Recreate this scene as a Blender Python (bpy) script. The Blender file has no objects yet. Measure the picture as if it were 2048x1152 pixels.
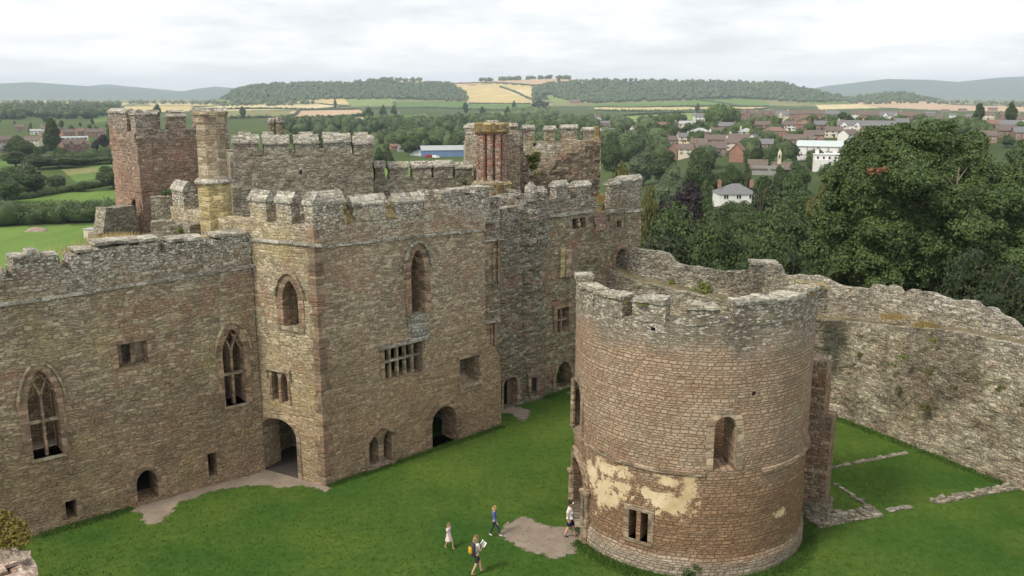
import bpy, bmesh, math, random
import numpy as np
from mathutils import Vector, noise, geometry
R = math.radians
random.seed(7); rng = np.random.default_rng(7)
S = bpy.context.scene; COL = S.collection
# ------------------------------------------------------------------ camera
F = 1763.0; PIT = math.atan(386/F); H = 19.0      # focal length in photo pixels, pitch down, eye height
CP, SP = math.cos(PIT), math.sin(PIT)
cam = bpy.data.cameras.new('camera'); co = bpy.data.objects.new('camera', cam); COL.objects.link(co)
cam.sensor_width = 36; cam.lens = 36*F/2048; cam.clip_end = 60000; cam.clip_start = .1
co.location = (0, 0, H); co.rotation_euler = (math.pi/2-PIT, 0, 0); S.camera = co
S.render.resolution_x = 1024; S.render.resolution_y = 576
# ------------------------------------------------------------------ light
SUN_EL, SUN_AZ = R(48), R(-128)                    # behind the viewer's left shoulder
sd = bpy.data.lights.new('sun', 'SUN'); sd.energy = 1.9; sd.angle = R(11); sd.color = (1, .92, .80)
so = bpy.data.objects.new('sun', sd); COL.objects.link(so)
sv = Vector((math.sin(SUN_AZ)*math.cos(SUN_EL), math.cos(SUN_AZ)*math.cos(SUN_EL), math.sin(SUN_EL)))
so.rotation_euler = sv.to_track_quat('Z', 'Y').to_euler(); so.location = sv*100
W = bpy.data.worlds.new('World'); S.world = W; W.use_nodes = True
S.view_settings.view_transform = 'Standard'; S.view_settings.look = 'None'
S.view_settings.exposure = .74; S.view_settings.gamma = 1
S.cycles.use_denoising = True; S.cycles.volume_bounces = 0; S.cycles.max_bounces = 6
S.cycles.diffuse_bounces = 3; S.cycles.transparent_max_bounces = 4

class NT:
    def __init__(s, tree): s.t = tree; s.L = tree.links
    def n(s, typ, ins=None, **props):
        nd = s.t.nodes.new(typ)
        for k, v in props.items(): setattr(nd, k, v)
        for k, v in (ins or {}).items():
            sock = nd.inputs[k]
            if hasattr(v, 'is_output'): s.L.new(v, sock)
            else:
                if isinstance(v, (tuple, list)) and len(v) == 3 and sock.type == 'RGBA': v = (*v, 1)
                sock.default_value = v
        return nd
    def math(s, op, a, b=0., clamp=False):
        return s.n('ShaderNodeMath', {0: a, 1: b}, operation=op, use_clamp=clamp).outputs[0]
    def mix(s, f, a, b, mode='MIX'):
        return s.n('ShaderNodeMix', {0: f, 6: a, 7: b}, data_type='RGBA', blend_type=mode).outputs[2]
    def mapr(s, v, a, b, c=0., d=1., smooth=False):
        return s.n('ShaderNodeMapRange', {0: v, 1: a, 2: b, 3: c, 4: d}, clamp=True,
                   interpolation_type='SMOOTHSTEP' if smooth else 'LINEAR').outputs[0]
    def noise(s, vec, sc, det=4, rough=.55, dim='3D'):
        return s.n('ShaderNodeTexNoise', {'Vector': vec, 'Scale': sc, 'Detail': det, 'Roughness': rough}, noise_dimensions=dim).outputs[0]
    def vmul(s, v, k): return s.n('ShaderNodeVectorMath', {0: v, 1: k}, operation='MULTIPLY').outputs[0]
    def vadd(s, v, k): return s.n('ShaderNodeVectorMath', {0: v, 1: k}, operation='ADD').outputs[0]

wt = NT(W.node_tree); wt.t.nodes.clear()
sky = wt.n('ShaderNodeTexSky', sky_type='NISHITA', sun_disc=False, sun_elevation=SUN_EL, sun_rotation=SUN_AZ)
tc = wt.n('ShaderNodeTexCoord').outputs['Generated']
sx = wt.n('ShaderNodeSeparateXYZ', {0: tc})
zz = wt.math('ADD', wt.math('ABSOLUTE', sx.outputs[2]), .16)
cv = wt.n('ShaderNodeCombineXYZ', {0: wt.math('DIVIDE', sx.outputs[0], zz), 1: wt.math('DIVIDE', sx.outputs[1], zz), 2: 0.})
c1 = wt.noise(cv.outputs[0], .8, 7, .55); c2 = wt.noise(wt.vadd(cv.outputs[0], (5, 3, 0)), 2.6, 6, .6)
cm = wt.math('ADD', wt.math('MULTIPLY', c1, .65), wt.math('MULTIPLY', c2, .35))
cl = wt.mix(wt.mapr(cm, .40, .58), (.53, .545, .565), (.74, .74, .735))
hz = wt.mapr(sx.outputs[2], -.01, .05, 0, 1, True)
cl = wt.mix(hz, (.70, .71, .72), cl)
b1 = wt.n('ShaderNodeBackground', {0: sky.outputs[0], 1: .1})
b2 = wt.n('ShaderNodeBackground', {0: cl, 1: 1.0})
mx = wt.n('ShaderNodeMixShader', {0: .94, 1: b1.outputs[0], 2: b2.outputs[0]})
wt.n('ShaderNodeOutputWorld', {0: mx.outputs[0]})

# ------------------------------------------------------------------ projection helpers (photo pixels <-> places)
def ray(px, py):
    x = (px-1024)/F; u = -(py-576)/F
    return (x, CP+u*SP, -SP+u*CP)
def gp(px, py, z=0.):                       # where the line of sight meets height z
    d = ray(px, py); t = (z-H)/d[2]; return Vector((d[0]*t, d[1]*t, z))
def at(px, py, Y):                          # ... or depth Y
    d = ray(px, py); t = Y/d[1]; return Vector((d[0]*t, Y, H+d[2]*t))
def proj(x, y, z):
    z = z-H; fw = y*CP-z*SP; u = y*SP+z*CP
    return 1024+F*x/fw, 576-F*u/fw
def z_for(x, y, py):                        # height at (x,y) seen at row py
    k = (576-py)/F; return H + y*(k*CP-SP)/(CP+k*SP)

# ------------------------------------------------------------------ object helpers
ORG = {}
def meta(o, label=None, cat=None, group=None, kind=None):
    if label: o['label'] = label
    if cat: o['category'] = cat
    if group: o['group'] = group
    if kind: o['kind'] = kind
    return o
def thing(name, label, cat, loc=(0, 0, 0), group=None, rz=0):
    o = bpy.data.objects.new(name, None); COL.objects.link(o); o.location = loc; o.rotation_euler = (0, 0, rz)
    o.empty_display_size = .3
    ORG[o.name] = Vector(loc); return meta(o, label, cat, group)
def mesh(name, V, Fc, mat, smooth=False):
    me = bpy.data.meshes.new(name)
    V = np.asarray(V, dtype=np.float32).reshape(-1, 3)
    if isinstance(Fc, np.ndarray):
        k = Fc.shape[1]; n = len(Fc)
        me.vertices.add(len(V)); me.vertices.foreach_set('co', V.ravel())
        me.loops.add(n*k); me.loops.foreach_set('vertex_index', Fc.astype(np.int32).ravel())
        me.polygons.add(n); me.polygons.foreach_set('loop_start', np.arange(0, n*k, k, dtype=np.int32))
        me.update(calc_edges=True)
    else:
        me.from_pydata(V.tolist(), [], Fc)
    if mat: me.materials.append(mat)
    if smooth: me.polygons.foreach_set('use_smooth', np.ones(len(me.polygons), dtype=bool))
    return me
def obj(name, VF, mat, parent=None, smooth=False, loc=None, label=None, **kw):
    V, Fc = VF
    V = np.asarray(V, dtype=np.float64).reshape(-1, 3)
    org = ORG[parent.name] if parent else Vector(loc if loc is not None else (0, 0, 0))
    me = mesh(name, V-np.array(org), Fc, mat, smooth)
    o = bpy.data.objects.new(name, me); COL.objects.link(o)
    if parent: o.parent = parent
    else: o.location = org
    ORG[o.name] = org
    if label: o['label'] = label
    for k, v in kw.items(): o[k] = v
    return o
class MB:
    def __init__(s): s.V = []; s.F = []
    def add(s, V, Fc):
        b = len(s.V); s.V += [tuple(v) for v in V]
        s.F += [tuple(int(i)+b for i in f) for f in Fc]; return s
    def box(s, c, size, rz=0, rough=0):
        cx, cy, cz = c; hx, hy, hz = [a/2 for a in size]; ca, sa = math.cos(rz), math.sin(rz); V = []
        for dz in (-hz, hz):
            for dx, dy in ((-hx, -hy), (hx, -hy), (hx, hy), (-hx, hy)):
                if rough: dx += random.uniform(-rough, rough); dy += random.uniform(-rough, rough)
                V.append((cx+dx*ca-dy*sa, cy+dx*sa+dy*ca, cz+dz+(random.uniform(-rough, rough) if rough else 0)))
        return s.add(V, [(3, 2, 1, 0), (4, 5, 6, 7), (0, 1, 5, 4), (1, 2, 6, 5), (2, 3, 7, 6), (3, 0, 4, 7)])
    def prism(s, poly, z0, z1):                       # poly counter-clockwise
        n = len(poly)
        V = [(p[0], p[1], z0) for p in poly]+[(p[0], p[1], z1) for p in poly]
        return s.add(V, [tuple(range(n-1, -1, -1)), tuple(range(n, 2*n))]+[(i, (i+1) % n, n+(i+1) % n, n+i) for i in range(n)])
    def tube(s, p, q, r0, r1, n=8, cap=True):
        p, q = Vector(p), Vector(q); d = (q-p).normalized(); a = d.orthogonal().normalized(); b = d.cross(a)
        V = [tuple(c+(a*math.cos(t)+b*math.sin(t))*r) for c, r in ((p, r0), (q, r1)) for t in [2*math.pi*i/n for i in range(n)]]
        Fc = [(i, (i+1) % n, n+(i+1) % n, n+i) for i in range(n)]
        if cap: Fc += [tuple(range(n-1, -1, -1)), tuple(range(n, 2*n))]
        return s.add(V, Fc)
    @property
    def vf(s): return (s.V, s.F)
def fbm(p, f, o=3):
    return noise.fractal(Vector(p)*f, 1., 2., o)
def gridbox(fn, nx, ny, nz, amp=0, freq=2.5):
    """subdivided box; fn maps (a,b,c) in 0..1 to a place; roughened by noise"""
    idx = {}; V = []; Fc = []
    def vid(i, j, k):
        if (i, j, k) not in idx:
            p = Vector(fn(i/nx, j/ny, k/nz))
            if amp: p = p+Vector((fbm(p, freq), fbm(p+Vector((9, 1, 4)), freq), fbm(p+Vector((3, 7, 2)), freq)*.8))*amp
            idx[(i, j, k)] = len(V); V.append(tuple(p))
        return idx[(i, j, k)]
    for i in range(nx):
        for j in range(ny):
            for k, fl in ((0, 1), (nz, 0)):
                q = [vid(i, j, k), vid(i+1, j, k), vid(i+1, j+1, k), vid(i, j+1, k)]; Fc.append(tuple(q[::-1] if fl else q))
    for i in range(nx):
        for k in range(nz):
            for j, fl in ((0, 0), (ny, 1)):
                q = [vid(i, j, k), vid(i+1, j, k), vid(i+1, j, k+1), vid(i, j, k+1)]; Fc.append(tuple(q[::-1] if fl else q))
    for j in range(ny):
        for k in range(nz):
            for i, fl in ((0, 1), (nx, 0)):
                q = [vid(i, j, k), vid(i, j+1, k), vid(i, j+1, k+1), vid(i, j, k+1)]; Fc.append(tuple(q[::-1] if fl else q))
    return V, Fc
def smst(x): x = np.clip(x, 0, 1); return x*x*(3-2*x)
def in_poly(X, Y, poly):
    X = np.asarray(X); Y = np.asarray(Y); c = np.zeros(X.shape, bool); n = len(poly); j = n-1
    for i in range(n):
        xi, yi = poly[i]; xj, yj = poly[j]
        if yi != yj: c ^= ((yi > Y) != (yj > Y)) & (X < (xj-xi)*(Y-yi)/(yj-yi)+xi)
        j = i
    return c

# ------------------------------------------------------------------ materials
def new_mat(name):
    m = bpy.data.materials.new(name); m.use_nodes = True; m.node_tree.nodes.clear(); return m, NT(m.node_tree)
def finish(t, col, rough=.9, bump=None, bs=.5, bd=.05, spec=.2, metal=0., alpha=None, sub=None):
    ins = {'Base Color': col, 'Roughness': rough, 'Metallic': metal, 'Specular IOR Level': spec}
    if bump is not None:
        b = t.n('ShaderNodeBump', {'Strength': bs, 'Distance': bd, 'Height': bump}); ins['Normal'] = b.outputs[0]
    p = t.n('ShaderNodeBsdfPrincipled', ins)
    t.n('ShaderNodeOutputMaterial', {0: p.outputs[0]})
def plain(name, c, rough=.8, var=.15, sc=3., spec=.2, metal=0., bs=.2):
    m, t = new_mat(name)
    P = t.n('ShaderNodeTexCoord').outputs['Object']; nz = t.noise(P, sc, 4)
    col = t.mix(t.mapr(nz, .3, .7), tuple(x*(1-var) for x in c), tuple(min(1, x*(1+var)) for x in c))
    finish(t, col, rough, nz, bs, .02, spec, metal); return m
GREY = [(.25, .235, .20), (.40, .385, .33), (.15, .14, .12)]
def stone(name, pal, zl, zh, lich=.5, red=(.36, .20, .135), redamt=.35, coarse=1., stain=.5, low=None, yellow=0., rub=1., cool=1., mac=.34):
    """coursed rubble: every stone its own tone, deep joints; grey and lichen-spotted towards the wall head"""
    m, t = new_mat(name)
    P = t.n('ShaderNodeNewGeometry').outputs['Position']
    sp = t.n('ShaderNodeSeparateXYZ', {0: P}); z = sp.outputs[2]
    wn = t.n('ShaderNodeTexNoise', {'Vector': P, 'Scale': 5., 'Detail': 3.}).outputs[1]; wp = t.vadd(P, t.vmul(t.vadd(wn, (-.5, -.5, -.5)), (.16, .16, .07)))
    zn = t.math('ADD', t.n('ShaderNodeSeparateXYZ', {0: wp}).outputs[2], t.math('MULTIPLY', t.math('SUBTRACT', t.noise(P, .7, 3), .5), .5))
    zk = t.math('MULTIPLY', zn, 10.6*coarse); zk = t.math('ADD', zk, t.math('MULTIPLY', t.math('SINE', t.math('MULTIPLY', zk, 1.31)), .42))
    row = t.math('FLOOR', zk); fr = t.math('FRACT', zk); hd = t.math('MINIMUM', fr, t.math('SUBTRACT', 1., fr))
    rv = t.n('ShaderNodeCombineXYZ', {0: t.math('MULTIPLY', row, 3.73), 1: t.math('MULTIPLY', row, 1.91), 2: t.math('MULTIPLY', row, 7.31)}).outputs[0]
    vs = t.vadd(t.vmul(wp, (3.3*coarse, 3.3*coarse, 0)), rv)
    vo = t.n('ShaderNodeTexVoronoi', {'Vector': vs, 'Scale': 1., 'Randomness': .95})
    ve = t.n('ShaderNodeTexVoronoi', {'Vector': vs, 'Scale': 1., 'Randomness': .95}, feature='DISTANCE_TO_EDGE').outputs[0]
    ve = t.math('MINIMUM', ve, t.math('MULTIPLY', hd, .75))
    cc = t.n('ShaderNodeSeparateColor', {0: vo.outputs['Color']}); r1, r2 = cc.outputs[0], cc.outputs[1]
    big = t.noise(P, .35, 5, .6); big2 = t.noise(t.vadd(P, (31, 7, 3)), .6, 5, .62); fine = t.noise(P, 9., 4, .65)
    rmp = t.n('ShaderNodeValToRGB', {0: r1}); e = rmp.color_ramp.elements
    e[0].position = 0; e[0].color = (*[c*.74 for c in pal[0]], 1); e[1].position = 1; e[1].color = (*[min(1, c*1.16) for c in pal[1]], 1)
    q = e.new(.35); q.color = (*pal[0], 1); q = e.new(.75); q.color = (*pal[1], 1)
    col = rmp.outputs[0]
    rd = t.math('MULTIPLY', t.mapr(t.math('ADD', big2, t.math('MULTIPLY', t.math('SUBTRACT', r2, .5), .22)), .50, .66), redamt*1.6, True)
    col = t.mix(rd, col, tuple(red))
    if low:
        lf = t.mapr(t.math('ADD', z, t.math('MULTIPLY', t.math('SUBTRACT', big, .5), 7.)), low[1], low[2], 1., 0., True)
        col = t.mix(t.math('MULTIPLY', lf, .75), col, t.mix(r1, tuple(c*.8 for c in low[0]), tuple(c*1.25 for c in low[0])))
    if yellow:
        yf = t.mapr(t.noise(t.vadd(P, (3, 44, 9)), .5, 4), .52, .66, 0, yellow); col = t.mix(yf, col, (.42, .34, .15))
    uz = t.mapr(t.math('ADD', z, t.math('MULTIPLY', t.math('SUBTRACT', big, .5), 5.)), zl, zh, 0, 1, True)
    gr = t.n('ShaderNodeValToRGB', {0: r1}); e = gr.color_ramp.elements
    e[0].color = (*GREY[2], 1); e[1].color = (*GREY[1], 1); q = e.new(.5); q.color = (*GREY[0], 1)
    col = t.mix(t.math('MULTIPLY', uz, .7), col, gr.outputs[0])
    # runs of dark weathering below the wall head and on damp places
    st = t.noise(t.vmul(P, (1., 1., .22)), 1.1, 5, .6)
    sf = t.math('MULTIPLY', t.mapr(st, .50, .70), t.math('ADD', t.math('MULTIPLY', uz, .6), .35)); col = t.mix(t.math('MULTIPLY', sf, stain*.85), col, (.10, .09, .07))
    mc = t.mapr(t.noise(t.vadd(t.vmul(P, (1., 1., .6)), (17, 3, 5)), .24, 4, .55), .46, .60, 0, mac, True); col = t.mix(mc, col, t.mix(1., col, (.50, .48, .46), 'MULTIPLY'))
    # white lichen spots
    lv = t.n('ShaderNodeTexVoronoi', {'Vector': t.vmul(wp, (3.4, 3.4, 6.)), 'Scale': 3.1, 'Randomness': 1.}).outputs['Color']
    ls = t.n('ShaderNodeSeparateColor', {0: lv}).outputs[1]
    lm = t.mapr(t.math('ADD', ls, t.math('MULTIPLY', t.math('SUBTRACT', fine, .5), .8)), .72, .86)
    la = t.math('ADD', t.math('MULTIPLY', uz, lich), .14*lich)
    col = t.mix(t.math('MULTIPLY', lm, la, True), col, (.66, .65, .59))
    # ochre lichen on the heads
    ol = t.math('MULTIPLY', t.mapr(t.noise(t.vadd(P, (8, 8, 8)), 1.3, 5, .7), .60, .68), t.math('MULTIPLY', uz, .5)); col = t.mix(ol, col, (.36, .27, .08))
    col = t.mix(t.mapr(fine, .25, .75), t.mix(1., col, (.88, .88, .88), 'MULTIPLY'), t.mix(1., col, (1.24, 1.22, 1.18), 'MULTIPLY'))
    jt = t.mapr(t.math('ADD', ve, t.math('MULTIPLY', t.math('SUBTRACT', fine, .5), .10)), .0, .10)
    col = t.mix(t.math('MULTIPLY', t.math('SUBTRACT', 1., jt), .42), col, (.105, .088, .065))
    if cool != 1.: col = t.mix(1., col, (cool, cool, cool), 'MULTIPLY')
    hgt = t.math('ADD', t.math('MULTIPLY', t.mapr(ve, 0, .16), t.math('ADD', .45, t.math('MULTIPLY', r2, .9))), t.math('MULTIPLY', fine, .45))
    hgt = t.math('ADD', hgt, t.math('MULTIPLY', t.noise(t.vmul(P, (1.2, 1.2, 3.2)), 1.6, 5, .6), 1.1*rub))
    finish(t, col, .95, hgt, .78, .08*rub, .1); return m
OLIVE = [(.30, .25, .17), (.455, .388, .27)]
BUFF = [(.30, .235, .155), (.45, .37, .25)]
M = {}
M['hall'] = stone('hall rubble', [(.285, .236, .158), (.435, .362, .245)], 9.6, 12.5, .8, redamt=.42, low=((.34, .235, .145), 1, 8.5), yellow=.35, rub=1.1, cool=.97)
M['block'] = stone('block rubble', OLIVE, 11.6, 13.8, 1., redamt=.34, low=((.38, .262, .155), 3., 9.), rub=.8)
M['blockside'] = stone('block side rubble', [(.33, .28, .18), (.49, .425, .285)], 12.4, 15., 1., redamt=.32, low=((.40, .29, .175), 3.5, 8.), yellow=.5, rub=.6)
M['mid'] = stone('north range rubble', [(.25, .22, .15), (.40, .36, .255)], 10.6, 13.5, .6, redamt=.55, rub=1.6, coarse=.85, stain=.6)
M['turret'] = stone('turret rubble', [(.22, .20, .145), (.37, .34, .26)], 7., 12.5, .55, redamt=.4, rub=2.2, coarse=.75, stain=.6)
M['back'] = stone('rear rubble', [(.24, .22, .165), (.38, .355, .275)], 14.6, 17.5, .75, redamt=.12, rub=.8)
M['red'] = stone('red sandstone', [(.28, .21, .155), (.40, .305, .23)], 15.2, 18., .35, red=(.37, .22, .16), redamt=.6, coarse=.8, low=((.36, .235, .175), 11.5, 15.), rub=1.1, stain=.8)
M['gardin'] = stone('inner garderobe rubble', [(.37, .345, .27), (.52, .49, .40)], 14.5, 17.5, .8, redamt=.2, rub=.8, coarse=.7, yellow=.4)
M['gardf'] = stone('broken garderobe core', [(.21, .17, .12), (.33, .275, .20)], 30, 50, .5, redamt=.35, rub=2.2, coarse=.9, stain=.8)
M['gard'] = stone('garderobe rubble', [(.32, .275, .19), (.46, .40, .29)], 14.4, 17.5, .8, redamt=.3, rub=1.6, yellow=.5)
M['curtain'] = stone('curtain rubble', [(.32, .29, .21), (.50, .455, .345)], 4.6, 8.6, .45, redamt=.2, rub=1.3, mac=.85, stain=1.0, coarse=1.12, yellow=.2)
M['cope'] = stone('coping stone', [(.31, .29, .22), (.45, .42, .335)], -5, 2, .45, redamt=.0, rub=.5, coarse=.5, stain=.25)
def ashlar(name, c, c2, bw=.55, bh=.28):
    m, t = new_mat(name); P = t.n('ShaderNodeNewGeometry').outputs['Position']
    s = t.n('ShaderNodeSeparateXYZ', {0: P}); u = t.math('ADD', s.outputs[0], t.math('MULTIPLY', s.outputs[1], .83))
    uv = t.n('ShaderNodeCombineXYZ', {0: u, 1: s.outputs[2], 2: 0.}).outputs[0]
    br = t.n('ShaderNodeTexBrick', {'Vector': uv, 'Color1': (0, 0, 0), 'Color2': (1, 1, 1), 'Mortar': (.5, .5, .5), 'Scale': 1., 'Mortar Size': .012, 'Brick Width': bw, 'Row Height': bh})
    nz = t.noise(P, 2.2, 6, .65); fn = t.noise(P, 14, 4)
    col = t.mix(t.math('ADD', t.math('MULTIPLY', br.outputs[0], .45), t.math('MULTIPLY', nz, .55)), c, c2)
    col = t.mix(t.mapr(nz, .55, .75, 0, .6), col, (.14, .115, .085))
    col = t.mix(t.math('MULTIPLY', br.outputs['Fac'], .4), col, (.12, .09, .06))
    col = t.mix(t.mapr(fn, .6, .75, 0, .35), col, (.5, .47, .4))
    finish(t, col, .9, t.math('ADD', t.math('MULTIPLY', br.outputs['Fac'], -.5), fn), .6, .03, .1); return m
def worn(name, a, b, c=.5, **k): return stone(name, [a, b], k.pop('zl', 40), 50, k.pop('l', .7), redamt=k.pop('ra', .15), coarse=c, rub=.5, stain=.6)
M['dress'] = worn('dressed red sandstone', (.225, .155, .102), (.35, .25, .168))
M['dressgrey'] = worn('dressed grey sandstone', (.25, .21, .14), (.37, .32, .22))
M['chim'] = worn('chimney sandstone', (.26, .21, .14), (.38, .315, .22), .55, l=1.)
M['yellowash'] = worn('yellow sandstone', (.34, .275, .135), (.46, .38, .20), .6, ra=0)
M['buffash'] = worn('buff sandstone', (.25, .19, .13), (.38, .30, .21), .5)
M['quoin'] = worn('quoin sandstone', (.215, .15, .10), (.325, .24, .16), .3, ra=.3)
M['brick'] = stone('weathered red brick', [(.25, .165, .125), (.42, .31, .24)], 40, 50, 2.6, red=(.36, .17, .11), redamt=.8, coarse=1.05, rub=.8, stain=.8)
M['ochre'] = worn('ochre lichened stone', (.235, .175, .075), (.37, .30, .155), .6, ra=.0)
M['dark'] = plain('shaded plaster', (.10, .085, .07), .95)
M['shadetyre'] = plain('opening shade and tyre black', (.03, .028, .028), .6)  # tyre black, also the painted shade filling the turret openings
M['slab'] = plain('shade darkened floor', (.07, .06, .05), .95, .2, .6)  # shade put into the colour: near-black floors behind the openings

# ------------------------------------------------------------------ wall builder
class Wall:
    def __init__(s, P0, P1):
        s.p = Vector((P0[0], P0[1], 0)); q = Vector((P1[0], P1[1], 0)); s.u = (q-s.p).normalized(); s.len = (q-s.p).length
        n = Vector((s.u.y, -s.u.x, 0)); s.n = n if n.dot(-s.p) > 0 else -n
    def px(s, x, y):
        d = Vector(ray(x, y)); o = Vector((0, 0, H)); dn = d.dot(s.n); t = (s.p-Vector((0, 0, 0))).dot(s.n)/dn
        P = o+d*t; return ((P-s.p).dot(s.u), P.z)
    def pxs(s, L): return [s.px(*q) for q in L]
    def pt(s, a, z, off=0.): return s.p+s.u*a+s.n*off+Vector((0, 0, z))
    def skin(s, outline, holes=(), thick=1.2, step=.3, amp=.05, off=0.):
        """a wall of real thickness with real openings, its face roughened"""
        def dens(poly):
            out = []
            for i in range(len(poly)):
                a = Vector(poly[i]); b = Vector(poly[(i+1) % len(poly)]); n = max(1, int((b-a).length/step))
                out += [tuple(a.lerp(b, k/n)) for k in range(n)]
            return out
        polys = [dens(outline)]+[dens(h) for h in holes]
        pts = []; edges = []
        for p in polys:
            b = len(pts); pts += p; edges += [(b+i, b+(i+1) % len(p)) for i in range(len(p))]
        nb = len(pts)
        o = np.array(outline); gx = np.arange(o[:, 0].min()+step*.5, o[:, 0].max(), step); gz = np.arange(o[:, 1].min()+step*.5, o[:, 1].max(), step)
        X, Z = np.meshgrid(gx, gz); X = X+rng.uniform(-.2, .2, X.shape)*step; Z = Z+rng.uniform(-.2, .2, Z.shape)*step
        ok = in_poly(X, Z, outline)
        for h in holes: ok &= ~in_poly(X, Z, h)
        bp = np.array(pts)
        G = np.stack([X[ok], Z[ok]], 1)
        if len(G):
            d2 = ((G[:, None, :]-bp[None])**2).sum(2).min(1) if len(G)*len(bp) < 3e7 else np.ones(len(G))
            G = G[d2 > (step*.35)**2]; pts += [tuple(g) for g in G]
        res = geometry.delaunay_2d_cdt([Vector(p) for p in pts], edges, [], 0, 1e-5)
        V2 = [tuple(v) for v in res[0]]; T = [list(f) for f in res[2]]
        A = np.array(V2); C = np.array([A[f].mean(0) for f in T]); ok = in_poly(C[:, 0], C[:, 1], outline)
        for h in holes: ok &= ~in_poly(C[:, 0], C[:, 1], h)
        T = [f for f, k in zip(T, ok) if k]; n = len(V2)
        cnt = {}
        for f in T:
            a = A[f]; ar = (a[1][0]-a[0][0])*(a[2][1]-a[0][1])-(a[1][1]-a[0][1])*(a[2][0]-a[0][0])
            if ar < 0: f.reverse()
            for i in range(3): cnt[(f[i], f[(i+1) % 3])] = 1
        side = (s.u.cross(Vector((0, 0, 1)))).dot(s.n) > 0     # ccw in (s,z) faces u x z
        V = []
        for a, z in V2:
            P = s.pt(a, z, off); d = fbm(P, .9, 4)*amp*1.2+fbm(P*1., 3.1, 2)*amp*.5; V.append(tuple(P+s.n*d))
        for a, z in V2:
            P = s.pt(a, z, off-thick); V.append(tuple(P+s.n*(fbm(P, 1.1)*amp)))
        Fc = []
        for f in T:
            g = f if side else f[::-1]; Fc.append(tuple(g)); Fc.append(tuple(i+n for i in g[::-1]))
        for (a, b) in cnt:
            if (b, a) not in cnt:
                q = (b, a, a+n, b+n); Fc.append(q if side else q[::-1])
        return V, Fc
    def box(s, mb, s0, s1, z0, z1, o0, o1):
        c = [s.pt(a, z, o) for z in (z0, z1) for a, o in ((s0, o0), (s1, o0), (s1, o1), (s0, o1))]
        mb.add(c, [(3, 2, 1, 0), (4, 5, 6, 7), (0, 1, 5, 4), (1, 2, 6, 5), (2, 3, 7, 6), (3, 0, 4, 7)])
    def bar(s, mb, a, b, w, o0, o1):
        """a moulded bar in the plane of the wall from a to b (s,z)"""
        a = Vector(a); b = Vector(b); d = (b-a).normalized(); n = Vector((-d.y, d.x))*w/2
        c = [a-n, b-n, b+n, a+n]; V = [s.pt(p.x, p.y, o) for o in (o0, o1) for p in c]
        k = .3
        V += [s.pt(*(p-(q*k)), o1+(w*.35)) for p, q in zip(c, (-n, -n, n, n))]
        mb.add(V, [(0, 1, 2, 3), (0, 1, 5, 4), (1, 2, 6, 5), (2, 3, 7, 6), (3, 0, 4, 7), (4, 5, 9, 8), (5, 6, 10, 9), (6, 7, 11, 10), (7, 4, 8, 11), (8, 9, 10, 11)])
    def path(s, mb, pts, w, o0, o1):
        for a, b in zip(pts, pts[1:]): s.bar(mb, a, b, w, o0, o1)
def arch(s0, s1, z0, zs, za, n=7, kind='point', sk=0.):
    """outline of an opening, up the left jamb, over the head, down the right jamb; sk = slope of the sill"""
    out = [(s0, z0)]
    m = (s0+s1)/2; w = (s1-s0)/2
    for i in range(2*n+1):
        t = i/n-1       # -1..1
        if kind == 'point': y = (1-abs(t)**1.7)**.75 if abs(t) < 1 else 0
        elif kind == 'round': y = math.sqrt(max(0, 1-t*t))
        elif kind == 'four': y = (1-abs(t)**2.6)**.6*.75+(1-abs(t))*.25 if abs(t) < 1 else 0
        else: y = 0
        if kind == 'flat':
            if i in (0, 2*n): out.append((m+w*t, za))
            continue
        tt = t
        out.append((m+w*tt, zs+(za-zs)*y))
    out.append((s1, z0+sk))
    return out
def rect(s0, s1, z0, z1): return [(s0, z0), (s0, z1), (s1, z1), (s1, z0)]
def grow(poly, d, bot=0.):
    c = Vector((sum(p[0] for p in poly)/len(poly), 0)); out = []; n = len(poly)
    for i, p in enumerate(poly):
        a = Vector(poly[max(0, i-1)]); b = Vector(poly[min(n-1, i+1)]); t = (b-a).normalized(); nn = Vector((-t.y, t.x))
        if i == 0: nn = Vector((-1, 0))
        if i == n-1: nn = Vector((1, 0))
        q = Vector(p)+nn*d
        if 0 < i < n-1 and len(poly) == 4: q = Vector(p)+Vector((-d if i == 1 else d, d))
        out.append((q.x, q.y-(bot if i in (0, n-1) else 0)))
    return out
def surround(W, inner, w=.22, proud=.045, depth=.35, bot=0.):
    outer = grow(inner, w, bot); n = len(inner); V = []
    ir = [(p[0]+random.uniform(-.0, .0), p[1]) for p in inner]
    outer = [(p[0]+(random.choice((-.05, .08)) if 0 < i < n-1 or True else 0)*(1 if p[0] > inner[n//2][0] else -1)*(i % 2), p[1]) for i, p in enumerate(outer)]
    for p in outer: V.append(W.pt(*p, -.08))
    for p in outer: V.append(W.pt(*p, proud))
    for p in ir: V.append(W.pt(*p, proud))
    for p in ir: V.append(W.pt(p[0]+(.04 if p[0] < inner[n//2][0] else -.04), p[1], -depth))
    Fc = [(r*n+i, r*n+i+1, (r+1)*n+i+1, (r+1)*n+i) for r in range(3) for i in range(n-1)]
    return V, Fc
def jag(pts, step=.35, amp=.09, seed=0):
    """a ruined wall head: level runs of stone stepping up and down along the given line"""
    rr = random.Random(seed); out = []
    for a, b in zip(pts, pts[1:]):
        L = abs(b[0]-a[0]); n = int(L/step)
        if n < 1 or abs(b[1]-a[1]) > L*1.5: out.append(a); continue
        out.append(a); x = a[0]
        for k in range(n):
            x1 = a[0]+(b[0]-a[0])*(k+1)/n; zc = a[1]+(b[1]-a[1])*(k+.5)/n+rr.uniform(-amp, amp)
            out.append((x+(x1-x)*.04, zc)); out.append((x1-(x1-x)*.04, zc+rr.uniform(-.02, .02))); x = x1
    out.append(pts[-1]); return out
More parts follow.
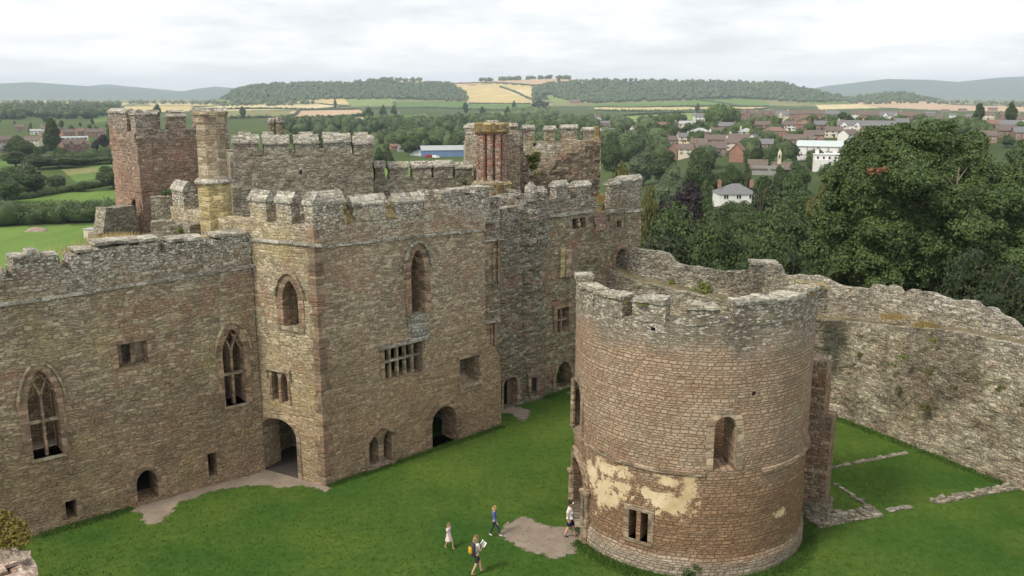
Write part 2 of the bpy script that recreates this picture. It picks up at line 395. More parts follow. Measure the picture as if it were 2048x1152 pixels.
def merlon(W, s0, s1, z0, z1, thick=.55, off=.0, cope=.32, mat=None, parent=None, over=.07, amp=.035, cmat=None):
    n1 = max(2, int((s1-s0)/.22)); n3 = max(2, int((z1-z0)/.22))
    f = lambda a, b, c: W.pt(s0+(s1-s0)*a, z0-.05+(z1-z0+.05)*c, off-thick*b)
    o = obj('merlon', gridbox(f, n1, 3, n3, amp, 2.2), mat, parent)
    if cope:
        def g(a, b, c):
            b2 = b; top = z1+cope*(1-abs(b2-.5)*2)**.8*c+.09*c
            return W.pt(s0-over+(s1-s0+2*over)*a, z1+(top-z1)+(-.02 if c == 0 else 0), off+over-(thick+2*over)*b2)
        obj('coping', gridbox(g, n1+1, 6, 2, .03, 2.6), cmat or M['cope'], o)
    return o
def string_course(W, pts, parent, mat=None, h=.13, proud=.12, seed=1):
    rr = random.Random(seed); mb = MB()
    for a, b in zip(pts, pts[1:]):
        n = max(1, int((b[0]-a[0])/.8))
        for k in range(n):
            s0 = a[0]+(b[0]-a[0])*k/n; s1 = a[0]+(b[0]-a[0])*(k+1)/n+.004; z = a[1]+(b[1]-a[1])*(k+.5)/n
            W.box(mb, s0, s1, z-h/2+rr.uniform(-.02, .02), z+h/2+rr.uniform(-.01, .02), -.05, proud+rr.uniform(-.03, .03))
    return obj('string_course', mb.vf, mat or M['cope'], parent)

# ================================================================== THE CASTLE
def opening(W, px4, kind='point', spring=None, n=7):
    """px4: left-bottom, right-bottom, apex/top-left and top-right pixels -> outline in the wall's own metres"""
    lb, rb, tp = W.px(*px4[0]), W.px(*px4[1]), W.px(*px4[2])
    z0 = (lb[1]+rb[1])/2; za = tp[1]
    zs = spring if spring is not None else za-(rb[0]-lb[0])*.6
    return arch(lb[0], rb[0], z0, zs, za, n, kind)
def roofless_back(W, s0, s1, dist, z1, mat, parent, name='inner_wall'):
    f = lambda a, b, c: W.pt(s0+(s1-s0)*a, -.3+(z1+.3)*c, -dist-.6*b)
    return obj(name, gridbox(f, int((s1-s0)/.6), 1, int(z1/.6), .07, 1.5), mat, parent)

# ---- great hall range on the left
WH = Wall(gp(75, 1070), gp(525, 942)); hs = WH.px(525, 942)[0]
T = thing('castle_hall', 'long olive stone hall range with two tall traceried windows, left of the square block', 'castle building', tuple(WH.pt(-4, 0)))
top = [(-110, 560), (-30, 545), (-28, 552), (2, 550), (4, 535), (9, 536), (11, 556), (25, 557), (26, 521), (50, 517), (84, 516), (118, 515), (122, 541), (140, 540), (142, 514), (165, 508), (190, 500), (240, 492), (318, 485), (321, 508), (333, 507), (335, 489), (372, 484), (408, 479), (410, 498), (424, 497), (427, 480), (460, 474), (496, 468), (500, 480), (512, 488), (524, 498)]
tp = WH.pxs(top); tp = jag(tp, .4, .05, 3)
tp[-1] = (hs+.15, tp[-1][1])
outl = [(tp[0][0], -.5)]+tp+[(hs+.15, -.5)]; outl = outl[::-1]
oA = opening(WH, [(68, 920), (127, 906), (95, 738)], spring=WH.px(97, 800)[1]); oB = opening(WH, [(452, 814), (494, 804), (470, 657)], spring=WH.px(472, 700)[1])
q = [WH.px(*p) for p in ((238, 738), (297, 725), (297, 682), (236, 690))]; oC = rect(q[0][0], q[1][0], q[0][1], q[3][1])
oD = opening(WH, [(276, 1006), (318, 992), (297, 938)], 'four'); oD = [(a, max(-.0, z) if i in (0, len(oD)-1) else z) for i, (a, z) in enumerate(oD)]
def rpx(W, x0, y1, x1, y0):     # left-bottom and right-top pixels
    a = W.px(x0, y1); b = W.px(x1, y0); return rect(a[0], b[0], a[1], b[1])
oE = rpx(WH, 418, 955, 432, 904); oF = rpx(WH, 134, 1041, 152, 998)
obj('wall', WH.skin(outl, [oA, oB, oC, oD, oE, oF], 1.3, .3, .06), M['hall'], T)
for o_, nm in ((oA, 'window'), (oB, 'window')):
    w = obj(nm, surround(WH, o_, .3, .05, .45, .1), M['dress'], T)
    s0, s1 = o_[0][0], o_[-1][0]; m = (s0+s1)/2; z0 = o_[0][1]; za = max(p[1] for p in o_); zs = z0+(za-z0)*.72; zt = z0+(za-z0)*.40
    hm = MB(); g_ = grow(o_, .36)[1:-1]; WH.path(hm, g_, .11, .0, .12); obj('hood_mould', hm.vf, M['dressgrey'], w)
    mb = MB(); WH.bar(mb, (m, z0), (m, zs-.1), .14, -.42, -.26); obj('mullion', mb.vf, M['dress'], w)
    mb = MB(); WH.bar(mb, (s0, zt), (s1, zt), .13, -.43, -.25); obj('transom', mb.vf, M['dressgrey'], w)
    mb = MB()
    for sg in (-1, 1):
        x = s1 if sg > 0 else s0
        WH.path(mb, [(m, zs-.15), (m+(x-m)*.12, zs+.12), (m+(x-m)*.42, zs+.55), (m+(x-m)*.62, zs+.78)], .12, -.42, -.26)
        WH.path(mb, [(x, zs-.1), (m+(x-m)*.72, zs+.28), (m+(x-m)*.38, zs+.6), (m, zs+.98)], .11, -.41, -.27)
    obj('tracery', mb.vf, M['dress'], w)
    mb = MB(); WH.box(mb, s0-.1, s1+.1, z0-.12, z0+.0, -1.2, .07); obj('sill', mb.vf, M['dressgrey'], w)
w = obj('window', surround(WH, oC, .28, .06, .5), M['dress'], T)
mb = MB(); WH.box(mb, oC[0][0]-.32, oC[-1][0]+.32, oC[1][1]+.03, oC[1][1]+.26, -.1, .09); obj('lintel', mb.vf, M['dress'], w)
mb = MB()                                   # splayed inner slit of the square opening
WH.box(mb, oC[0][0]-.05, oC[0][0]+(oC[-1][0]-oC[0][0])*.28, oC[0][1], oC[1][1], -.95, -.72)
WH.box(mb, oC[0][0]+(oC[-1][0]-oC[0][0])*.58, oC[-1][0]+.05, oC[0][1], oC[1][1], -.95, -.72); obj('inner_jamb', mb.vf, M['buffash'], w)
w = obj('doorway', surround(WH, oD, .35, .05, .6), M['dress'], T)
for o_ in (oE, oF): obj('loophole', surround(WH, o_, .16, .03, .4), M['dress'], T)
string_course(WH, WH.pxs([(-100, 622), (0, 610), (190, 582), (350, 555), (519, 529)]), T)
roofless_back(WH, -5, hs, 3.6, 9.2, M['hall'], T)
f = lambda a, b, c: WH.pt(-5+(hs+5)*a, .03+.1*c, -1.2-5.3*b); obj('floor', gridbox(f, 4, 2, 1), M['slab'], T)
f = lambda a, b, c: WH.pt(-5+(hs+5)*a, 2.75+.2*c, -1.25-2.6*b); obj('added_shade_slab', gridbox(f, 12, 5, 1, .05), M['slab'], T)  # slab added to shut daylight out of the doorway and loopholes
for k in (0, 1):
    f = lambda a, b, c: WH.pt((-5, hs-.9)[k]+.8*a, -.3+8*c, -1.3-5.2*b); obj('cross_wall', gridbox(f, 2, 8, 10, .06, 1.5), M['hall'], T)
# capping stones on the merlon by the left edge
mb = MB()
a = WH.px(50, 518)[0]; b = WH.px(84, 516)[0]; z = WH.px(66, 517)[1]
obj('coping', gridbox(lambda u, v, w_: WH.pt(a+.12*w_+(b-a-.24*w_)*u, z-.05+.42*w_, .05-.8*v), 4, 3, 2, .04, 2.4), M['cope'], T)
for x0, x1, y in ((26, 50, 519), (86, 118, 516), (150, 186, 505), (190, 318, 490), (335, 408, 484), (428, 496, 474)):
    a, z = WH.px(x0, y); b, z2 = WH.px(x1, y-(x1-x0)*.08)
    nn = max(1, int((b-a)/.7))
    for k in range(nn):
        s0 = a+(b-a)*k/nn; s1 = a+(b-a)*(k+1)/nn-.03; zz_ = z+(z2-z)*(k+.5)/nn-.02
        obj('coping', gridbox(lambda u, v, w_: WH.pt(s0+(s1-s0)*u, zz_+.13*w_+.05*math.sin(v*3.1), .06-1.35*v), 2, 4, 1, .05, 2.8), M['cope'], T)

# ---- rear parapet and wall head behind the hall
TB = thing('wall', 'low pale rubble wall head running behind the hall parapet to the octagonal chimney', 'wall', tuple(at(300, 470, 46)-Vector((0, 0, 12))))
WB = Wall(at(200, 500, 45.2), at(505, 500, 47.6))
tl = jag(WB.pxs([(300, 447), (330, 443), (360, 447), (412, 454), (420, 470), (455, 477), (508, 470)]), .35, .06, 5)
obj('wall_face', WB.skin(([(tl[0][0], 0)]+tl+[(tl[-1][0], 0)])[::-1], [], 1.0, .35, .09), M['back'], TB)
TS = thing('wall', 'broken stub of curtain wall left of the red tower doorway, above a grassy slope', 'ruined wall', tuple(at(210, 480, 62)-Vector((0, 0, 8))))
WS = Wall(at(196, 470, 60), at(272, 470, 62.5))
tl = jag(WS.pxs([(196, 474), (206, 462), (212, 416), (240, 414), (268, 411), (271, 411)]), .4, .07, 6)
obj('wall_face', WS.skin(([(tl[0][0], -2)]+tl+[(tl[-1][0], -2)])[::-1], [], 1.1, .35, .08), M['back'], TS)
# sloping rubble and rough grass between the hall wall head and the stub
def bankfn(a, b, c):
    p0 = WH.pt(WH.px(130, 540)[0]*(1-a)+WH.px(330, 500)[0]*a, 0, -1.5); p1 = at(150+150*a, 480, 58); p = p0.lerp(Vector((p1.x, p1.y, 0)), b)
    zt = (10.6+.9*a)*(1-b)+(8.2+1.1*a)*b
    return Vector((p.x, p.y, 5+(zt-5)*c+(.35*fbm(p, .8) if c == 1 else 0)))
bank = obj('wall_walk', gridbox(bankfn, 14, 22, 3, .16, 1.4), M['back'], TS)

# ---- square block in the middle: left face and right face
WL = Wall(gp(516, 935), gp(652, 972)); WR = Wall(gp(652, 972), gp(1003, 850))
TBk = thing('castle_tower', 'square battlemented stone block with a red quoined corner in the centre of the ruin', 'castle building', tuple(gp(652, 972)))
L = WL.len; zc = WL.px(560, 430)[1]
za = 14.35
def yz(W, x, y): return W.px(x, y)
pl = WL.pxs([(497, 424), (550, 431), (600, 438), (646, 444)])
zcren = sum(p[1] for p in pl)/4-.32
oP = arch(WL.px(527, 930)[0], WL.px(598, 960)[0], -.2, 2.2, WL.px(560, 838)[1], 8, 'round')
oG = opening(WL, [(569, 652), (600, 656), (580, 562)], spring=WL.px(585, 595)[1])
o1 = opening(WL, [(547, 798), (560, 803), (553, 742)], 'four'); o2 = opening(WL, [(565, 803), (578, 808), (571, 748)], 'four')
obj('wall', WL.skin([(0, -.5), (L-.0, -.5), (L-.0, zcren), (0, zcren)] if True else 0, [oP, oG, o1, o2], 1.3, .3, .035), M['blockside'], TBk)
w = obj('window', surround(WL, oG, .38, .05, .5), M['dress'], TBk); mb = MB(); WL.path(mb, grow(oG, .42)[1:-1], .1, 0, .13); obj('hood_mould', mb.vf, M['dressgrey'], w)
mb = MB(); WL.box(mb, oG[0][0]-.3, oG[-1][0]+.3, oG[0][1]-.2, oG[0][1], -1., .08); obj('sill', mb.vf, M['dressgrey'], w)
w = obj('window', surround(WL, o1, .17, .05, .4), M['dress'], TBk); obj('light_surround', surround(WL, o2, .17, .047, .4), M['dress'], w)
a, z = WL.px(532, 732); b, z2 = WL.px(582, 746); mb = MB(); WL.box(mb, a, b, z-.12, z+.06, -.05, .17); WL.box(mb, a, a+.12, z-.5, z-.12, -.05, .14); WL.box(mb, b-.12, b, z-.5, z-.12, -.05, .14); obj('hood_mould', mb.vf, M['dressgrey'], w)
w = obj('doorway', surround(WL, oP, .28, .04, .5), M['buffash'], TBk)
# porch behind the big arch, with two pointed doorways leading off it
PS0, PS1 = oP[0][0], oP[-1][0]; pm = (PS0+PS1)/2
f = lambda a, b, c: WL.pt(PS0-1.2+(PS1-PS0+2.4)*a, 3.9+.4*c, -1.25-2.9*b); obj('porch_vault', gridbox(f, 4, 4, 1), M['buffash'], TBk)
da = arch(PS0-.5, pm-.45, -.1, 1.7, 2.5, 5, 'point'); db = arch(pm+.35, PS1+.3, -.1, 1.7, 2.5, 5, 'point')
obj('porch_wall', WL.skin([(PS0-1.6, -.3), (PS1+1.2, -.3), (PS1+1.2, 4.2), (PS0-1.6, 4.2)], [da, db], .5, .4, .03, off=-3.1), M['buffash'], TBk)
for sgn in (0, 1):
    f = lambda a, b, c: WL.pt((PS0-1.7, PS1+.4)[sgn]+.8*a, -.3+4.5*c, -1.3-1.9*b); obj('porch_side', gridbox(f, 2, 4, 6, .03), M['buffash'], TBk)
f = lambda a, b, c: WL.pt(PS0-1.2+(PS1-PS0+2.4)*a, -.1+.112*c, -.0-4.5*b); obj('porch_floor', gridbox(f, 4, 4, 1), M['slab'], TBk)
string_course(WL, WL.pxs([(500, 478), (560, 483), (646, 491)]), TBk, seed=4)
# merlons of the left face
for x0, x1, yt in ((498, 531, 398), (551, 581, 402)):
    a = WL.px(x0, yt)[0]; b = WL.px(x1, yt)[0]; merlon(WL, a, b, zcren, 14.02, .6, 0, .42, M['blockside'], TBk)
a = WL.px(607, 400)[0]; merlon(WL, a, L+.02, zcren, 14.02, .6, .005, .42, M['blockside'], TBk)
# right face
LR = WR.len
c0, c1_ = WR.px(970, 462)[0], WR.px(984, 384)[0]
s_up = WR.px(969, 500)[0]; s_md = WR.px(986, 695)[0]
rt = WR.pxs([(848, 392), (852, 388), (865, 386), (870, 400), (880, 390), (905, 384), (925, 384), (930, 392), (950, 380), (975, 378), (982, 377)])
rt = jag(rt, .3, .09, 8)
outl = [(0, -.5), (LR, -.5), WR.px(1003, 830), WR.px(1000, 716), (s_md+.1, WR.px(985, 694)[1]), (s_up+.05, WR.px(972, 684)[1]), (s_up, WR.px(969, 440)[1]), (s_up+.35, WR.px(975, 435)[1])]+rt[::-1]+[(WR.px(847, 400)[0], zcren+.1), (0, zcren-.02)]
oT = opening(WR, [(823, 632), (850, 627), (836, 500)], spring=WR.px(836, 535)[1])
a = WR.px(770, 760); b = WR.px(845, 745); c = WR.px(770, 697); d = WR.px(843, 684); z0 = (a[1]+b[1])/2; z1 = (c[1]+d[1])/2; oM = rect(a[0], b[0], z0, z1)
oS = rpx(WR, 920, 772, 958, 711); oS = rect(oS[0][0], oS[-1][0], WR.px(938, 772)[1], WR.px(938, 714)[1])
a = WR.px(864, 888); b = WR.px(913, 872); zr_ = WR.px(888, 813)[1]; oR = arch(a[0], b[0], .0, zr_-(b[0]-a[0])*.46, zr_, 8, 'round')
a = WR.px(738, 928); b = WR.px(784, 914); m_ = WR.px(762, 920)[0]; zh = WR.px(760, 868)[1]
oD1 = arch(a[0], m_-.16, .15, zh-.5, zh, 5, 'point'); oD2 = arch(m_+.16, b[0], .15, zh-.45, zh+.05, 5, 'point')
obj('wall', WR.skin(outl, [oT, oM, oS, oR, oD1, oD2], 1.3, .3, .045), M['block'], TBk)
w = obj('window', surround(WR, oT, .38, .06, .75), M['dress'], TBk)
mb = MB(); WR.path(mb, grow(oT, .46)[1:-1], .13, 0, .14); obj('hood_mould', mb.vf, M['cope'], w)
m = (oT[0][0]+oT[-1][0])/2; zt = max(p[1] for p in oT); mb = MB()
for sg in (-1, 1): WR.path(mb, [(m+sg*.62, zt-1.15), (m+sg*.42, zt-.75), (m+sg*.28, zt-.5), (m+sg*.08, zt-.22)], .11, -.6, -.45)
obj('tracery', mb.vf, M['dress'], w)
mb = MB(); zb = (oT[0][1]); WR.box(mb, oT[0][0]-.15, oT[-1][0]+.15, zb-.1, zb+.02, -1.2, .08); obj('sill', mb.vf, M['cope'], w)
f = lambda a_, b_, c_: WR.pt(oT[0][0]-.25+(oT[-1][0]-oT[0][0]+.5)*a_, zb-1.35+1.28*c_, .07-.1*b_); obj('lichened_apron', gridbox(f, 8, 1, 7, .03, 4), M['cope'], w)
f = lambda a_, b_, c_: WR.pt(oT[0][0]-.4+(oT[-1][0]-oT[0][0]+.8)*a_, oT[0][1]-.2+(zt-oT[0][1]+.6)*c_, -1.28-.3*b_); obj('blocking', gridbox(f, 8, 1, 16, .03, 2), M['buffash'], w)
w = obj('window', surround(WR, oM, .2, .04, .55), M['buffash'], TBk)
s0, s1 = oM[0][0], oM[-1][0]; z0, z1 = oM[0][1], oM[1][1]
for k in range(1, 5):
    mb = MB(); x = s0+(s1-s0)*k/5; WR.bar(mb, (x, z0), (x, z1), .13, -.4, -.22); obj('mullion', mb.vf, M['yellowash'] if k == 1 else M['dressgrey'], w)
mb = MB(); WR.bar(mb, (s0, z0+(z1-z0)*.56), (s1, z0+(z1-z0)*.56), .12, -.41, -.21); obj('transom', mb.vf, M['cope'], w)
mb = MB(); WR.box(mb, s0-.3, s1+.3, z1+.05, z1+.2, -.1, .17); obj('hood_mould', mb.vf, M['cope'], w)
w = obj('window', surround(WR, oS, .12, .03, .4), M['buffash'], TBk); mb = MB(); WR.box(mb, oS[0][0]-.12, oS[-1][0]+.05, oS[1][1]+.02, oS[1][1]+.14, -.2, .12); obj('lintel', mb.vf, M['dress'], w)
f = lambda a_, b_, c_: WR.pt(oS[0][0]-.1+(oS[-1][0]-oS[0][0]+.2)*a_, oS[0][1]-.1+(oS[1][1]-oS[0][1]+.3)*c_, -1.29-.2*b_); obj('blocking', gridbox(f, 6, 1, 6, .04, 2), M['block'], w)
f = lambda a_, b_, c_: WR.pt(oS[0][0]+(oS[-1][0]-oS[0][0])*a_, oS[0][1]-.3+(.3+.55*b_)*c_, .05-1.3*b_); obj('sill', gridbox(f, 5, 6, 1, .04, 2), M['buffash'], w)
w = obj('doorway', surround(WR, oR, .36, .05, .9), M['dress'], TBk)
f = lambda a_, b_, c_: WR.pt(oR[0][0]-.2+(oR[-1][0]-oR[0][0]+.4)*a_, -.1+3.6*c_, -2.6-.3*b_); obj('inner_wall', gridbox(f, 6, 1, 8, .04, 2), M['buffash'], w)
w = obj('doorway', surround(WR, oD1, .2, .05, .5), M['buffash'], TBk); obj('door_surround', surround(WR, oD2, .2, .047, .5), M['dress'], w)
mb = MB(); P = WR.pt(m_, .15, -.15); mb.tube(P, P+Vector((0, 0, zh-.55)), .12, .11, 10); mb.tube(P+Vector((0, 0, zh-.55)), P+Vector((0, 0, zh-.3)), .12, .22, 10); mb.tube(P, P+Vector((0, 0, .2)), .2, .14, 10)
obj('column', mb.vf, M['dressgrey'], w)
mb = MB(); WR.path(mb, [(a[0]-.2, zh-.35), (a[0]+.25, zh+.12), (m_, zh+.42), (b[0]-.25, zh+.2), (b[0]+.25, zh-.2)], .14, 0, .15); obj('hood_mould', mb.vf, M['dress'], w)
mb = MB(); WR.box(mb, oD1[0][0]-.2, oD2[-1][0]+.2, -.2, .16, -.9, .16); obj('step', mb.vf, M['buffash'], w)
string_course(WR, WR.pxs([(652, 492), (760, 481), (860, 470), (969, 459)]), TBk, seed=9)
merlon(WR, -.0, WR.px(686, 400)[0], zcren, 14.02, .6, .004, .5, M['block'], TBk)
for x0, x1, zt_ in ((706, 771, 13.75), (792, 846, 13.65)):
    merlon(WR, WR.px(x0, 400)[0], WR.px(x1, 395)[0], zcren, zt_, .6, 0, .42, M['block'], TBk)
for x0, x1, y_ in ((856, 866, 384), (905, 938, 382), (952, 980, 377), (880, 900, 388)):
    a, z = WR.px(x0, y_+3); b, _ = WR.px(x1, y_)
    obj('coping', gridbox(lambda u, v, w_: WR.pt(a+(b-a)*u, z-.08+.22*w_, .06-1.0*v), 3, 3, 1, .07, 2.6), M['cope'], TBk)
for x0, x1 in ((688, 706), (772, 791)):                    # ochre sills of the crenels
    a = WR.px(x0, 420)[0]; b = WR.px(x1, 420)[0]
    obj('crenel_sill', gridbox(lambda u, v, w_: WR.pt(a+(b-a)*u, zcren-.08+(.14+.75*v)*w_, .03-.62*v), 3, 4, 2, .03, 2.), M['ochre'], TBk)
# quoins on the corner
q = MB(); zq = -.1; k = 0
while zq < zcren-.25:
    h = random.uniform(.34, .5); l1, l2 = (.42, .3) if k % 2 else (.26, .45)
    l1 += random.uniform(-.06, .12); l2 += random.uniform(-.06, .12)
    P = [WL.pt(L-l1, 0, .035), None, WR.pt(l2, 0, .05)]
    nn = (WL.n+WR.n).normalized(); cn = WR.pt(0, 0)+nn*(.06/max(.5, nn.dot(WR.n)))
    pa = WL.pt(L-l1, 0, .04); pb = WR.pt(l2, 0, .05); pc = WR.pt(l2, 0, -.2); pd = WL.pt(L-l1, 0, -.2); cb = WR.pt(0, 0)-nn*.3
    q.prism([(p.x, p.y) for p in (pa, cn, pb, pc, cb, pd)], zq+.008, zq+h-.008); zq += h; k += 1
obj('quoins', q.vf, M['quoin'], TBk)
# inner box of the block: unseen deck and floor added to darken its openings, rear walls
def quadslab(pts, z0, z1, mat, name, parent): mb = MB(); mb.prism([(p[0], p[1]) for p in pts], z0, z1); return obj(name, mb.vf, mat, parent)
i0 = WR.pt(.9, 0, -1.25); i1 = WR.pt(s_up-.3, 0, -1.25); i2 = WR.pt(s_up-.3, 0, -8.5); i3 = WR.pt(.9, 0, -8.5)
quadslab([i0, i1, i2, i3], 11.2, 11.5, M['slab'], 'added_shade_deck', TBk)
quadslab([i0, i1, i2, i3], 4.1, 4.3, M['slab'], 'floor', TBk)
f = lambda a_, b_, c_: WR.pt(-2.2+(s_up+2)*a_, -.2+12.6*c_, -8.5-.8*b_); obj('rear_wall', gridbox(f, 16, 1, 18, .06, 1.4), M['back'], TBk)
f = lambda a_, b_, c_: WL.pt(-.05+.9*a_, -.2+12.4*c_, -.1-6.5*b_) if True else 0
fl = Wall(WL.pt(0, 0), WL.pt(0, 0)+(WR.pt(0, 0, -8.4)-WR.pt(0, 0))); obj('side_wall', fl.skin([(0, 4), (8.4, 4), (8.4, zcren-.1), (0, zcren-.1)], [], .9, .4, .04), M['blockside'], TBk)
for sx_ in (3., 6.5):
    merlon(fl, sx_, sx_+1.5, zcren-.1, 13.9, .6, 0, .45, M['blockside'], TBk)
f = lambda a_, b_, c_: WR.pt(s_up-.75+.7*a_, -.2+12.9*c_, -1.2-7.4*b_); obj('end_wall', gridbox(f, 2, 10, 14, .06, 1.4), M['back'], TBk)

# ---- recessed bay, stair turret and north range
TM = thing('castle_range', 'tall rubble range behind the round tower, with a crumbling stair turret at its left end', 'castle building', tuple(gp(1085, 792)))
W0 = Wall(WR.pt(s_up-.6, 0, -1.6), WR.pt(s_up+3.6, 0, -1.2))
zt0 = z_for(*W0.pt(1.0, 0).xy, 392)
bl = [opening(W0, [(966, 566), (991, 568), (978, 480)], 'flat'), opening(W0, [(966, 745), (985, 745), (976, 643)], 'flat'), opening(W0, [(975, 480), (1000, 480), (985, 442)], 'flat')]
e0 = min(4.2, W0.px(1001, 800)[0])
obj('bay_wall', W0.skin([(0, -.4), (e0, -.4), (e0, zt0-.2), (1.9, zt0-.1), (1.8, zt0+.5), (.9, zt0+.5), (.85, zt0), (0, zt0)], [], .9, .3, .1), M['mid'], TM)
for i, o_ in enumerate(bl[:2]):
    a, b = o_[0][0], o_[-1][0]; z0, z1 = o_[0][1], o_[1][1]
    w = obj('blocked_window', gridbox(lambda u, v, w_: W0.pt(a+(b-a)*u, z0+(z1-z0)*w_, .14-.2*v), 2, 1, 6, .02), M['buffash'], TM)
    mb = MB(); W0.box(mb, a-.25, b+.3, z1+.0, z1+.14, -.05, .42); obj('lintel', mb.vf, M['cope'], w)
    mb = MB(); W0.box(mb, b-.02, b+.16, z0, z1, -.05, .26); W0.box(mb, (a+b)/2+.1, (a+b)/2+.2, z0+.2, z1, 0, .2); obj('jamb', mb.vf, M['dress'], w)
mb = MB(); W0.box(mb, .2, 2.6, W0.px(990, 440)[1]-.1, W0.px(990, 440)[1]+.05, -.1, .3); obj('string_course', mb.vf, M['cope'], TM)
# turret: a rounded shaft of broken masonry
tcx, tcy, tr = .5, 54.65, 1.75
def turretV(z0, z1, nz, na=56):
    V = []; Fc = []
    for j in range(nz+1):
        z = z0+(z1-z0)*j/nz
        for i in range(na):
            t = 2*math.pi*i/na; k = 8; tt = (t % (2*math.pi/k))-math.pi/k; r = tr*(.55+.45*math.cos(math.pi/k)/math.cos(tt))
            if z > 11.4: r *= 1.03
            p = Vector((tcx+r*math.cos(t), tcy+r*math.sin(t), z)); rough = .05+.12*smst(np.array((z-4)/3.))*(z < 11.3)
            d = fbm(p, 1.3, 4)*rough*1.3+fbm(Vector((p.x, p.y, p.z*2.4)), 2.4, 2)*rough*.7
            V.append((tcx+(r+d)*math.cos(t), tcy+(r+d)*math.sin(t), z))
    for j in range(nz):
        for i in range(na): Fc.append((j*na+i, j*na+(i+1) % na, (j+1)*na+(i+1) % na, (j+1)*na+i))
    V.append((tcx, tcy, z1)); Fc += [(nz*na+i, nz*na+(i+1) % na, len(V)-1) for i in range(na)]
    return V, Fc
ztur = z_for(tcx, tcy-tr, 400)
tu = obj('turret', turretV(-.3, ztur, 90), M['turret'], TM)
def on_turret(px, off=0.):   # point on the turret face under pixel column/row
    best = None
    for i in range(200):
        t = -math.pi+math.pi*i/200; x = tcx+(tr+off)*math.cos(t); y = tcy+(tr+off)*math.sin(t); z = z_for(x, y, px[1]); e = abs(proj(x, y, z)[0]-px[0])
        if best is None or e < best[0]: best = (e, x, y, z, t)
    return best[1:]
def niche(pxc, w, zlo, zhi, name, mat, head='four', door=None):
    """framed opening on the curved face, its inner shade a near-black plug"""
    x, y, z, t = on_turret(pxc); n = Vector((math.cos(t), math.sin(t), 0)); c = Vector((x, y, 0)); Wq = Wall(c-n.cross(Vector((0, 0, 1)))*3, c+n.cross(Vector((0, 0, 1)))*3)
    s0 = 3-w/2; s1 = 3+w/2; o_ = arch(s0, s1, zlo, zhi-.35, zhi, 5, head) if head != 'flat' else rect(s0, s1, zlo, zhi)
    fr = obj(name, surround(Wq, o_, .22, .2, .1), mat, TM)
    V = [Wq.pt(p[0], p[1], .06) for p in o_]+[Wq.pt(p[0], p[1], -.2) for p in o_]; n_ = len(o_)
    obj('opening', (V, [tuple(range(n_)), tuple(range(2*n_-1, n_-1, -1))]+[(i, (i+1) % n_, n_+(i+1) % n_, n_+i) for i in range(n_)]), M['shadetyre'], fr)  # solid near-black plug painted for the shade inside
    return Wq, o_, fr
WF = Wall(gp(998, 822), gp(1046, 806)); LF_ = WF.len; a = WF.px(1006, 812)[0]; b = WF.px(1034, 812)[0]; zd_ = WF.px(1020, 754)[1]
oTD = arch(a, b, .03, zd_-.35, zd_, 5, 'four')
obj('turret_face', WF.skin([(0, -.3), (LF_, -.3), (LF_-.1, 9), (LF_-.3, ztur-.3), (.35, ztur-.4), (0, 9)], [oTD], .8, .25, .12), M['turret'], TM)
fr = obj('doorway', surround(WF, oTD, .16, .07, .5), M['buffash'], TM); mb = MB(); WF.box(mb, a-.2, b+.2, -.1, zd_+.1, -.8, -.62); obj('opening', mb.vf, M['shadetyre'], fr)  # the dark box is painted shade behind the doorway
mb = MB()
for k in range(6): WF.box(mb, b-.5+.08*k, b-.44+.08*k, .08, 1.9, -.4, -.35)
WF.box(mb, b-.52, b, .9, .98, -.42, -.34); obj('gate', mb.vf, plain('weathered gate boards', (.20, .14, .11)), fr)
x, y, _, _ = on_turret((1066, 766)); niche((1066, 766), .42, z_for(x, y, 780), z_for(x, y, 753), 'window', M['buffash'], 'flat')
# knob finial and ragged stub parapet on the turret
mb = MB(); x, y, z, _ = on_turret((1062, 402)); mb.tube((x, y+.3, ztur-.1), (x, y+.3, ztur+.75), .42, .38, 10); mb.tube((x, y+.3, ztur+.75), (x, y+.3, ztur+1.05), .38, .12, 10); obj('finial', mb.vf, M['cope'], TM)
for (xx, hh) in ((1015, .45), (1030, .65), (1046, .35), (1078, .5)):
    x, y, z, _ = on_turret((xx, 402)); f = lambda a_, b_, c_: Vector((x-.35+.7*a_, y-.0+.6*b_, ztur-.1+hh*c_)); obj('merlon', gridbox(f, 3, 3, 3, .1, 2), M['turret'], TM)
# long face
WM = Wall((1.2, 53.45), (8.75, 60.4)); LM = WM.px(1283, 430)[0]; LM0 = WM.px(1209, 430)[0]
ztp = WM.px(1140, 398)[1]; ztw = WM.px(1245, 398)[1]
z_l = WM.px(1205, 432)[1]
oW = rpx(WM, 1143, 459, 1171, 434); sm = WM.px(1157, 446)[0]
oWa = rect(oW[0][0], sm-.1, oW[0][1], oW[1][1]); oWb = rect(sm+.1, oW[-1][0], oW[0][1], oW[1][1])
oSm = rpx(WM, 1231, 456, 1242, 436); oDr = opening(WM, [(1229, 543), (1252, 540), (1240, 497)], 'four')
oX = rpx(WM, 1112, 668, 1136, 612); oDw = opening(WM, [(1110, 778), (1140, 775), (1126, 722)], 'four')
oDw[0] = (oDw[0][0], 0.05); oDw[-1] = (oDw[-1][0]+.3, .05)
tl = [(0, ztp), (LM0-1., ztp), (LM0-.95, z_l+.1), (LM0+.3, z_l+.0), (LM0+.35, ztw-1.4), (LM, ztw-1.4)]
obj('wall', WM.skin(([(0, -.4)]+tl+[(LM, -.4)])[::-1], [oWa, oWb, oSm, oDr, oX, oDw], 1.1, .3, .13), M['mid'], TM)
w = obj('window', surround(WM, oW, .15, .03, .3), M['buffash'], TM); mb = MB(); WM.bar(mb, (sm, oW[0][1]), (sm, oW[1][1]), .2, -.5, -.1); obj('mullion', mb.vf, M['buffash'], w)
obj('window', surround(WM, oSm, .12, .09, .4), M['buffash'], TM)
w = obj('doorway', surround(WM, oDr, .3, .1, .55), M['dress'], TM)
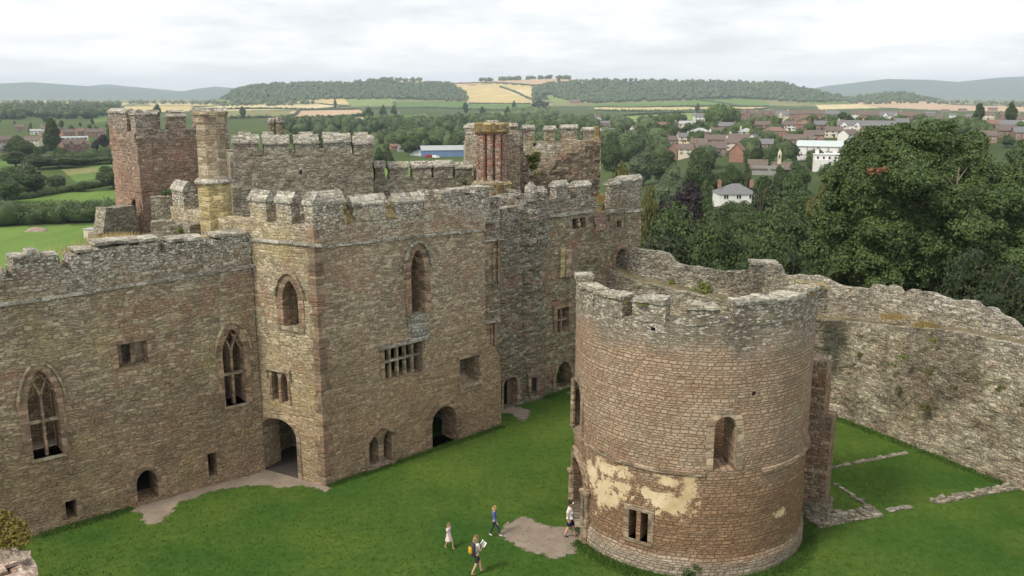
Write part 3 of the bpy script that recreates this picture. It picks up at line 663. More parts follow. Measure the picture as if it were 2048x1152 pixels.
f = lambda a_, b_, c_: WM.pt(oDr[0][0]-.2+1.6*a_, oDr[0][1]-.2+2.8*c_, -.75-.3*b_); obj('blocking', gridbox(f, 3, 1, 4, .03), M['buffash'], w)
w = obj('window', surround(WM, oX, .22, .12, .5), M['dress'], TM); m = (oX[0][0]+oX[-1][0])/2; zm = (oX[0][1]+oX[1][1])/2
mb = MB(); WM.bar(mb, (m, oX[0][1]), (m, oX[1][1]), .17, -.4, -.1); obj('mullion', mb.vf, M['buffash'], w); mb = MB(); WM.bar(mb, (oX[0][0], zm), (oX[-1][0], zm), .16, -.41, -.09); obj('transom', mb.vf, M['buffash'], w)
obj('doorway', surround(WM, oDw, .2, .12, .7), M['buffash'], TM)
# blocked two-light window with its red jambs, and the brick-red repair by the tower
for x0, x1, mt in ((1118, 1127, 'yellowash'), (1129, 1139, 'buffash')):
    a, z = WM.px(x0, 554); b, _ = WM.px(x1, 554); z2 = WM.px(x0, 499)[1]; obj('blocked_window', gridbox(lambda u, v, w_: WM.pt(a+(b-a)*u, z+(z2-z)*w_, .15-.2*v), 2, 1, 5, .02), M[mt], TM)
a, z = WM.px(1188, 462); b, z2 = WM.px(1211, 422); obj('brick_repair', gridbox(lambda u, v, w_: WM.pt(a+(b-a)*u+.15*math.sin(w_*7), z+(z2-z)*w_, .13-.3*v), 5, 1, 6, .06, 2.), M['brick'], TM)
string_course(WM, [(1.4, WM.px(1110, 430)[1]), (LM0-1.1, WM.px(1185, 421)[1])], TM, seed=12, h=.2); string_course(WM, [(LM0-.05, WM.px(1212, 423)[1]), (LM+.05, WM.px(1281, 420)[1])], TM, seed=13, h=.2)
for x0, x1, y in ((1072, 1092, 385), (1113, 1136, 372), (1152, 1181, 372)):
    a = WM.px(x0, y)[0]; b, z = WM.px(x1, y); merlon(WM, a, b, ztp, z, .55, 0, .3, M['mid'], TM)
for x0, x1, y in ((1222, 1240, 368), (1240, 1283, 368)):
    a = WM.px(x0, y)[0]; b, z = WM.px(x1, y); z = WM.px(x0, 370)[1] if x0 < 1230 else WM.px(1260, 362)[1]; merlon(WM, a, b, ztw-1.4, z, .5, 0 if x0 < 1230 else .01, .3, M['mid'], TM)
f = lambda a_, b_, c_: WM.pt(LM0-.95+1.2*a_, z_l-.35+(.5+.3*b_)*c_, -.1-.8*b_); obj('crenel_sill', gridbox(f, 4, 3, 2, .08), M['ochre'], TM)
# end of the range, returning north
f = lambda a_, b_, c_: WM.pt(LM-.95+.94*a_, -.4+(ztw-1.2)*c_, -1.0-4.5*b_); obj('end_wall', gridbox(f, 2, 8, 20, .08, 1.4), M['mid'], TM)
f = lambda a_, b_, c_: WM.pt(-.4+(LM-.4)*a_, -.4+(8.5)*c_, -5.5-.8*b_); obj('inner_wall', gridbox(f, 18, 1, 16, .1, 1.4), M['mid'], TM)

# ---- red sandstone tower at the far left
TR = thing('castle_tower', 'tall red sandstone tower with a battlemented top, at the far left of the ruin', 'castle tower', tuple(at(290, 465, 64)-Vector((0, 0, 8))))
c_ = at(290, 465, 63); r_ = at(470, 465, 68.5); l_ = at(238, 465, 66.2)
WA = Wall((c_.x, c_.y), (r_.x, r_.y)); WC = Wall((l_.x, l_.y), (c_.x, c_.y))
zt_ = WA.px(330, 262)[1]; LA, LC = WA.len, WC.len
oDoor = arch(WC.px(270, 465)[0], WC.px(286, 465)[0], WC.px(278, 468)[1], WC.px(278, 412)[1], WC.px(278, 399)[1], 4, 'four')
obj('wall', WC.skin([(0, 2), (LC, 2), (LC, zt_), (0, zt_)], [oDoor], 1.0, .35, .11), M['red'], TR)
obj('wall', WA.skin([(0, 2), (LA, 2), (LA, zt_), (0, zt_)], [], 1.0, .35, .09), M['red'], TR)
obj('doorway', surround(WC, oDoor, .25, .1, .6), M['dress'], TR)
f = lambda a_, b_, c__: WC.pt(0, 2+(zt_-2.05)*c__, -.2)+WA.u*(.2+6.5*b_)+WA.n*(-.02-.9*a_)*-1; obj('side_wall', gridbox(f, 2, 12, 26, .03, 1.2), M['red'], TR)
f = lambda a_, b_, c__: WA.pt(.6+(LA-.6)*a_, 2+(zt_-2.1)*c__, -LC+.9-.8*b_); obj('rear_wall', gridbox(f, 12, 2, 26, .1, 1.2), M['red'], TR)
f = lambda a_, b_, c__: WA.pt(LA-.9+.9*a_, 2+(zt_-2)*c__, -.9-(LC-1.4)*b_); obj('side_wall', gridbox(f, 2, 10, 24, .1, 1.2), M['red'], TR)
quadslab([WA.pt(.2, 0, -.9), WA.pt(LA-.3, 0, -.9), WA.pt(LA-.3, 0, -LC+.8), WA.pt(.2, 0, -LC+.8)], zt_-2.4, zt_-2.1, M['slab'], 'added_shade_deck', TR)  # unseen deck added to keep the tower interior dark
z2 = WA.px(330, 226)[1]
merlon(WC, 0, WC.px(252, 230)[0], zt_, z2, .7, 0, .25, M['red'], TR); merlon(WC, WC.px(266, 230)[0], LC+.02, zt_, z2, .7, 0, .22, M['red'], TR, over=.0)
merlon(WA, 0, WA.px(313, 230)[0], zt_, z2-.1, .7, .01, .25, M['red'], TR); merlon(WA, WA.px(337, 235)[0], WA.px(371, 235)[0], zt_, z2-.3, .6, 0, .15, M['red'], TR); merlon(WA, WA.px(392, 235)[0], LA, zt_, z2-.05, .6, 0, .3, M['red'], TR)
for x0, x1 in ((315, 338), (372, 393)):
    a = WA.px(x0, 260)[0]; b = WA.px(x1, 260)[0]; obj('crenel_sill', gridbox(lambda u, v, w_: WA.pt(a+(b-a)*u, zt_-.05+.16*w_, .1-.8*v), 3, 3, 1, .03), M['cope'], TR)
WAb = Wall(WA.pt(0, 0, -LC+.7), WA.pt(LA, 0, -LC+.7))
for a, b in ((.3, 1.6), (2.9, 3.9), (4.8, 5.9)): merlon(WAb, a, b, zt_, z2-.1, .6, 0, .15, M['red'], TR)
# lower grey wall standing in front of the tower foot
TLw = thing('wall', 'grey rubble wall in front of the red tower foot, with green shrubs on its head', 'wall', tuple(at(350, 440, 60)-Vector((0, 0, 8))))
WLw = Wall(at(300, 440, 59.5), at(520, 440, 62)); tl = jag(WLw.pxs([(300, 394), (340, 392), (400, 390), (455, 391), (512, 385)]), .4, .06, 4)
obj('wall_face', WLw.skin(([(tl[0][0], 3)]+tl+[(tl[-1][0], 3)])[::-1], [], 1., .4, .07), M['back'], TLw)

# ---- octagonal chimney
cb = at(436, 480, 45.5); z0c = cb.z-1.5; TC = thing('chimney', 'tall octagonal stone chimney with a yellow lower shaft, right of the red tower', 'chimney', (cb.x, cb.y, z0c))
def octo(cx, cy, segs, rot=math.pi/8-.42, n=8):
    V = []; Fc = []
    for z, r in segs:
        for i in range(n): t = rot+2*math.pi*i/n; V.append((cx+r*math.cos(t), cy+r*math.sin(t), z))
    for j in range(len(segs)-1):
        for i in range(n): Fc.append((j*n+i, j*n+(i+1) % n, (j+1)*n+(i+1) % n, (j+1)*n+i))
    Fc.append(tuple((len(segs)-1)*n+i for i in range(n))); return V, Fc
zb_ = z_for(cb.x, cb.y-.8, 368); zm_ = z_for(cb.x, cb.y-.8, 248); zT = z_for(cb.x, cb.y-.8, 224)
obj('lower_shaft', octo(cb.x, cb.y, [(z0c, .88), (zb_, .86)]), M['yellowash'], TC)
obj('collar', octo(cb.x, cb.y, [(zb_-.02, .88), (zb_, 1.02), (zb_+.08, 1.02), (zb_+.26, .8)]), M['cope'], TC)
obj('upper_shaft', octo(cb.x, cb.y, [(zb_+.1, .76), (zm_, .71)]), M['chim'], TC)
obj('cap', octo(cb.x, cb.y, [(zm_, .73), (zm_+.04, .80), (zm_+.12, .80), (zm_+.14, .76), (zT-.2, .78), (zT-.14, .86), (zT-.02, .84), (zT, .8), (zT, .5), (zT-.3, .5)]), M['chim'], TC)

# ---- rear battlemented block
TD = thing('castle_range', 'broad rear block with pale coped merlons, right of the octagonal chimney', 'castle building', tuple(at(600, 385, 58)-Vector((0, 0, 12))))
WD = Wall(at(464, 380, 56.5), at(747, 380, 59.5)); zd = WD.px(600, 308)[1]; LD = WD.len
obj('wall', WD.skin([(0, 4), (LD, 4), (LD, zd-.1), (0, zd)], [rpx(WD, 598, 348, 604, 340)], 1.2, .35, .06), M['back'], TD)
for x0, x1, y in ((466, 517, 287), (527, 577, 288), (590, 636, 287), (651, 700, 284), (707, 748, 288)):
    a = WD.px(x0, y)[0]; b, z = WD.px(x1, y); merlon(WD, a, b, zd-.1, z, .7, 0, .5, M['back'], TD)
f = lambda a_, b_, c__: WD.pt(LD-.9+.88*a_, 4+(zd-4.2)*c__, -1.1-6*b_); obj('end_wall', gridbox(f, 2, 10, 18, .07, 1.4), M['back'], TD)
f = lambda a_, b_, c__: WD.pt(.02+.88*a_, 4+(zd-4.2)*c__, -1.1-6*b_); obj('end_wall', gridbox(f, 2, 10, 18, .07, 1.4), M['back'], TD)
f = lambda a_, b_, c__: WD.pt(LD*a_, 4+(zd-4.1)*c__, -7-.8*b_); obj('rear_wall', gridbox(f, 24, 1, 18, .07, 1.4), M['back'], TD)
WDb = Wall(WD.pt(0, 0, -7), WD.pt(LD, 0, -7))
for x0, x1 in ((480, 500), (528, 545), (600, 625), (648, 676), (712, 735)):
    a = WDb.px(x0, 280)[0]; b, z = WDb.px(x1, 276); merlon(WDb, a, b, zd-.1, z, .6, 0, .35, M['back'], TD)
quadslab([WD.pt(.5, 0, -1), WD.pt(LD-.5, 0, -1), WD.pt(LD-.5, 0, -7), WD.pt(.5, 0, -7)], zd-2.2, zd-2, M['slab'], 'added_shade_deck', TD)  # unseen deck added to keep skylight out of the block
for k, (x, yt) in enumerate(((546, 236), (562, 234))):
    p = at(x, 290, 70); zt1 = z_for(p.x, p.y, yt); t_ = thing('stone_finial', ('left', 'right')[k]+' one of two slim stone posts rising behind the rear battlements', 'stone post', (p.x, p.y, p.z-3), 'slim stone posts')
    obj('shaft', octo(p.x, p.y, [(p.z-3, .32), (zt1-.5, .28)]), M['dressgrey'], t_); obj('cap', octo(p.x, p.y, [(zt1-.5, .28), (zt1-.42, .36), (zt1-.1, .33), (zt1, .25)]), M['cope'], t_)

# ---- low battlement between the rear block and the brick chimney
TE = thing('wall', 'low dark battlemented wall between the rear block and the brick chimney stack', 'battlement wall', tuple(at(840, 385, 62)-Vector((0, 0, 12))))
WE = Wall(at(745, 380, 60), at(948, 380, 62.5)); ze = WE.px(840, 357)[1]
obj('wall_face', WE.skin([(-.2, 4), (WE.len, 4), (WE.len, ze), (-.2, ze)], [], 1., .35, .07), M['back'], TE)
for x0, x1, y in ((750, 769, 335), (778, 816, 336), (825, 862, 335), (867, 905, 333), (910, 944, 336)):
    a = WE.px(x0, y)[0]; b, z = WE.px(x1, y); merlon(WE, a, b, ze, z, .6, 0, .36, M['back'], TE, amp=.06)

# ---- garderobe tower, ruined open towards the viewer
TG = thing('castle_tower', 'roofless broken tower with ivy inside, right of the brick chimney stack', 'castle tower', tuple(at(1060, 390, 64)-Vector((0, 0, 12))))
WGb = Wall(at(932, 300, 68), at(1202, 300, 70.5)); zg = WGb.px(1090, 283)[1]; LG = WGb.len
hW = rpx(WGb, 1066, 292, 1072, 287)
obj('rear_wall', WGb.skin([(0, 2), (LG, 2), (LG, zg), (WGb.px(1060, 280)[0], zg), (0, zg+.1)], [hW], 1., .35, .1), M['gardin'], TG)
for x0, x1, y in ((932, 952, 258), (1020, 1034, 254), (1048, 1069, 258), (1091, 1111, 260), (1124, 1155, 257), (1168, 1188, 262)):
    a = WGb.px(x0, y)[0]; b, z = WGb.px(x1, y); merlon(WGb, a, b, zg-.05, z, .55, 0, .22, M['gard'], TG)
mb = MB(); p = WGb.pt(WGb.px(1194, 260)[0], 0, -.2); z = WGb.px(1194, 262)[1]; obj('corner_post', octo(p.x, p.y, [(zg-.5, .38), (z, .36), (z+.35, .2)], n=6), M['ochre'], TG)
WGl = Wall(at(930, 300, 64), at(958, 300, 62.8)); obj('side_wall', WGl.skin([(0, 2), (WGl.len, 2), (WGl.len, WGl.px(945, 264)[1]), (0, WGl.px(931, 264)[1])], [], 4.2, .35, .05), M['gard'], TG)
merlon(WGl, 0, WGl.len, WGl.px(945, 265)[1], WGl.px(945, 256)[1], .8, 0, .25, M['gard'], TG)
WGf = Wall(at(1013, 380, 62.5), at(1202, 380, 65.5))
st = WGf.pxs([(1013, 268), (1036, 266), (1042, 290), (1047, 305), (1054, 320), (1058, 345), (1056, 362), (1066, 357), (1085, 355), (1098, 350), (1103, 338), (1112, 322), (1124, 314), (1150, 305), (1170, 297), (1180, 283), (1201, 280)])
st = jag(st, .3, .10, 11)
obj('front_wall', WGf.skin(([(st[0][0], 2)]+st+[(st[-1][0], 2)])[::-1], [], 1.4, .25, .22), M['gardf'], TG)
obj('pilaster', gridbox(lambda a_, b_, c__: WGf.pt(-.05+(WGf.px(1037, 300)[0]+.05)*a_, 2+(WGf.px(1025, 268)[1]-2)*c__, .32-.9*b_), 5, 2, 40, .07, 2.), M['gard'], TG)
f = lambda a_, b_, c__: WGf.pt(WGf.px(1183, 330)[0]+(WGf.len-WGf.px(1183, 330)[0])*a_, 2+(WGf.px(1192, 284)[1]-2)*c__, -1.0-4.2*b_); obj('side_wall', gridbox(f, 2, 8, 24, .08, 1.4), M['gard'], TG)

# ---- brick chimney stack
cbp = at(984, 385, 60.8); TCk = thing('chimney', 'wide cluster chimney of red brick shafts under an ochre cap, left of the broken tower', 'chimney stack', (cbp.x, cbp.y, z_for(cbp.x, cbp.y, 400)-2))
zA = z_for(cbp.x, cbp.y-1, 364); zB = z_for(cbp.x, cbp.y-1, 268); zC_ = z_for(cbp.x, cbp.y-1, 246)
obj('base', octo(cbp.x, cbp.y, [(zA-5, 1.35), (zA-.25, 1.3), (zA-.2, 1.42), (zA, 1.2)]), M['yellowash'], TCk)
for k in range(10):
    t = 2*math.pi*k/10+.2; x = cbp.x+.86*math.cos(t); y = cbp.y+.86*math.sin(t)
    obj('brick_shaft', octo(x, y, [(zA-.05, .32), (zA+.15, .215), (zB-.1, .215), (zB+.02, .34)], rot=t), M['brick'], TCk)
obj('core', octo(cbp.x, cbp.y, [(zA-.05, .74), (zB, .74)]), M['brick'], TCk)
V, Fc = octo(cbp.x, cbp.y, [(zB-.02, 1.08), (zB+.1, 1.2), (zB+.2, 1.24), (zB+.22, 1.16), (zC_-.1, 1.2), (zC_, 1.12)]); obj('cap', (V, Fc), M['ochre'], TCk)
obj('flue_pot', octo(cbp.x+.1, cbp.y, [(zC_-.02, .5), (zC_+.14, .45)]), M['cope'], TCk)
# plinth masonry around it joining the parapets
TPl = thing('wall', 'ochre and grey masonry footing below the brick chimney stack', 'wall', tuple(at(990, 400, 57)-Vector((0, 0, 10))))
WP = Wall(at(940, 400, 57.2), at(1064, 400, 58.2)); st = jag(WP.pxs([(940, 384), (962, 366), (1008, 366), (1012, 378), (1036, 382), (1040, 396), (1064, 398)]), .35, .08, 12)
obj('wall_face', WP.skin(([(st[0][0], 6)]+st+[(st[-1][0], 6)])[::-1], [], 1.4, .35, .1), M['gard'], TPl)
a, z = WP.px(992, 398); b, z2 = WP.px(1003, 368); obj('ochre_pier', gridbox(lambda u, v, w_: WP.pt(a+(b-a)*u, z+(z2-z)*w_, .3-.4*v), 2, 1, 5, .04), M['ochre'], TPl)

# ---- round tower (chapel) in front
RX, RY, RR = 7.85, 37.1, 5.06
def tower_mat():
    m, t = new_mat('round tower masonry'); P = t.n('ShaderNodeNewGeometry').outputs['Position']
    uvn = t.n('ShaderNodeUVMap', uv_map='UVMap').outputs[0]
    wn = t.n('ShaderNodeTexNoise', {'Vector': P, 'Scale': 1.6, 'Detail': 3.}).outputs[1]
    uv = t.vadd(uvn, t.vmul(t.vadd(wn, (-.5, -.5, -.5)), (.3, .12, 0)))
    wn2 = t.n('ShaderNodeTexNoise', {'Vector': P, 'Scale': 7., 'Detail': 2.}).outputs[1]; uv = t.vadd(uv, t.vmul(t.vadd(wn2, (-.5, -.5, -.5)), (.12, .05, 0)))
    su = t.n('ShaderNodeSeparateXYZ', {0: uvn}); U = su.outputs[0]; sw = t.n('ShaderNodeSeparateXYZ', {0: uv}); z = t.n('ShaderNodeSeparateXYZ', {0: P}).outputs[2]
    zk = t.math('MULTIPLY', sw.outputs[1], 8.4); zk = t.math('ADD', zk, t.math('MULTIPLY', t.math('SINE', t.math('MULTIPLY', zk, 1.13)), .28)); row = t.math('FLOOR', zk); fr = t.math('FRACT', zk); hd = t.math('MULTIPLY', t.math('MINIMUM', fr, t.math('SUBTRACT', 1., fr)), .55)
    vv_ = t.n('ShaderNodeCombineXYZ', {0: t.math('ADD', t.math('MULTIPLY', sw.outputs[0], 3.3), t.math('MULTIPLY', row, 3.73)), 1: t.math('MULTIPLY', row, 7.31), 2: 0.}).outputs[0]
    vb = t.n('ShaderNodeTexVoronoi', {'Vector': vv_, 'Scale': 1., 'Randomness': .55}, voronoi_dimensions='2D'); vbe = t.n('ShaderNodeTexVoronoi', {'Vector': vv_, 'Scale': 1., 'Randomness': .55}, voronoi_dimensions='2D', feature='DISTANCE_TO_EDGE').outputs[0]
    r1 = t.n('ShaderNodeSeparateColor', {0: vb.outputs['Color']}).outputs[0]; jfac = t.mapr(t.math('ADD', t.math('MINIMUM', vbe, hd), t.math('MULTIPLY', t.math('SUBTRACT', t.noise(P, 9, 3), .5), .07)), .02, .10, 1., 0.)
    big = t.noise(P, .4, 5, .6); big2 = t.noise(t.vadd(P, (13, 5, 2)), .9, 5, .65); fine = t.noise(P, 11, 4, .65)
    vz = t.n('ShaderNodeTexVoronoi', {'Vector': t.vmul(P, (6., 6., 13.)), 'Scale': 1., 'Randomness': 1.}); vr = t.n('ShaderNodeSeparateColor', {0: vz.outputs['Color']}).outputs[0]
    ve = t.n('ShaderNodeTexVoronoi', {'Vector': t.vmul(P, (6., 6., 13.)), 'Scale': 1., 'Randomness': 1.}, feature='DISTANCE_TO_EDGE').outputs[0]
    col = t.mix(r1, (.30, .20, .13), (.46, .33, .225))
    col = t.mix(t.mapr(big2, .4, .66), col, t.mix(r1, (.36, .275, .19), (.48, .38, .275)))
    low = t.mapr(t.math('ADD', z, t.math('MULTIPLY', big, 2.)), 4.3, 6.2, 1, 0, True)
    col = t.mix(t.math('MULTIPLY', low, .9), col, t.mix(r1, (.225, .13, .072), (.35, .215, .125)))
    vlow = t.mapr(t.math('ADD', z, t.math('MULTIPLY', big, 1.)), 1.0, 1.7, 1, 0, True); col = t.mix(vlow, col, t.mix(r1, (.33, .27, .2), (.48, .41, .32)))
    uz = t.mapr(t.math('ADD', z, t.math('MULTIPLY', t.math('SUBTRACT', big, .5), 4.)), 8.9, 10.5, 0, 1, True)
    gr = t.n('ShaderNodeValToRGB', {0: vr}); e = gr.color_ramp.elements; e[0].color = (.17, .155, .12, 1); e[1].color = (.50, .47, .39, 1); q = e.new(.5); q.color = (.29, .265, .205, 1)
    col = t.mix(t.math('MULTIPLY', uz, .88), col, gr.outputs[0])
    dk = t.mapr(U, 12., 21.); col = t.mix(t.math('MULTIPLY', t.mapr(U, 15., 22.), .38), col, t.mix(1., col, (.62, .62, .63), 'MULTIPLY')); st = t.noise(t.vmul(P, (1., 1., .3)), .8, 5, .62)  # shade side painted in: colour multiplied darker towards the tower's right
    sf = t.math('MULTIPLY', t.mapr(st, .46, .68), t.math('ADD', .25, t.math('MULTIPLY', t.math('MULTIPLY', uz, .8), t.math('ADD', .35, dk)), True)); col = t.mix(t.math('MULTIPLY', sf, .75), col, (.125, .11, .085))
    lm = t.mapr(t.math('ADD', vr, t.math('MULTIPLY', t.math('SUBTRACT', fine, .5), .7)), .74, .84)
    col = t.mix(t.math('MULTIPLY', lm, t.math('ADD', t.math('MULTIPLY', uz, .5), .05), True), col, (.58, .565, .50))
    ol = t.math('MULTIPLY', t.mapr(t.noise(t.vadd(P, (8, 8, 8)), .9, 5, .7), .55, .66), t.mapr(z, 10.4, 11.3)); col = t.mix(ol, col, (.28, .21, .06))
    # pale lime plaster clinging above the little window
    pm = None
    for (pu, pz, ru, rz) in PLASTER:
        d = t.math('SUBTRACT', 1., t.math('SQRT', t.math('ADD', t.math('POWER', t.math('DIVIDE', t.math('ABSOLUTE', t.math('SUBTRACT', U, pu)), ru), 2.), t.math('POWER', t.math('DIVIDE', t.math('ABSOLUTE', t.math('SUBTRACT', z, pz)), rz), 2.))))
        pm = d if pm is None else t.math('MAXIMUM', pm, d)
    pn = t.math('SUBTRACT', t.noise(t.vadd(P, (1, 2, 8)), 2.0, 8, .7), .5)
    pmask = t.mapr(t.math('ADD', t.math('ADD', t.math('ADD', t.math('MULTIPLY', pm, .75), .16), t.math('MULTIPLY', pn, 5.)), t.math('MULTIPLY', jfac, .35)), .26, .30)
    joint = jfac
    mask_up = t.math('MULTIPLY', uz, .8)
    jt = t.math('MAXIMUM', t.math('MULTIPLY', joint, t.math('SUBTRACT', 1., mask_up)), t.math('MULTIPLY', t.mapr(ve, 0, .08, 1, 0), mask_up))
    col = t.mix(t.mapr(fine, .2, .8), t.mix(1., col, (.82, .81, .8), 'MULTIPLY'), t.mix(1., col, (1.15, 1.14, 1.12), 'MULTIPLY'))
    col = t.mix(t.math('MULTIPLY', jt, .48), col, (.125, .092, .065))
    col = t.mix(pmask, col, t.mix(t.mapr(big2, .35, .65), (.50, .37, .21), (.70, .57, .38)))
    hgt = t.math('ADD', t.math('MULTIPLY', t.math('SUBTRACT', 1., jt), t.math('ADD', .5, t.math('MULTIPLY', r1, .5))), t.math('MULTIPLY', fine, .4))
    hgt = t.mix(pmask, hgt, t.math('ADD', 1.15, t.math('MULTIPLY', fine, .15)))
    finish(t, col, .95, hgt, .85, .09, .1); return m
def tower_ang(px, py, zg_=None):
    """angle and height of the point of the tower's outer face seen at a pixel"""
    d = Vector(ray(px, py)); o = Vector((0, 0, H)); a = d.x**2+d.y**2; b = 2*(d.x*(-RX)+d.y*(-RY)); c = RX**2+RY**2-RR**2
    D = b*b-4*a*c
    if D < 0: D = 0
    t = (-b-math.sqrt(D))/(2*a); p = o+d*t; return math.atan2(p.y-RY, p.x-RX), p.z
def UZ(px, py): a, z = tower_ang(px, py); return ((a+math.pi*1.5) % (2*math.pi))*RR, z     # arc metres
# arc coordinate: measured counter-clockwise starting from the far side
PLASTER = []
for (x, y, wx, wy) in ((1212, 985, 24, 34), (1245, 975, 20, 10), (1185, 945, 14, 24), (1340, 1005, 42, 22), (1375, 980, 16, 28), (1345, 965, 36, 10), (1310, 990, 26, 14), (1560, 1025, 12, 8), (1220, 940, 30, 14)):
    u0, z0_ = UZ(x-wx, y); u1, _ = UZ(x+wx, y); uc, zc_ = UZ(x, y); _, z1_ = UZ(x, y-wy); PLASTER.append((uc, zc_, abs(u1-u0)/2, abs(z1_-zc_)))
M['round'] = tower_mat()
M['pier'] = stone('pier masonry', [(.28, .20, .14), (.42, .31, .22)], 6.5, 8.5, .8, red=(.30, .17, .11), redamt=.7, rub=1., coarse=.9)
TT = thing('round_tower', 'large round roofless tower of coursed tan stone in the foreground', 'round tower', (RX, RY, 0))
ZTOP = 10.55
def arcpoint(u, z, off=0.):
    t = u/RR-math.pi*1.5; r = RR+off+(.10 if z < .9 else 0)-(.0)*z
    return Vector((RX+r*math.cos(t), RY+r*math.sin(t), z))
def cyl_skin(outline, holes, thick, step, amp):
    """flat panel in arc metres bent round the tower"""
    Wf = Wall((0, 10), (10, 10)); Wf.p = Vector((0, 0, 0)); Wf.u = Vector((1, 0, 0)); Wf.n = Vector((0, -1, 0))
    V, Fc = Wf.skin(outline, holes, thick, step, 0.)
    out = []
    for x, y, z in V:
        off = -y
        if off < -thick/2: p = arcpoint(x, z, -thick)
        else: p = arcpoint(x, z, 0); p = p+(p-Vector((RX, RY, p.z))).normalized()*(fbm(p, .8, 4)*amp*1.2+fbm(p, 3.5, 2)*amp*.5)
        out.append(tuple(p))
    return out, Fc, [(x, z) for x, y, z in V]
C2 = 2*math.pi*RR
def U(px, py): return UZ(px, py)
wl, wr = U(1425, 940), U(1468, 940); wtop = U(1446, 833)[1]; oN = arch(wl[0], wr[0], (wl[1]+wr[1])/2, wtop-(wr[0]-wl[0])/2, wtop, 8, 'round')
a = U(1257, 1075); b = U(1295, 1082); zt1 = U(1275, 1022)[1]; zb1 = (a[1]+b[1])/2-.02; mm_ = (a[0]+b[0])/2
oQ1 = rect(a[0], mm_-.09, zb1, zt1); oQ2 = rect(mm_+.09, b[0], zb1, zt1)
# portal and round window on the left limb
ud0, ud1 = U(1142, 1000)[0], U(1176, 1000)[0]
angs = ud1/RR; oPt = arch(ud1-2.3, ud1-.35, 0.02, 2.5, U(1160, 925)[1], 8, 'round')
u2 = U(1163, 850)[0]; oLw = arch(u2-1.25, u2-.05, U(1160, 868)[1], U(1160, 790)[1]-.1, U(1155, 762)[1], 7, 'round')
h1 = U(1306, 659); h2 = U(1508, 788); holes = [oN, oQ1, oQ2, oPt, oLw, rect(h1[0]-.09, h1[0]+.1, h1[1]-.06, h1[1]+.08), rect(h2[0]-.09, h2[0]+.1, h2[1]-.09, h2[1]+.09)]
ua, ub = C2*.25-1.2, C2*.75+1.2                       # the half towards the viewer keeps its full height
rt = jag([(ua, ZTOP-.4), (C2*.3, ZTOP-.05), (C2*.5, ZTOP+.02), (C2*.62, ZTOP+.02), (ub, ZTOP)], .4, .05, 21)
back = jag([(ub+.05, 8.6), (C2, 7.9), (C2+ua-.05, 8.4)], .5, .1, 22)
front = ([(ua, -.3)]+rt+[(ub, -.3)])[::-1]
def with_uv(VFU, name, mat, parent):
    V, Fc, uv = VFU; o = obj(name, (V, Fc), mat, parent); l = o.data.uv_layers.new(name='UVMap')
    vi = np.empty(len(o.data.loops), dtype=np.int32); o.data.loops.foreach_get('vertex_index', vi); l.data.foreach_set('uv', np.array(uv, dtype=np.float32)[vi].ravel()); return o
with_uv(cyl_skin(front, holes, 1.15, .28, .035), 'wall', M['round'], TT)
with_uv(cyl_skin(([(ub+.0, -.3)]+back+[(C2+ua, -.3)])[::-1], [], 1.1, .4, .05), 'rear_wall', M['round'], TT)
# merlons of the rim, from pixels: left x, right x, top row at the left and right
def rim_merlon(x0, x1, y0, y1, zb, thick=.75, moss=0):
    a, za_ = U(x0, y0); b, zb_ = U(x1, y1)
    n = max(3, int((b-a)/.2)); amp = .05
    def f(u, v, w_):
        uu = a+(b-a)*u; zt = za_+(zb_-za_)*u; return arcpoint(uu, zb-.05+(zt-zb+.05)*w_, .02-thick*v)
    V, Fc = gridbox(f, n, 3, max(2, int((za_-zb)/.2)), .045, 2.6)
    uv = [(((math.atan2(y-RY, x-RX)+math.pi*1.5) % (2*math.pi))*RR, z) for x, y, z in V]
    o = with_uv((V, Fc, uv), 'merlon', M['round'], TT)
    nn = max(1, int((b-a)/.55))
    for k in range(nn):
        s0 = a+(b-a)*k/nn; s1 = a+(b-a)*(k+1)/nn-.03; zt = za_+(zb_-za_)*(k+.5)/nn
        g = lambda u, v, w_: arcpoint(s0-.02+(s1-s0+.03)*u, zt-.03+(.13+.05*math.sin(k*2.3+a))*w_, .10-(thick+.18)*v)
        obj('coping', gridbox(g, 3, 4, 1, .045, 3.), M['mosscope'] if moss else M['cope'], o)
M['mosscope'] = stone('mossy coping stone', [(.26, .22, .12), (.40, .35, .22)], 8., 10., .5, red=(.30, .21, .05), redamt=1.0, rub=.6, coarse=.6)
for m_args in ((1140.5, 1158, 556, 552, ZTOP-.1, .6, 0), (1158, 1187, 574, 580, ZTOP-.1, .7, 1), (1190, 1246, 586, 598, ZTOP-.02, .8, 1), (1266, 1332, 600, 608, ZTOP-.02, .8, 0), (1372, 1440, 617, 617, ZTOP, .8, 1), (1473, 1608, 608, 592, ZTOP, .8, 0), (1608, 1636, 585, 574, ZTOP-.2, .7, 1)):
    rim_merlon(*m_args)
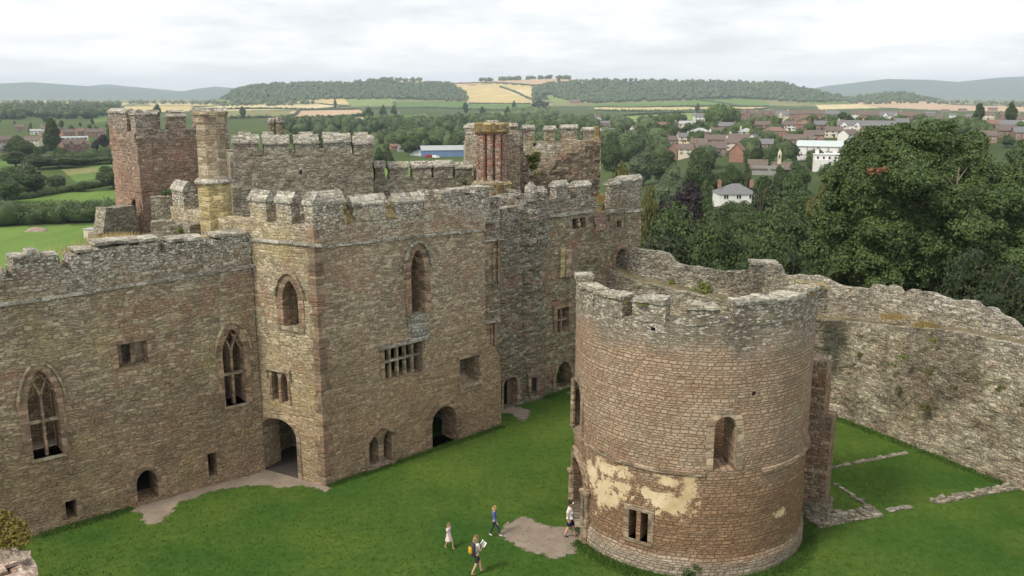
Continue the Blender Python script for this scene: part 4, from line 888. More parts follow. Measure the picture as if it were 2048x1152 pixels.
# string course at mid height, broken near the middle
uL, zL = U(1150, 895); uR, zR = U(1600, 905); zs_ = U(1400, 948)[1]; mb = MB()
uu = ua+.3
while uu < ub-.3:
    l = random.uniform(.4, .8)
    if not (abs(uu-(wl[0]+wr[0])/2) < .9):
        V = [arcpoint(uu+du, zs_+dz, o) for dz in (-.07, .07) for du, o in ((0, -.05), (l-.015, -.05), (l-.015, .1+random.uniform(-.02, .02)), (0, .1))]
        mb.add(V, [(0, 1, 2, 3), (7, 6, 5, 4), (0, 4, 5, 1), (1, 5, 6, 2), (2, 6, 7, 3), (3, 7, 4, 0)])
    uu += l
obj('string_course', mb.vf, M['buffash'], TT)
def cyl_surround(inner, w, proud, depth, mat, name, parent, bot=0.):
    outer = grow(inner, w, bot); n = len(inner); V = []
    for p in outer: V.append(arcpoint(*p, -.06))
    for i, p in enumerate(outer): V.append(arcpoint(*p, proud))
    for p in inner: V.append(arcpoint(*p, proud))
    for p in inner: V.append(arcpoint(*p, -depth))
    return obj(name, (V, [(r*n+i, r*n+i+1, (r+1)*n+i+1, (r+1)*n+i) for r in range(3) for i in range(n-1)]), mat, parent)
cyl_surround(oN, .32, .035, .5, M['buffash'], 'window', TT)
w = cyl_surround(rect(a[0], b[0], zb1, zt1), .24, .03, .5, M['buffash'], 'window', TT)
def cbox(u0, u1, z0, z1, o0, o1):
    mb = MB(); V = [arcpoint(u, z, o) for z in (z0, z1) for u, o in ((u0, o0), (u1, o0), (u1, o1), (u0, o1))]
    return mb.add(V, [(3, 2, 1, 0), (4, 5, 6, 7), (0, 1, 5, 4), (1, 2, 6, 5), (2, 3, 7, 6), (3, 0, 4, 7)]).vf
obj('mullion', cbox(mm_-.085, mm_+.085, zb1, zt1, -.3, -.05), M['buffash'], w); obj('sill', cbox(a[0]-.2, b[0]+.2, zb1-.14, zb1, -1., .07), M['buffash'], w)
w = cyl_surround(oLw, .25, .05, .5, M['buffash'], 'window', TT)
p = arcpoint(oLw[0][0]+.1, 0, .0); obj('colonnette', octo(p.x, p.y, [(oLw[0][1], .12), (oLw[0][1]+2.2, .11)]), M['buffash'], w)
w = cyl_surround(oPt, .5, .07, .55, M['buffash'], 'doorway', TT)
for k in (oPt[-1][0]+.12, oPt[-1][0]+.42, oPt[0][0]-.14):
    p = arcpoint(k, 0, .02); z1_ = 2.45; obj('column', octo(p.x, p.y, [(0, .17), (.15, .17), (.2, .1), (z1_-.3, .1), (z1_-.1, .17), (z1_, .18)]), M['buffash'], w)
for dd in (.16, .42):
    g_ = grow(oPt, dd)[1:-1]; mb = MB()
    for p, q_ in zip(g_, g_[1:]): mb.tube(arcpoint(*p, .04), arcpoint(*q_, .04), .09, .09, 6)
    obj('arch_ring', mb.vf, M['buffash'], w)
# inner floor
mb = MB(); mb.prism([(RX+3.95*math.cos(i*math.pi/16), RY+3.95*math.sin(i*math.pi/16)) for i in range(32)], -.2, .05); obj('floor', mb.vf, M['slab'], TT)
# chancel stub on the right
TCh = thing('wall_stub', 'narrow broken pier of the lost chancel, against the right side of the round tower', 'masonry pier', tuple(gp(1632, 1045)))
pr = gp(1645, 1040); WCh = Wall((pr.x-1.8, pr.y+1.2), (pr.x, pr.y+.1))
sr = WCh.px(1645, 1040)[0]
st = jag([(.0, WCh.px(1640, 715)[1]), (sr-.35, WCh.px(1640, 725)[1]), (sr-.3, WCh.px(1652, 835)[1]), (sr+.05, WCh.px(1658, 838)[1])], .3, .05, 5)
obj('pier', WCh.skin([(0, -.2), (sr, -.2)]+st[::-1], [], 1.1, .28, .06), M['pier'], TCh)
f = lambda a_, b_, c__: WCh.pt(-.0+(sr+.25)*a_, -.2+.95*c__, .35-1.3*b_); obj('plinth', gridbox(f, 6, 4, 3, .08, 2), M['curtain'], TCh)

# ---- curtain wall, swept along its plan; inner face, wall walk, outer parapet
walkpx = [(1215, 537), (1262, 560), (1460, 605), (1640, 640), (1900, 662), (2048, 692)]
plan = [Vector(p) for p in ((6.3, 58.4), (9.6, 56.6), (13.6, 54.2), (17.4, 52.2), (19.6, 50.4), (21.3, 47.3), (24.93, 40.56), (28.5, 33.9), (31.2, 27.5), (33., 21))]
par_px = [(1214, 486), (1278, 500), (1334, 508), (1352, 527), (1450, 543), (1495, 541), (1500, 527), (1562, 529), (1564, 541), (1570, 553), (1598, 549), (1650, 556), (1678, 572), (1738, 579), (1740, 570), (1768, 572), (1769, 580), (1772, 571), (1792, 577), (1794, 586), (1808, 584), (1810, 577), (1828, 582), (1838, 589), (1840, 583), (1856, 585), (1870, 592), (1900, 601), (1953, 606), (1956, 616), (1984, 620), (1986, 630), (2008, 638), (2029, 650), (2031, 657), (2060, 672), (2120, 700), (2300, 760)]
def lerp_px(L, x):
    for a, b in zip(L, L[1:]):
        if a[0] <= x <= b[0]: return a[1]+(b[1]-a[1])*(x-a[0])/(b[0]-a[0])
    return L[-1][1] if x > L[-1][0] else L[0][1]
sp = []
for i in range(len(plan)-1):
    p0 = plan[max(0, i-1)]; p1 = plan[i]; p2 = plan[i+1]; p3 = plan[min(len(plan)-1, i+2)]; n = max(2, int((p2-p1).length/.22))
    for k in range(n):
        t = k/n; sp.append(.5*((2*p1)+(p2-p0)*t+(2*p0-5*p1+4*p2-p3)*t*t+(3*p1-p0-3*p2+p3)*t**3))
sp.append(plan[-1])
WALK = []; V = []; Fc = []; NZ = 30; rr = random.Random(4); jz = 0; last = -9; wj = 0
for i, p in enumerate(sp):
    a = sp[max(0, i-1)]; b = sp[min(len(sp)-1, i+1)]; t = (b-a).normalized(); n = Vector((t.y, -t.x)); n = n if n.dot(-p) > 0 else -n
    zw = z_for(p.x, p.y, 640); x_, _ = proj(p.x, p.y, zw); zw = z_for(p.x, p.y, lerp_px(walkpx, x_)); zw = min(zw, 8.2)
    po = p-n*1.55; zp = z_for(po.x, po.y, 560); x_, _ = proj(po.x, po.y, zp); zp = z_for(po.x, po.y, lerp_px(par_px, x_)); x_, _ = proj(po.x, po.y, zp); zp = z_for(po.x, po.y, lerp_px(par_px, x_))
    if x_ > 2060: zp = zw+1.5
    if i-last > rr.randint(1, 3): last = i; jz = rr.uniform(-.08, .06); wj = rr.uniform(-.06, .05)
    zp += jz; zw += wj*.6
    prof = [(0, -.5+(zw+.5)*k/NZ) for k in range(NZ+1)]+[(-.28, zw+.02), (-.32, zw-.12), (-.9, zw-.14), (-1.52, zw-.08)]+[(-1.55-.05*k/8, zw+(zp-zw)*k/8) for k in range(1, 9)]+[(-1.85, zp+.04), (-2.15, zp-.02), (-2.2, zw), (-2.3, 1.), (-2.4, -9)]
    for k, (o, z) in enumerate(prof):
        q = Vector((p.x+n.x*o, p.y+n.y*o, z)); amp = .13; d = fbm(q, .8, 4)*amp*1.3+fbm(Vector((q.x, q.y, q.z*2)), 2.6, 3)*amp*.6
        q = q+Vector((n.x, n.y, 0))*d+Vector((0, 0, fbm(q, 2.2, 2)*.05 if o < -.2 else 0)); V.append(tuple(q))
    m_ = len(prof)
    for o in (-.34, -.7, -1.1, -1.5): WALK.append((p.x+n.x*o, p.y+n.y*o, zw-.045+.05*fbm(Vector((p.x*2, p.y*2, o*3)), 1.5)))
for i in range(len(sp)-1):
    for k in range(m_-1): Fc.append((i*m_+k, (i+1)*m_+k, (i+1)*m_+k+1, i*m_+k+1))
TCu = obj('curtain_wall', (V, Fc), M['curtain'], None, loc=(19.4, 50.9, 0))
meta(TCu, 'long pale rubble curtain wall with a grassy wall walk, sweeping off to the right edge', 'curtain wall')
M['walk'] = plain('weedy wall walk', (.17, .145, .085), .95, .45, 1.6)
obj('wall_walk', (WALK, [(i*4+k, (i+1)*4+k, (i+1)*4+k+1, i*4+k+1) for i in range(len(sp)-1) for k in range(3)]), M['walk'], TCu)
# corner block on the parapet
pc = Vector((14.9, 53.9+1.2)); p = at(1530, 560, 54.8)
TQ = thing('merlon_block', 'square upstanding block of white lichened masonry on the curtain wall above the round tower', 'masonry block', (p.x, p.y, p.z-.6))
z1_ = z_for(p.x, p.y, 528); obj('block', gridbox(lambda a_, b_, c__: Vector((p.x-.85+1.6*a_, p.y-.2+1.0*b_+.3*a_, p.z-1.0+(z1_-p.z+1.0)*c__)), 8, 5, 8, .09, 1.8), M['curtain'], TQ)
obj('coping', gridbox(lambda a_, b_, c__: Vector((p.x-.9+1.7*a_, p.y-.3+1.2*b_+.3*a_, z1_-.04+(.13+.08*(1-a_))*c__)), 7, 4, 1, .06, 2.2), M['cope'], TQ)
# broken pier end where the parapet turns by the tower rim
p = at(1628, 575, 49.2); TQ2 = thing('merlon_block', 'ochre stained broken merlon at the right rim of the round tower', 'masonry block', (p.x, p.y, p.z-1))
obj('block', gridbox(lambda a_, b_, c__: Vector((p.x-.95+1.6*a_, p.y-.5+1.*b_, p.z-1.4+1.65*c__-.25*a_*c__)), 7, 5, 7, .12, 1.6), M['curtain'], TQ2)
obj('coping', gridbox(lambda a_, b_, c__: Vector((p.x-1.+1.75*a_, p.y-.6+1.2*b_, p.z+.2+.18*c__-.25*a_)), 7, 4, 1, .1, 2.), M['mosscope'], TQ2)

# ---- low foundations in the grass
def strip(pxs, w, h, name, label, cat, mat, seed, gap=.0):
    rr = random.Random(seed); P = [gp(*q) for q in pxs]; mb = MB()
    for a, b in zip(P, P[1:]):
        d = (b-a); L_ = d.length; d.normalize(); nrm = Vector((-d.y, d.x, 0)); x = 0
        while x < L_:
            l = rr.uniform(.15, .42)
            if rr.random() > gap:
                y = -w/2
                while y < w/2-.05:
                    ww = rr.uniform(.16, .34); c = a+d*(x+l/2)+nrm*(y+ww/2); hh = h*rr.uniform(.6, 1.1); mb.box((c.x, c.y, hh/2-.1), (l*.95, ww*.93, hh+.2), math.atan2(d.y, d.x)+rr.uniform(-.15, .15), .035); y += ww
            x += l
    o = obj(name, mb.vf, mat, None, loc=tuple(P[0])); meta(o, label, cat); return o
strip([(1628, 1050), (1680, 1038), (1752, 1026)], .8, .16, 'foundation_wall', 'broad grey stone footing running right from the foot of the round tower', 'stone footing', M['back'], 1)
strip([(1655, 938), (1705, 928), (1760, 918), (1806, 908)], .2, .07, 'foundation_wall', 'thin broken line of footing stones across the grass beyond the pier', 'stone footing', M['back'], 2, .12)
strip([(1668, 968), (1705, 992), (1748, 1024)], .2, .07, 'foundation_wall', 'thin diagonal line of footing stones meeting the broad footing', 'stone footing', M['back'], 3, .1)
strip([(1866, 1006), (1930, 994), (1985, 984), (2030, 976)], .42, .14, 'foundation_wall', 'low stone footing by the foot of the curtain wall at the right edge', 'stone footing', M['back'], 4, .02)
mb = MB()
for (x, y) in ((1782, 1020), (1798, 1017), (1815, 1015)): p = gp(x, y); mb.box((p.x, p.y, 0), (.45, .3, .12), .3, .05)
meta(obj('foundation_stones', mb.vf, M['cope'], None, loc=tuple(gp(1790, 1020))), 'few flat stones in the grass at the end of the broad footing', 'stones')
# ---- broken wall head in the bottom left corner
TLc = thing('wall', 'broken wall head of pinkish slabs in the bottom left corner', 'ruined wall', tuple(at(20, 1130, 26)-Vector((0, 0, 3))))
pz = at(30, 1110, 26).z
M['slabs'] = stone('broken pink slabs', [(.30, .24, .19), (.46, .38, .32)], 20, 30, .5, redamt=.3, coarse=.7, rub=1.)
def cf(a_, b_, c__):
    e = [(0, 1096), (40, 1098), (66, 1116), (78, 1146), (80, 1260)]; y0 = 1092+170*b_; xe = 60+18*smst(np.array((y0-1098)/40)); x = -160+(xe+160)*a_
    p = gp(x, y0, pz); return Vector((p.x, p.y, pz-6+6*c__+(.15*fbm(p, 1.2) if c__ == 1 else 0)-.12*c__*(a_ > .9)))
obj('wall_head', gridbox(cf, 22, 14, 8, .09, 2.), M['slabs'], TLc)
mb = MB()
for (x, y, r) in ((12, 1128, .1), (-30, 1150, .2), (28, 1160, .1), (0, 1185, 0)): p = gp(x, y, pz+.06); mb.box((p.x, p.y, p.z), (1.1, .5, .12), r+.5, .04)
obj('paving_slab', mb.vf, M['slabs'], TLc)

# ================================================================== THE LAND
def pxa(x, y): return 1024+F*x/np.maximum(y*CP+1e-6, 1e-3)*1.0
RIDGE = [(-400, 212), (300, 214), (380, 212), (445, 197), (480, 178), (530, 170), (640, 167), (700, 168), (745, 161), (850, 162), (900, 166), (1000, 161), (1110, 157), (1180, 161), (1300, 163), (1400, 163), (1560, 167), (1620, 180), (1690, 196), (1740, 188), (1800, 185), (1845, 194), (1900, 206), (2400, 210)]
FAR = [(-600, 176), (-200, 182), (0, 168), (80, 164), (200, 173), (300, 179), (360, 185), (400, 178), (440, 173), (500, 178), (640, 186), (1500, 186), (1600, 180), (1640, 172), (1700, 165), (1760, 158), (1850, 160), (1900, 164), (1980, 155), (2048, 152), (2250, 158), (2700, 170)]
FAR2 = [(-600, 190), (120, 190), (180, 172), (215, 168), (250, 172), (330, 179), (400, 186), (1700, 190), (2700, 190)]
def interp(a, L): return np.interp(a, [p[0] for p in L], [p[1] for p in L])
def zrow(y, py):
    k = (576-py)/F; return H+y*(k*CP-SP)/(CP+k*SP)
def ground(x, y):
    """height of the land at a plan position (arrays)"""
    x = np.asarray(x, float); y = np.asarray(y, float); yy = np.maximum(y, 1.); r = np.sqrt(x*x+y*y); a = 1024+F*x/(yy*CP)*.985
    wR = smst((a-1240)/200)
    right = -15+11.5*smst((r-330)/380)-18.5*smst((r-850)/900); left = -22+0*r
    plainz = left*(1-wR)+right*wR
    plainz = plainz+1.3*np.sin(x*.011+1)*np.sin(y*.009)*smst((r-150)/300)*(1+r*.0006)
    zr = zrow(yy, interp(a, RIDGE)); D0, D1 = 2900., 4500.
    ridge = zrow(D1*np.ones_like(yy), interp(a, RIDGE)); t = (yy-D0)/(D1-D0)
    up = smst(t)*.72+np.clip(t, 0, 1)*.28
    hz_ = np.maximum(ridge-plainz, 0)*up*(1-smst((yy-5600)/1600))
    far = np.maximum(zrow(10000*np.ones_like(yy), interp(a, FAR))-plainz, 0)*smst((yy-7600)/2400)
    z = plainz+np.maximum(hz_, far)
    # castle platform
    side = smst((x+16)/10)
    edge = np.where(x < -8, 70., np.where(x < 8, 66., 66-(x-8)*.9)); edge = np.where(x > 20, np.minimum(edge, 54-(x-20)*1.9), edge)
    d = np.where(x > 20, (y-edge)*.5, y-edge); w = smst(d/45)
    w = np.where(y < 5, smst((np.abs(x)-40)/30), w); w = np.maximum(w, smst((-x-38)/25))
    return z*w
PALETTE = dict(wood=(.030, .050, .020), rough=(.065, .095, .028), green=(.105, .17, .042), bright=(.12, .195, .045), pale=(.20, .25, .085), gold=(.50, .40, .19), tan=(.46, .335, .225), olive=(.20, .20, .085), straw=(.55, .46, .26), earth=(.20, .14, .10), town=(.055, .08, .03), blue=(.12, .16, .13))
FIELDS = [
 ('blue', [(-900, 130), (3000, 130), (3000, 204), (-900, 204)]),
 ('wood', [(440, 150), (1900, 150), (1900, 206), (440, 206)]),
 ('olive', [(-900, 199), (2400, 199), (2400, 212), (-900, 212)]),
 ('tan', [(783, 160), (850, 160), (880, 163), (1000, 157), (1112, 154), (1118, 168), (1080, 172), (990, 166), (930, 171), (880, 169), (790, 164)]),
 ('tan', [(1118, 154), (1190, 157), (1180, 170), (1122, 168)]),
 ('gold', [(905, 168), (940, 171), (990, 167), (1080, 173), (1068, 190), (1062, 208), (937, 207), (932, 188)]),
 ('straw', [(1000, 176), (1064, 180), (1062, 200), (1020, 186)]),
 ('pale', [(1092, 190), (1185, 187), (1190, 203), (1105, 206)]),
 ('gold', [(640, 197), (790, 196), (788, 207), (640, 219)]), ('pale', [(690, 197), (790, 196), (786, 210), (700, 214)]),
 ('green', [(790, 203), (930, 203), (935, 214), (790, 218)]), ('green', [(932, 207), (1062, 208), (1092, 222), (935, 219)]),
 ('straw', [(385, 216), (450, 211), (640, 208), (690, 213), (620, 219), (385, 222)]), ('gold', [(250, 213), (385, 212), (380, 222), (250, 226)]),
 ('olive', [(455, 222), (610, 221), (570, 238), (455, 238)]), ('tan', [(582, 222), (722, 219), (736, 229), (640, 237), (572, 238)]),
 ('green', [(792, 232), (852, 227), (868, 242), (800, 243)]), ('tan', [(700, 236), (760, 232), (752, 239), (704, 243)]),
 ('green', [(180, 238), (242, 228), (245, 238), (185, 246)]),
 ('bright', [(1185, 209), (1395, 201), (1400, 213), (1190, 215)]), ('bright', [(1395, 200), (1480, 197), (1540, 207), (1540, 214), (1400, 213)]),
 ('gold', [(1190, 215), (1540, 214), (1540, 219), (1190, 222)]), ('pale', [(1340, 226), (1440, 222), (1532, 217), (1480, 232), (1350, 243)]), ('pale', [(1255, 232), (1342, 228), (1335, 244), (1262, 243)]),
 ('green', [(950, 224), (1080, 222), (1090, 232), (955, 233)]), ('pale', [(1100, 236), (1180, 240), (1170, 250), (1100, 248)]),
 ('tan', [(1712, 205), (1850, 201), (1995, 212), (2100, 216), (2100, 224), (1900, 221), (1720, 213)]), ('straw', [(1630, 210), (1715, 208), (1760, 216), (1640, 219)]), ('green', [(1610, 197), (1680, 201), (1700, 208), (1620, 207)]),
 ('gold', [(60, 203), (150, 204), (170, 209), (40, 210)]), ('straw', [(170, 205), (260, 206), (250, 209), (180, 210)]), ('gold', [(300, 206), (430, 207), (420, 211), (300, 211)]), ('gold', [(600, 200), (640, 199), (640, 205), (590, 206)]),
 ('straw', [(1340, 278), (1382, 276), (1380, 287), (1335, 290)]), ('bright', [(755, 322), (950, 325), (950, 352), (755, 352)]),
 ('bright', [(-500, 412), (0, 405), (120, 386), (300, 380), (300, 418), (120, 412), (60, 425), (-500, 435)]),
 ('bright', [(-600, 462), (0, 455), (205, 449), (320, 455), (320, 700), (-600, 700)]),
 ('green', [(128, 340), (180, 335), (260, 320), (260, 346), (230, 350), (160, 366)]), ('olive', [(128, 338), (200, 334), (200, 344), (140, 350)]), ('green', [(-200, 325), (60, 322), (40, 345), (-200, 345)]), ('green', [(90, 278), (180, 276), (180, 290), (90, 292)]),
]
GRASSFN = None
def build_terrain():
    az = np.concatenate([np.linspace(-75, -34, 40, endpoint=False), np.linspace(-34, 34, 900, endpoint=False), np.linspace(34, 75, 41)])*math.pi/180
    rs = [4.]
    while rs[-1] < 13800: r = rs[-1]; rs.append(r*(1.035 if r < 150 else 1.012 if r < 5200 else 1.02))
    rs = np.array(rs); A, Rr = np.meshgrid(az, rs); X = Rr*np.sin(A); Y = Rr*np.cos(A); Z = ground(X, Y)
    V = np.stack([X, Y, Z], -1).reshape(-1, 3); n = len(az); m_ = len(rs)
    i = np.arange(m_-1)[:, None]*n+np.arange(n-1)[None]; Fq = np.stack([i, i+1, i+n+1, i+n], -1).reshape(-1, 4)[:, ::-1]
    o = obj('ground', (V, Fq), M['land']); o['kind'] = 'structure'
    zc = Z-H; fw = Y*CP-zc*SP; PX = 1024+F*X/fw; PY = 576-F*(Y*SP+zc*CP)/fw
    C = np.zeros(X.shape+(4,), np.float32); C[..., 3] = 1
    C[..., :3] = PALETTE['rough']; rr = np.sqrt(X*X+Y*Y)
    tw = (PX > 1280) & (rr > 300) & (rr < 1000); C[tw, :3] = PALETTE['town']
    wobx = 3*np.sin(Y*.013+X*.02); PXw = PX+wobx*np.clip(900/np.maximum(rr, 1), .2, 2)
    out = rr > 130
    for k, poly in FIELDS:
        ok = in_poly(PXw, PY, poly) & out
        if k == 'wood': ok &= Y < 6500
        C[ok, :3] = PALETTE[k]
    C[rr < 62, :3] = (.055, .115, .019); C[~out & (rr >= 62), :3] = (.04, .06, .02)
    at_ = o.data.color_attributes.new('Col', 'FLOAT_COLOR', 'POINT'); at_.data.foreach_set('color', C.reshape(-1))
    return o
def land_mat():
    m, t = new_mat('grass and fields'); P = t.n('ShaderNodeNewGeometry').outputs['Position']
    c = t.n('ShaderNodeVertexColor', layer_name='Col').outputs[0]
    d = t.n('ShaderNodeVectorMath', {0: P}, operation='LENGTH').outputs['Value']; near = t.mapr(d, 60, 140, 1, 0)
    b = t.noise(P, .16, 5, .6); f = t.noise(P, 2.6, 6, .7); vf = t.noise(t.vmul(P, (1, 1, 1)), 16, 3, .7); far = t.noise(P, .012, 6, .65)
    nc = t.mix(t.mapr(b, .38, .64), t.mix(1., c, (.70, .82, .8), 'MULTIPLY'), t.mix(1., c, (1.5, 1.15, 1.15), 'MULTIPLY'))
    nc = t.mix(t.mapr(f, .3, .7), t.mix(1., nc, (.70, .74, .7), 'MULTIPLY'), t.mix(1., nc, (1.28, 1.22, 1.3), 'MULTIPLY'))
    nc = t.mix(t.mapr(vf, .25, .75), t.mix(1., nc, (.72, .74, .7), 'MULTIPLY'), t.mix(1., nc, (1.25, 1.22, 1.25), 'MULTIPLY'))
    wp_ = t.noise(t.vadd(P, (5, 5, 5)), .75, 5, .7); nc = t.mix(t.mapr(wp_, .60, .74, 0, .45), nc, (.12, .125, .035)); cs = t.n('ShaderNodeTexVoronoi', {'Vector': P, 'Scale': 1.7}).outputs['Distance']; nc = t.mix(t.mapr(cs, .03, .05, .5, 0), nc, (.45, .45, .38))
    fc = t.mix(t.mapr(far, .3, .7), t.mix(1., c, (.8, .83, .8), 'MULTIPLY'), t.mix(1., c, (1.2, 1.15, 1.15), 'MULTIPLY'))
    ft = t.noise(t.vmul(P, (.5, .12, .3)), .35, 4, .6); fc = t.mix(t.mapr(ft, .3, .7), t.mix(1., fc, (.86, .88, .86), 'MULTIPLY'), t.mix(1., fc, (1.12, 1.1, 1.1), 'MULTIPLY'))
    col = t.mix(near, fc, nc); finish(t, col, .95, t.math('ADD', f, vf), .7, .05, .08); return m
M['land'] = land_mat(); build_terrain()
# second blue range behind the first at the left
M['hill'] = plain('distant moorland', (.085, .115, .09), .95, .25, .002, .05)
def far_range():
    a = np.linspace(-400, 2500, 300); V = []; 
    for k, (D, f_) in enumerate(((11800, 0.), (12600, .7), (13200, 1.), (13700, .9))):
        for q in a: x = (q-1024)/F*D*CP; zt = zrow(D, np.interp(q, [p[0] for p in FAR2], [p[1] for p in FAR2])); V.append((x, D, -30+(zt+30)*f_))
    n = len(a); return V, [(k*n+i, k*n+i+1, (k+1)*n+i+1, (k+1)*n+i) for k in range(3) for i in range(n-1)]
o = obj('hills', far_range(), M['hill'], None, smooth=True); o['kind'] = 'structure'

# ---- paths worn in the lawn
def dirt_mat():
    m, t = new_mat('trodden earth'); P = t.n('ShaderNodeNewGeometry').outputs['Position']; a = t.noise(P, 1.1, 6, .65); b = t.noise(P, 14, 4, .7)
    col = t.mix(t.mapr(a, .3, .7), (.215, .175, .135), (.34, .285, .225)); col = t.mix(t.mapr(b, .35, .7), col, t.mix(1., col, (.78, .77, .75), 'MULTIPLY')); p = t.n('ShaderNodeBsdfPrincipled', {'Base Color': col, 'Roughness': .95, 'Specular IOR Level': .05, 'Normal': t.n('ShaderNodeBump', {'Strength': .6, 'Distance': .03, 'Height': t.math('ADD', a, b)}).outputs[0]}); e = t.n('ShaderNodeAttribute', attribute_name='edge').outputs['Fac']; nn = t.noise(P, 3.2, 6, .75); nf = t.noise(P, 20, 3, .7)
    al = t.mapr(t.math('ADD', t.math('ADD', e, t.math('MULTIPLY', t.math('SUBTRACT', nn, .5), 1.9)), t.math('MULTIPLY', t.math('SUBTRACT', nf, .5), .9)), .02, .14)
    mxs = t.n('ShaderNodeMixShader', {0: al, 1: t.n('ShaderNodeBsdfTransparent').outputs[0], 2: p.outputs[0]}); t.n('ShaderNodeOutputMaterial', {0: mxs.outputs[0]}); return m
M['dirt'] = dirt_mat()
def path_sheet(px, z, name='path', seed=0):
    P = [gp(*q) for q in px]; out = []
    for a, b in zip(P, P[1:]+P[:1]):
        n = max(1, int((b-a).length/.09))
        for k in range(n): c = a.lerp(b, k/n); out.append((c.x+.25*fbm(c, 1.5, 4)+.14*fbm(c, 5, 3), c.y+.25*fbm(c+Vector((9, 9, 0)), 1.5, 4)+.14*fbm(c+Vector((4, 4, 0)), 5, 3)))
    A = np.array(out); nb = len(A); gx, gy = np.meshgrid(np.arange(A[:, 0].min(), A[:, 0].max(), .2), np.arange(A[:, 1].min(), A[:, 1].max(), .2)); ok = in_poly(gx, gy, out); G = np.stack([gx[ok], gy[ok]], 1)
    D = np.sqrt(((G[:, None]-A[None])**2).sum(2).min(1)); G = G[D > .09]; D = D[D > .09]
    res = geometry.delaunay_2d_cdt([Vector(p) for p in out+[tuple(g) for g in G]], [(i, (i+1) % nb) for i in range(nb)], [], 1, 1e-5); V = np.array([tuple(v) for v in res[0]]); E = np.clip(np.sqrt(((V[:, None]-A[None])**2).sum(2).min(1))/.5, 0, 1)
    o = obj(name, ([(v[0], v[1], z) for v in V], [tuple(f) for f in res[2]]), M['dirt']); o['kind'] = 'structure'; a = o.data.attributes.new('edge', 'FLOAT', 'POINT'); a.data.foreach_set('value', E.astype(np.float32))
    return out
paths = [path_sheet([(262, 1022), (276, 1004), (330, 992), (420, 968), (520, 944), (530, 925), (600, 925), (604, 950), (662, 968), (672, 974), (645, 982), (600, 973), (555, 978), (520, 972), (470, 974), (400, 990), (352, 1014), (335, 1036), (304, 1050), (288, 1046), (285, 1032)], .006),
 path_sheet([(1000, 1062), (1014, 1050), (1020, 1040), (1046, 1032), (1075, 1040), (1100, 1052), (1140, 1058), (1200, 1050), (1205, 1090), (1150, 1092), (1158, 1104), (1128, 1112), (1106, 1120), (1085, 1110), (1070, 1110), (1050, 1098), (1020, 1088), (1004, 1080)], .010),
 path_sheet([(1000, 815), (1040, 812), (1062, 822), (1058, 832), (1046, 848), (1036, 838), (1018, 828), (1000, 828)], .006), path_sheet([(1112, 782), (1140, 778), (1150, 790), (1128, 788)], .006)]

def hit(px, py):
    """where lines of sight meet the land (arrays)"""
    px = np.asarray(px, float); py = np.asarray(py, float); x = (px-1024)/F; u = -(py-576)/F; dx = x; dy = CP+u*SP; dz = -SP+u*CP
    Ys = np.geomspace(120, 13000, 500); best = np.full(px.shape, np.nan)
    for Y in Ys:
        t = Y/dy; z = H+dz*t; ok = np.isnan(best) & (z <= ground(dx*t, np.full(px.shape, Y))); best[ok] = Y
    t = best/dy; return dx*t, best
HB = []                                     # houses already standing: (left, right, top, bottom, depth)
def clear_of_houses(x, y, h, r):
    """keep a tree from standing right in front of a house"""
    ok = np.ones(np.shape(x), bool); z = ground(x, y); a, b = proj(x, y, z); _, c = proj(x, y, z+h); rr = r*F/y
    for L_, R_, T_, B_, D_ in HB: ok &= ~((a+rr*.7 > L_) & (a-rr*.7 < R_) & (c < B_-(B_-T_)*.5) & (b > T_) & (y < D_+6))
    return ok
def scatter(poly, n, rg):
    xs = [p[0] for p in poly]; ys = [p[1] for p in poly]; X = rg.uniform(min(xs), max(xs), n*4); Y = rg.uniform(min(ys), max(ys), n*4); ok = in_poly(X, Y, poly); X = X[ok][:n]; Y = Y[ok][:n]
    x, y = hit(X, Y); k = ~np.isnan(y); return x[k], y[k]

# ================================================================== THE TOWN
M['hbrick'] = plain('house brick', (.25, .16, .125), .9, .2, .5); M['hbrick2'] = plain('orange house brick', (.32, .18, .13), .9, .2, .5); M['hwhite'] = plain('white render', (.72, .71, .67), .9, .06, .5); M['hcream'] = plain('cream render', (.60, .54, .42), .9, .1, .5)
M['rbrown'] = plain('brown roof tiles', (.15, .118, .10), .9, .2, 1.5); M['rslate'] = plain('slate roof', (.165, .165, .17), .8, .15, 1.5); M['rgrey'] = plain('pale grey roof', (.36, .37, .37), .8, .08, 1.); M['rred'] = plain('red roof tiles', (.21, .135, .105), .9, .2, 1.5)
M['pane'] = plain('window glass', (.03, .035, .045), .2, .1, 1, .5); M['frame'] = plain('white window frame', (.75, .75, .73), .6, .05); M['blue'] = plain('blue cladding', (.16, .25, .42), .6, .1, .4); M['conc'] = plain('concrete', (.30, .29, .27), .9, .1, .5); M['timber'] = plain('black boards', (.05, .04, .035), .8)
HC = [0]
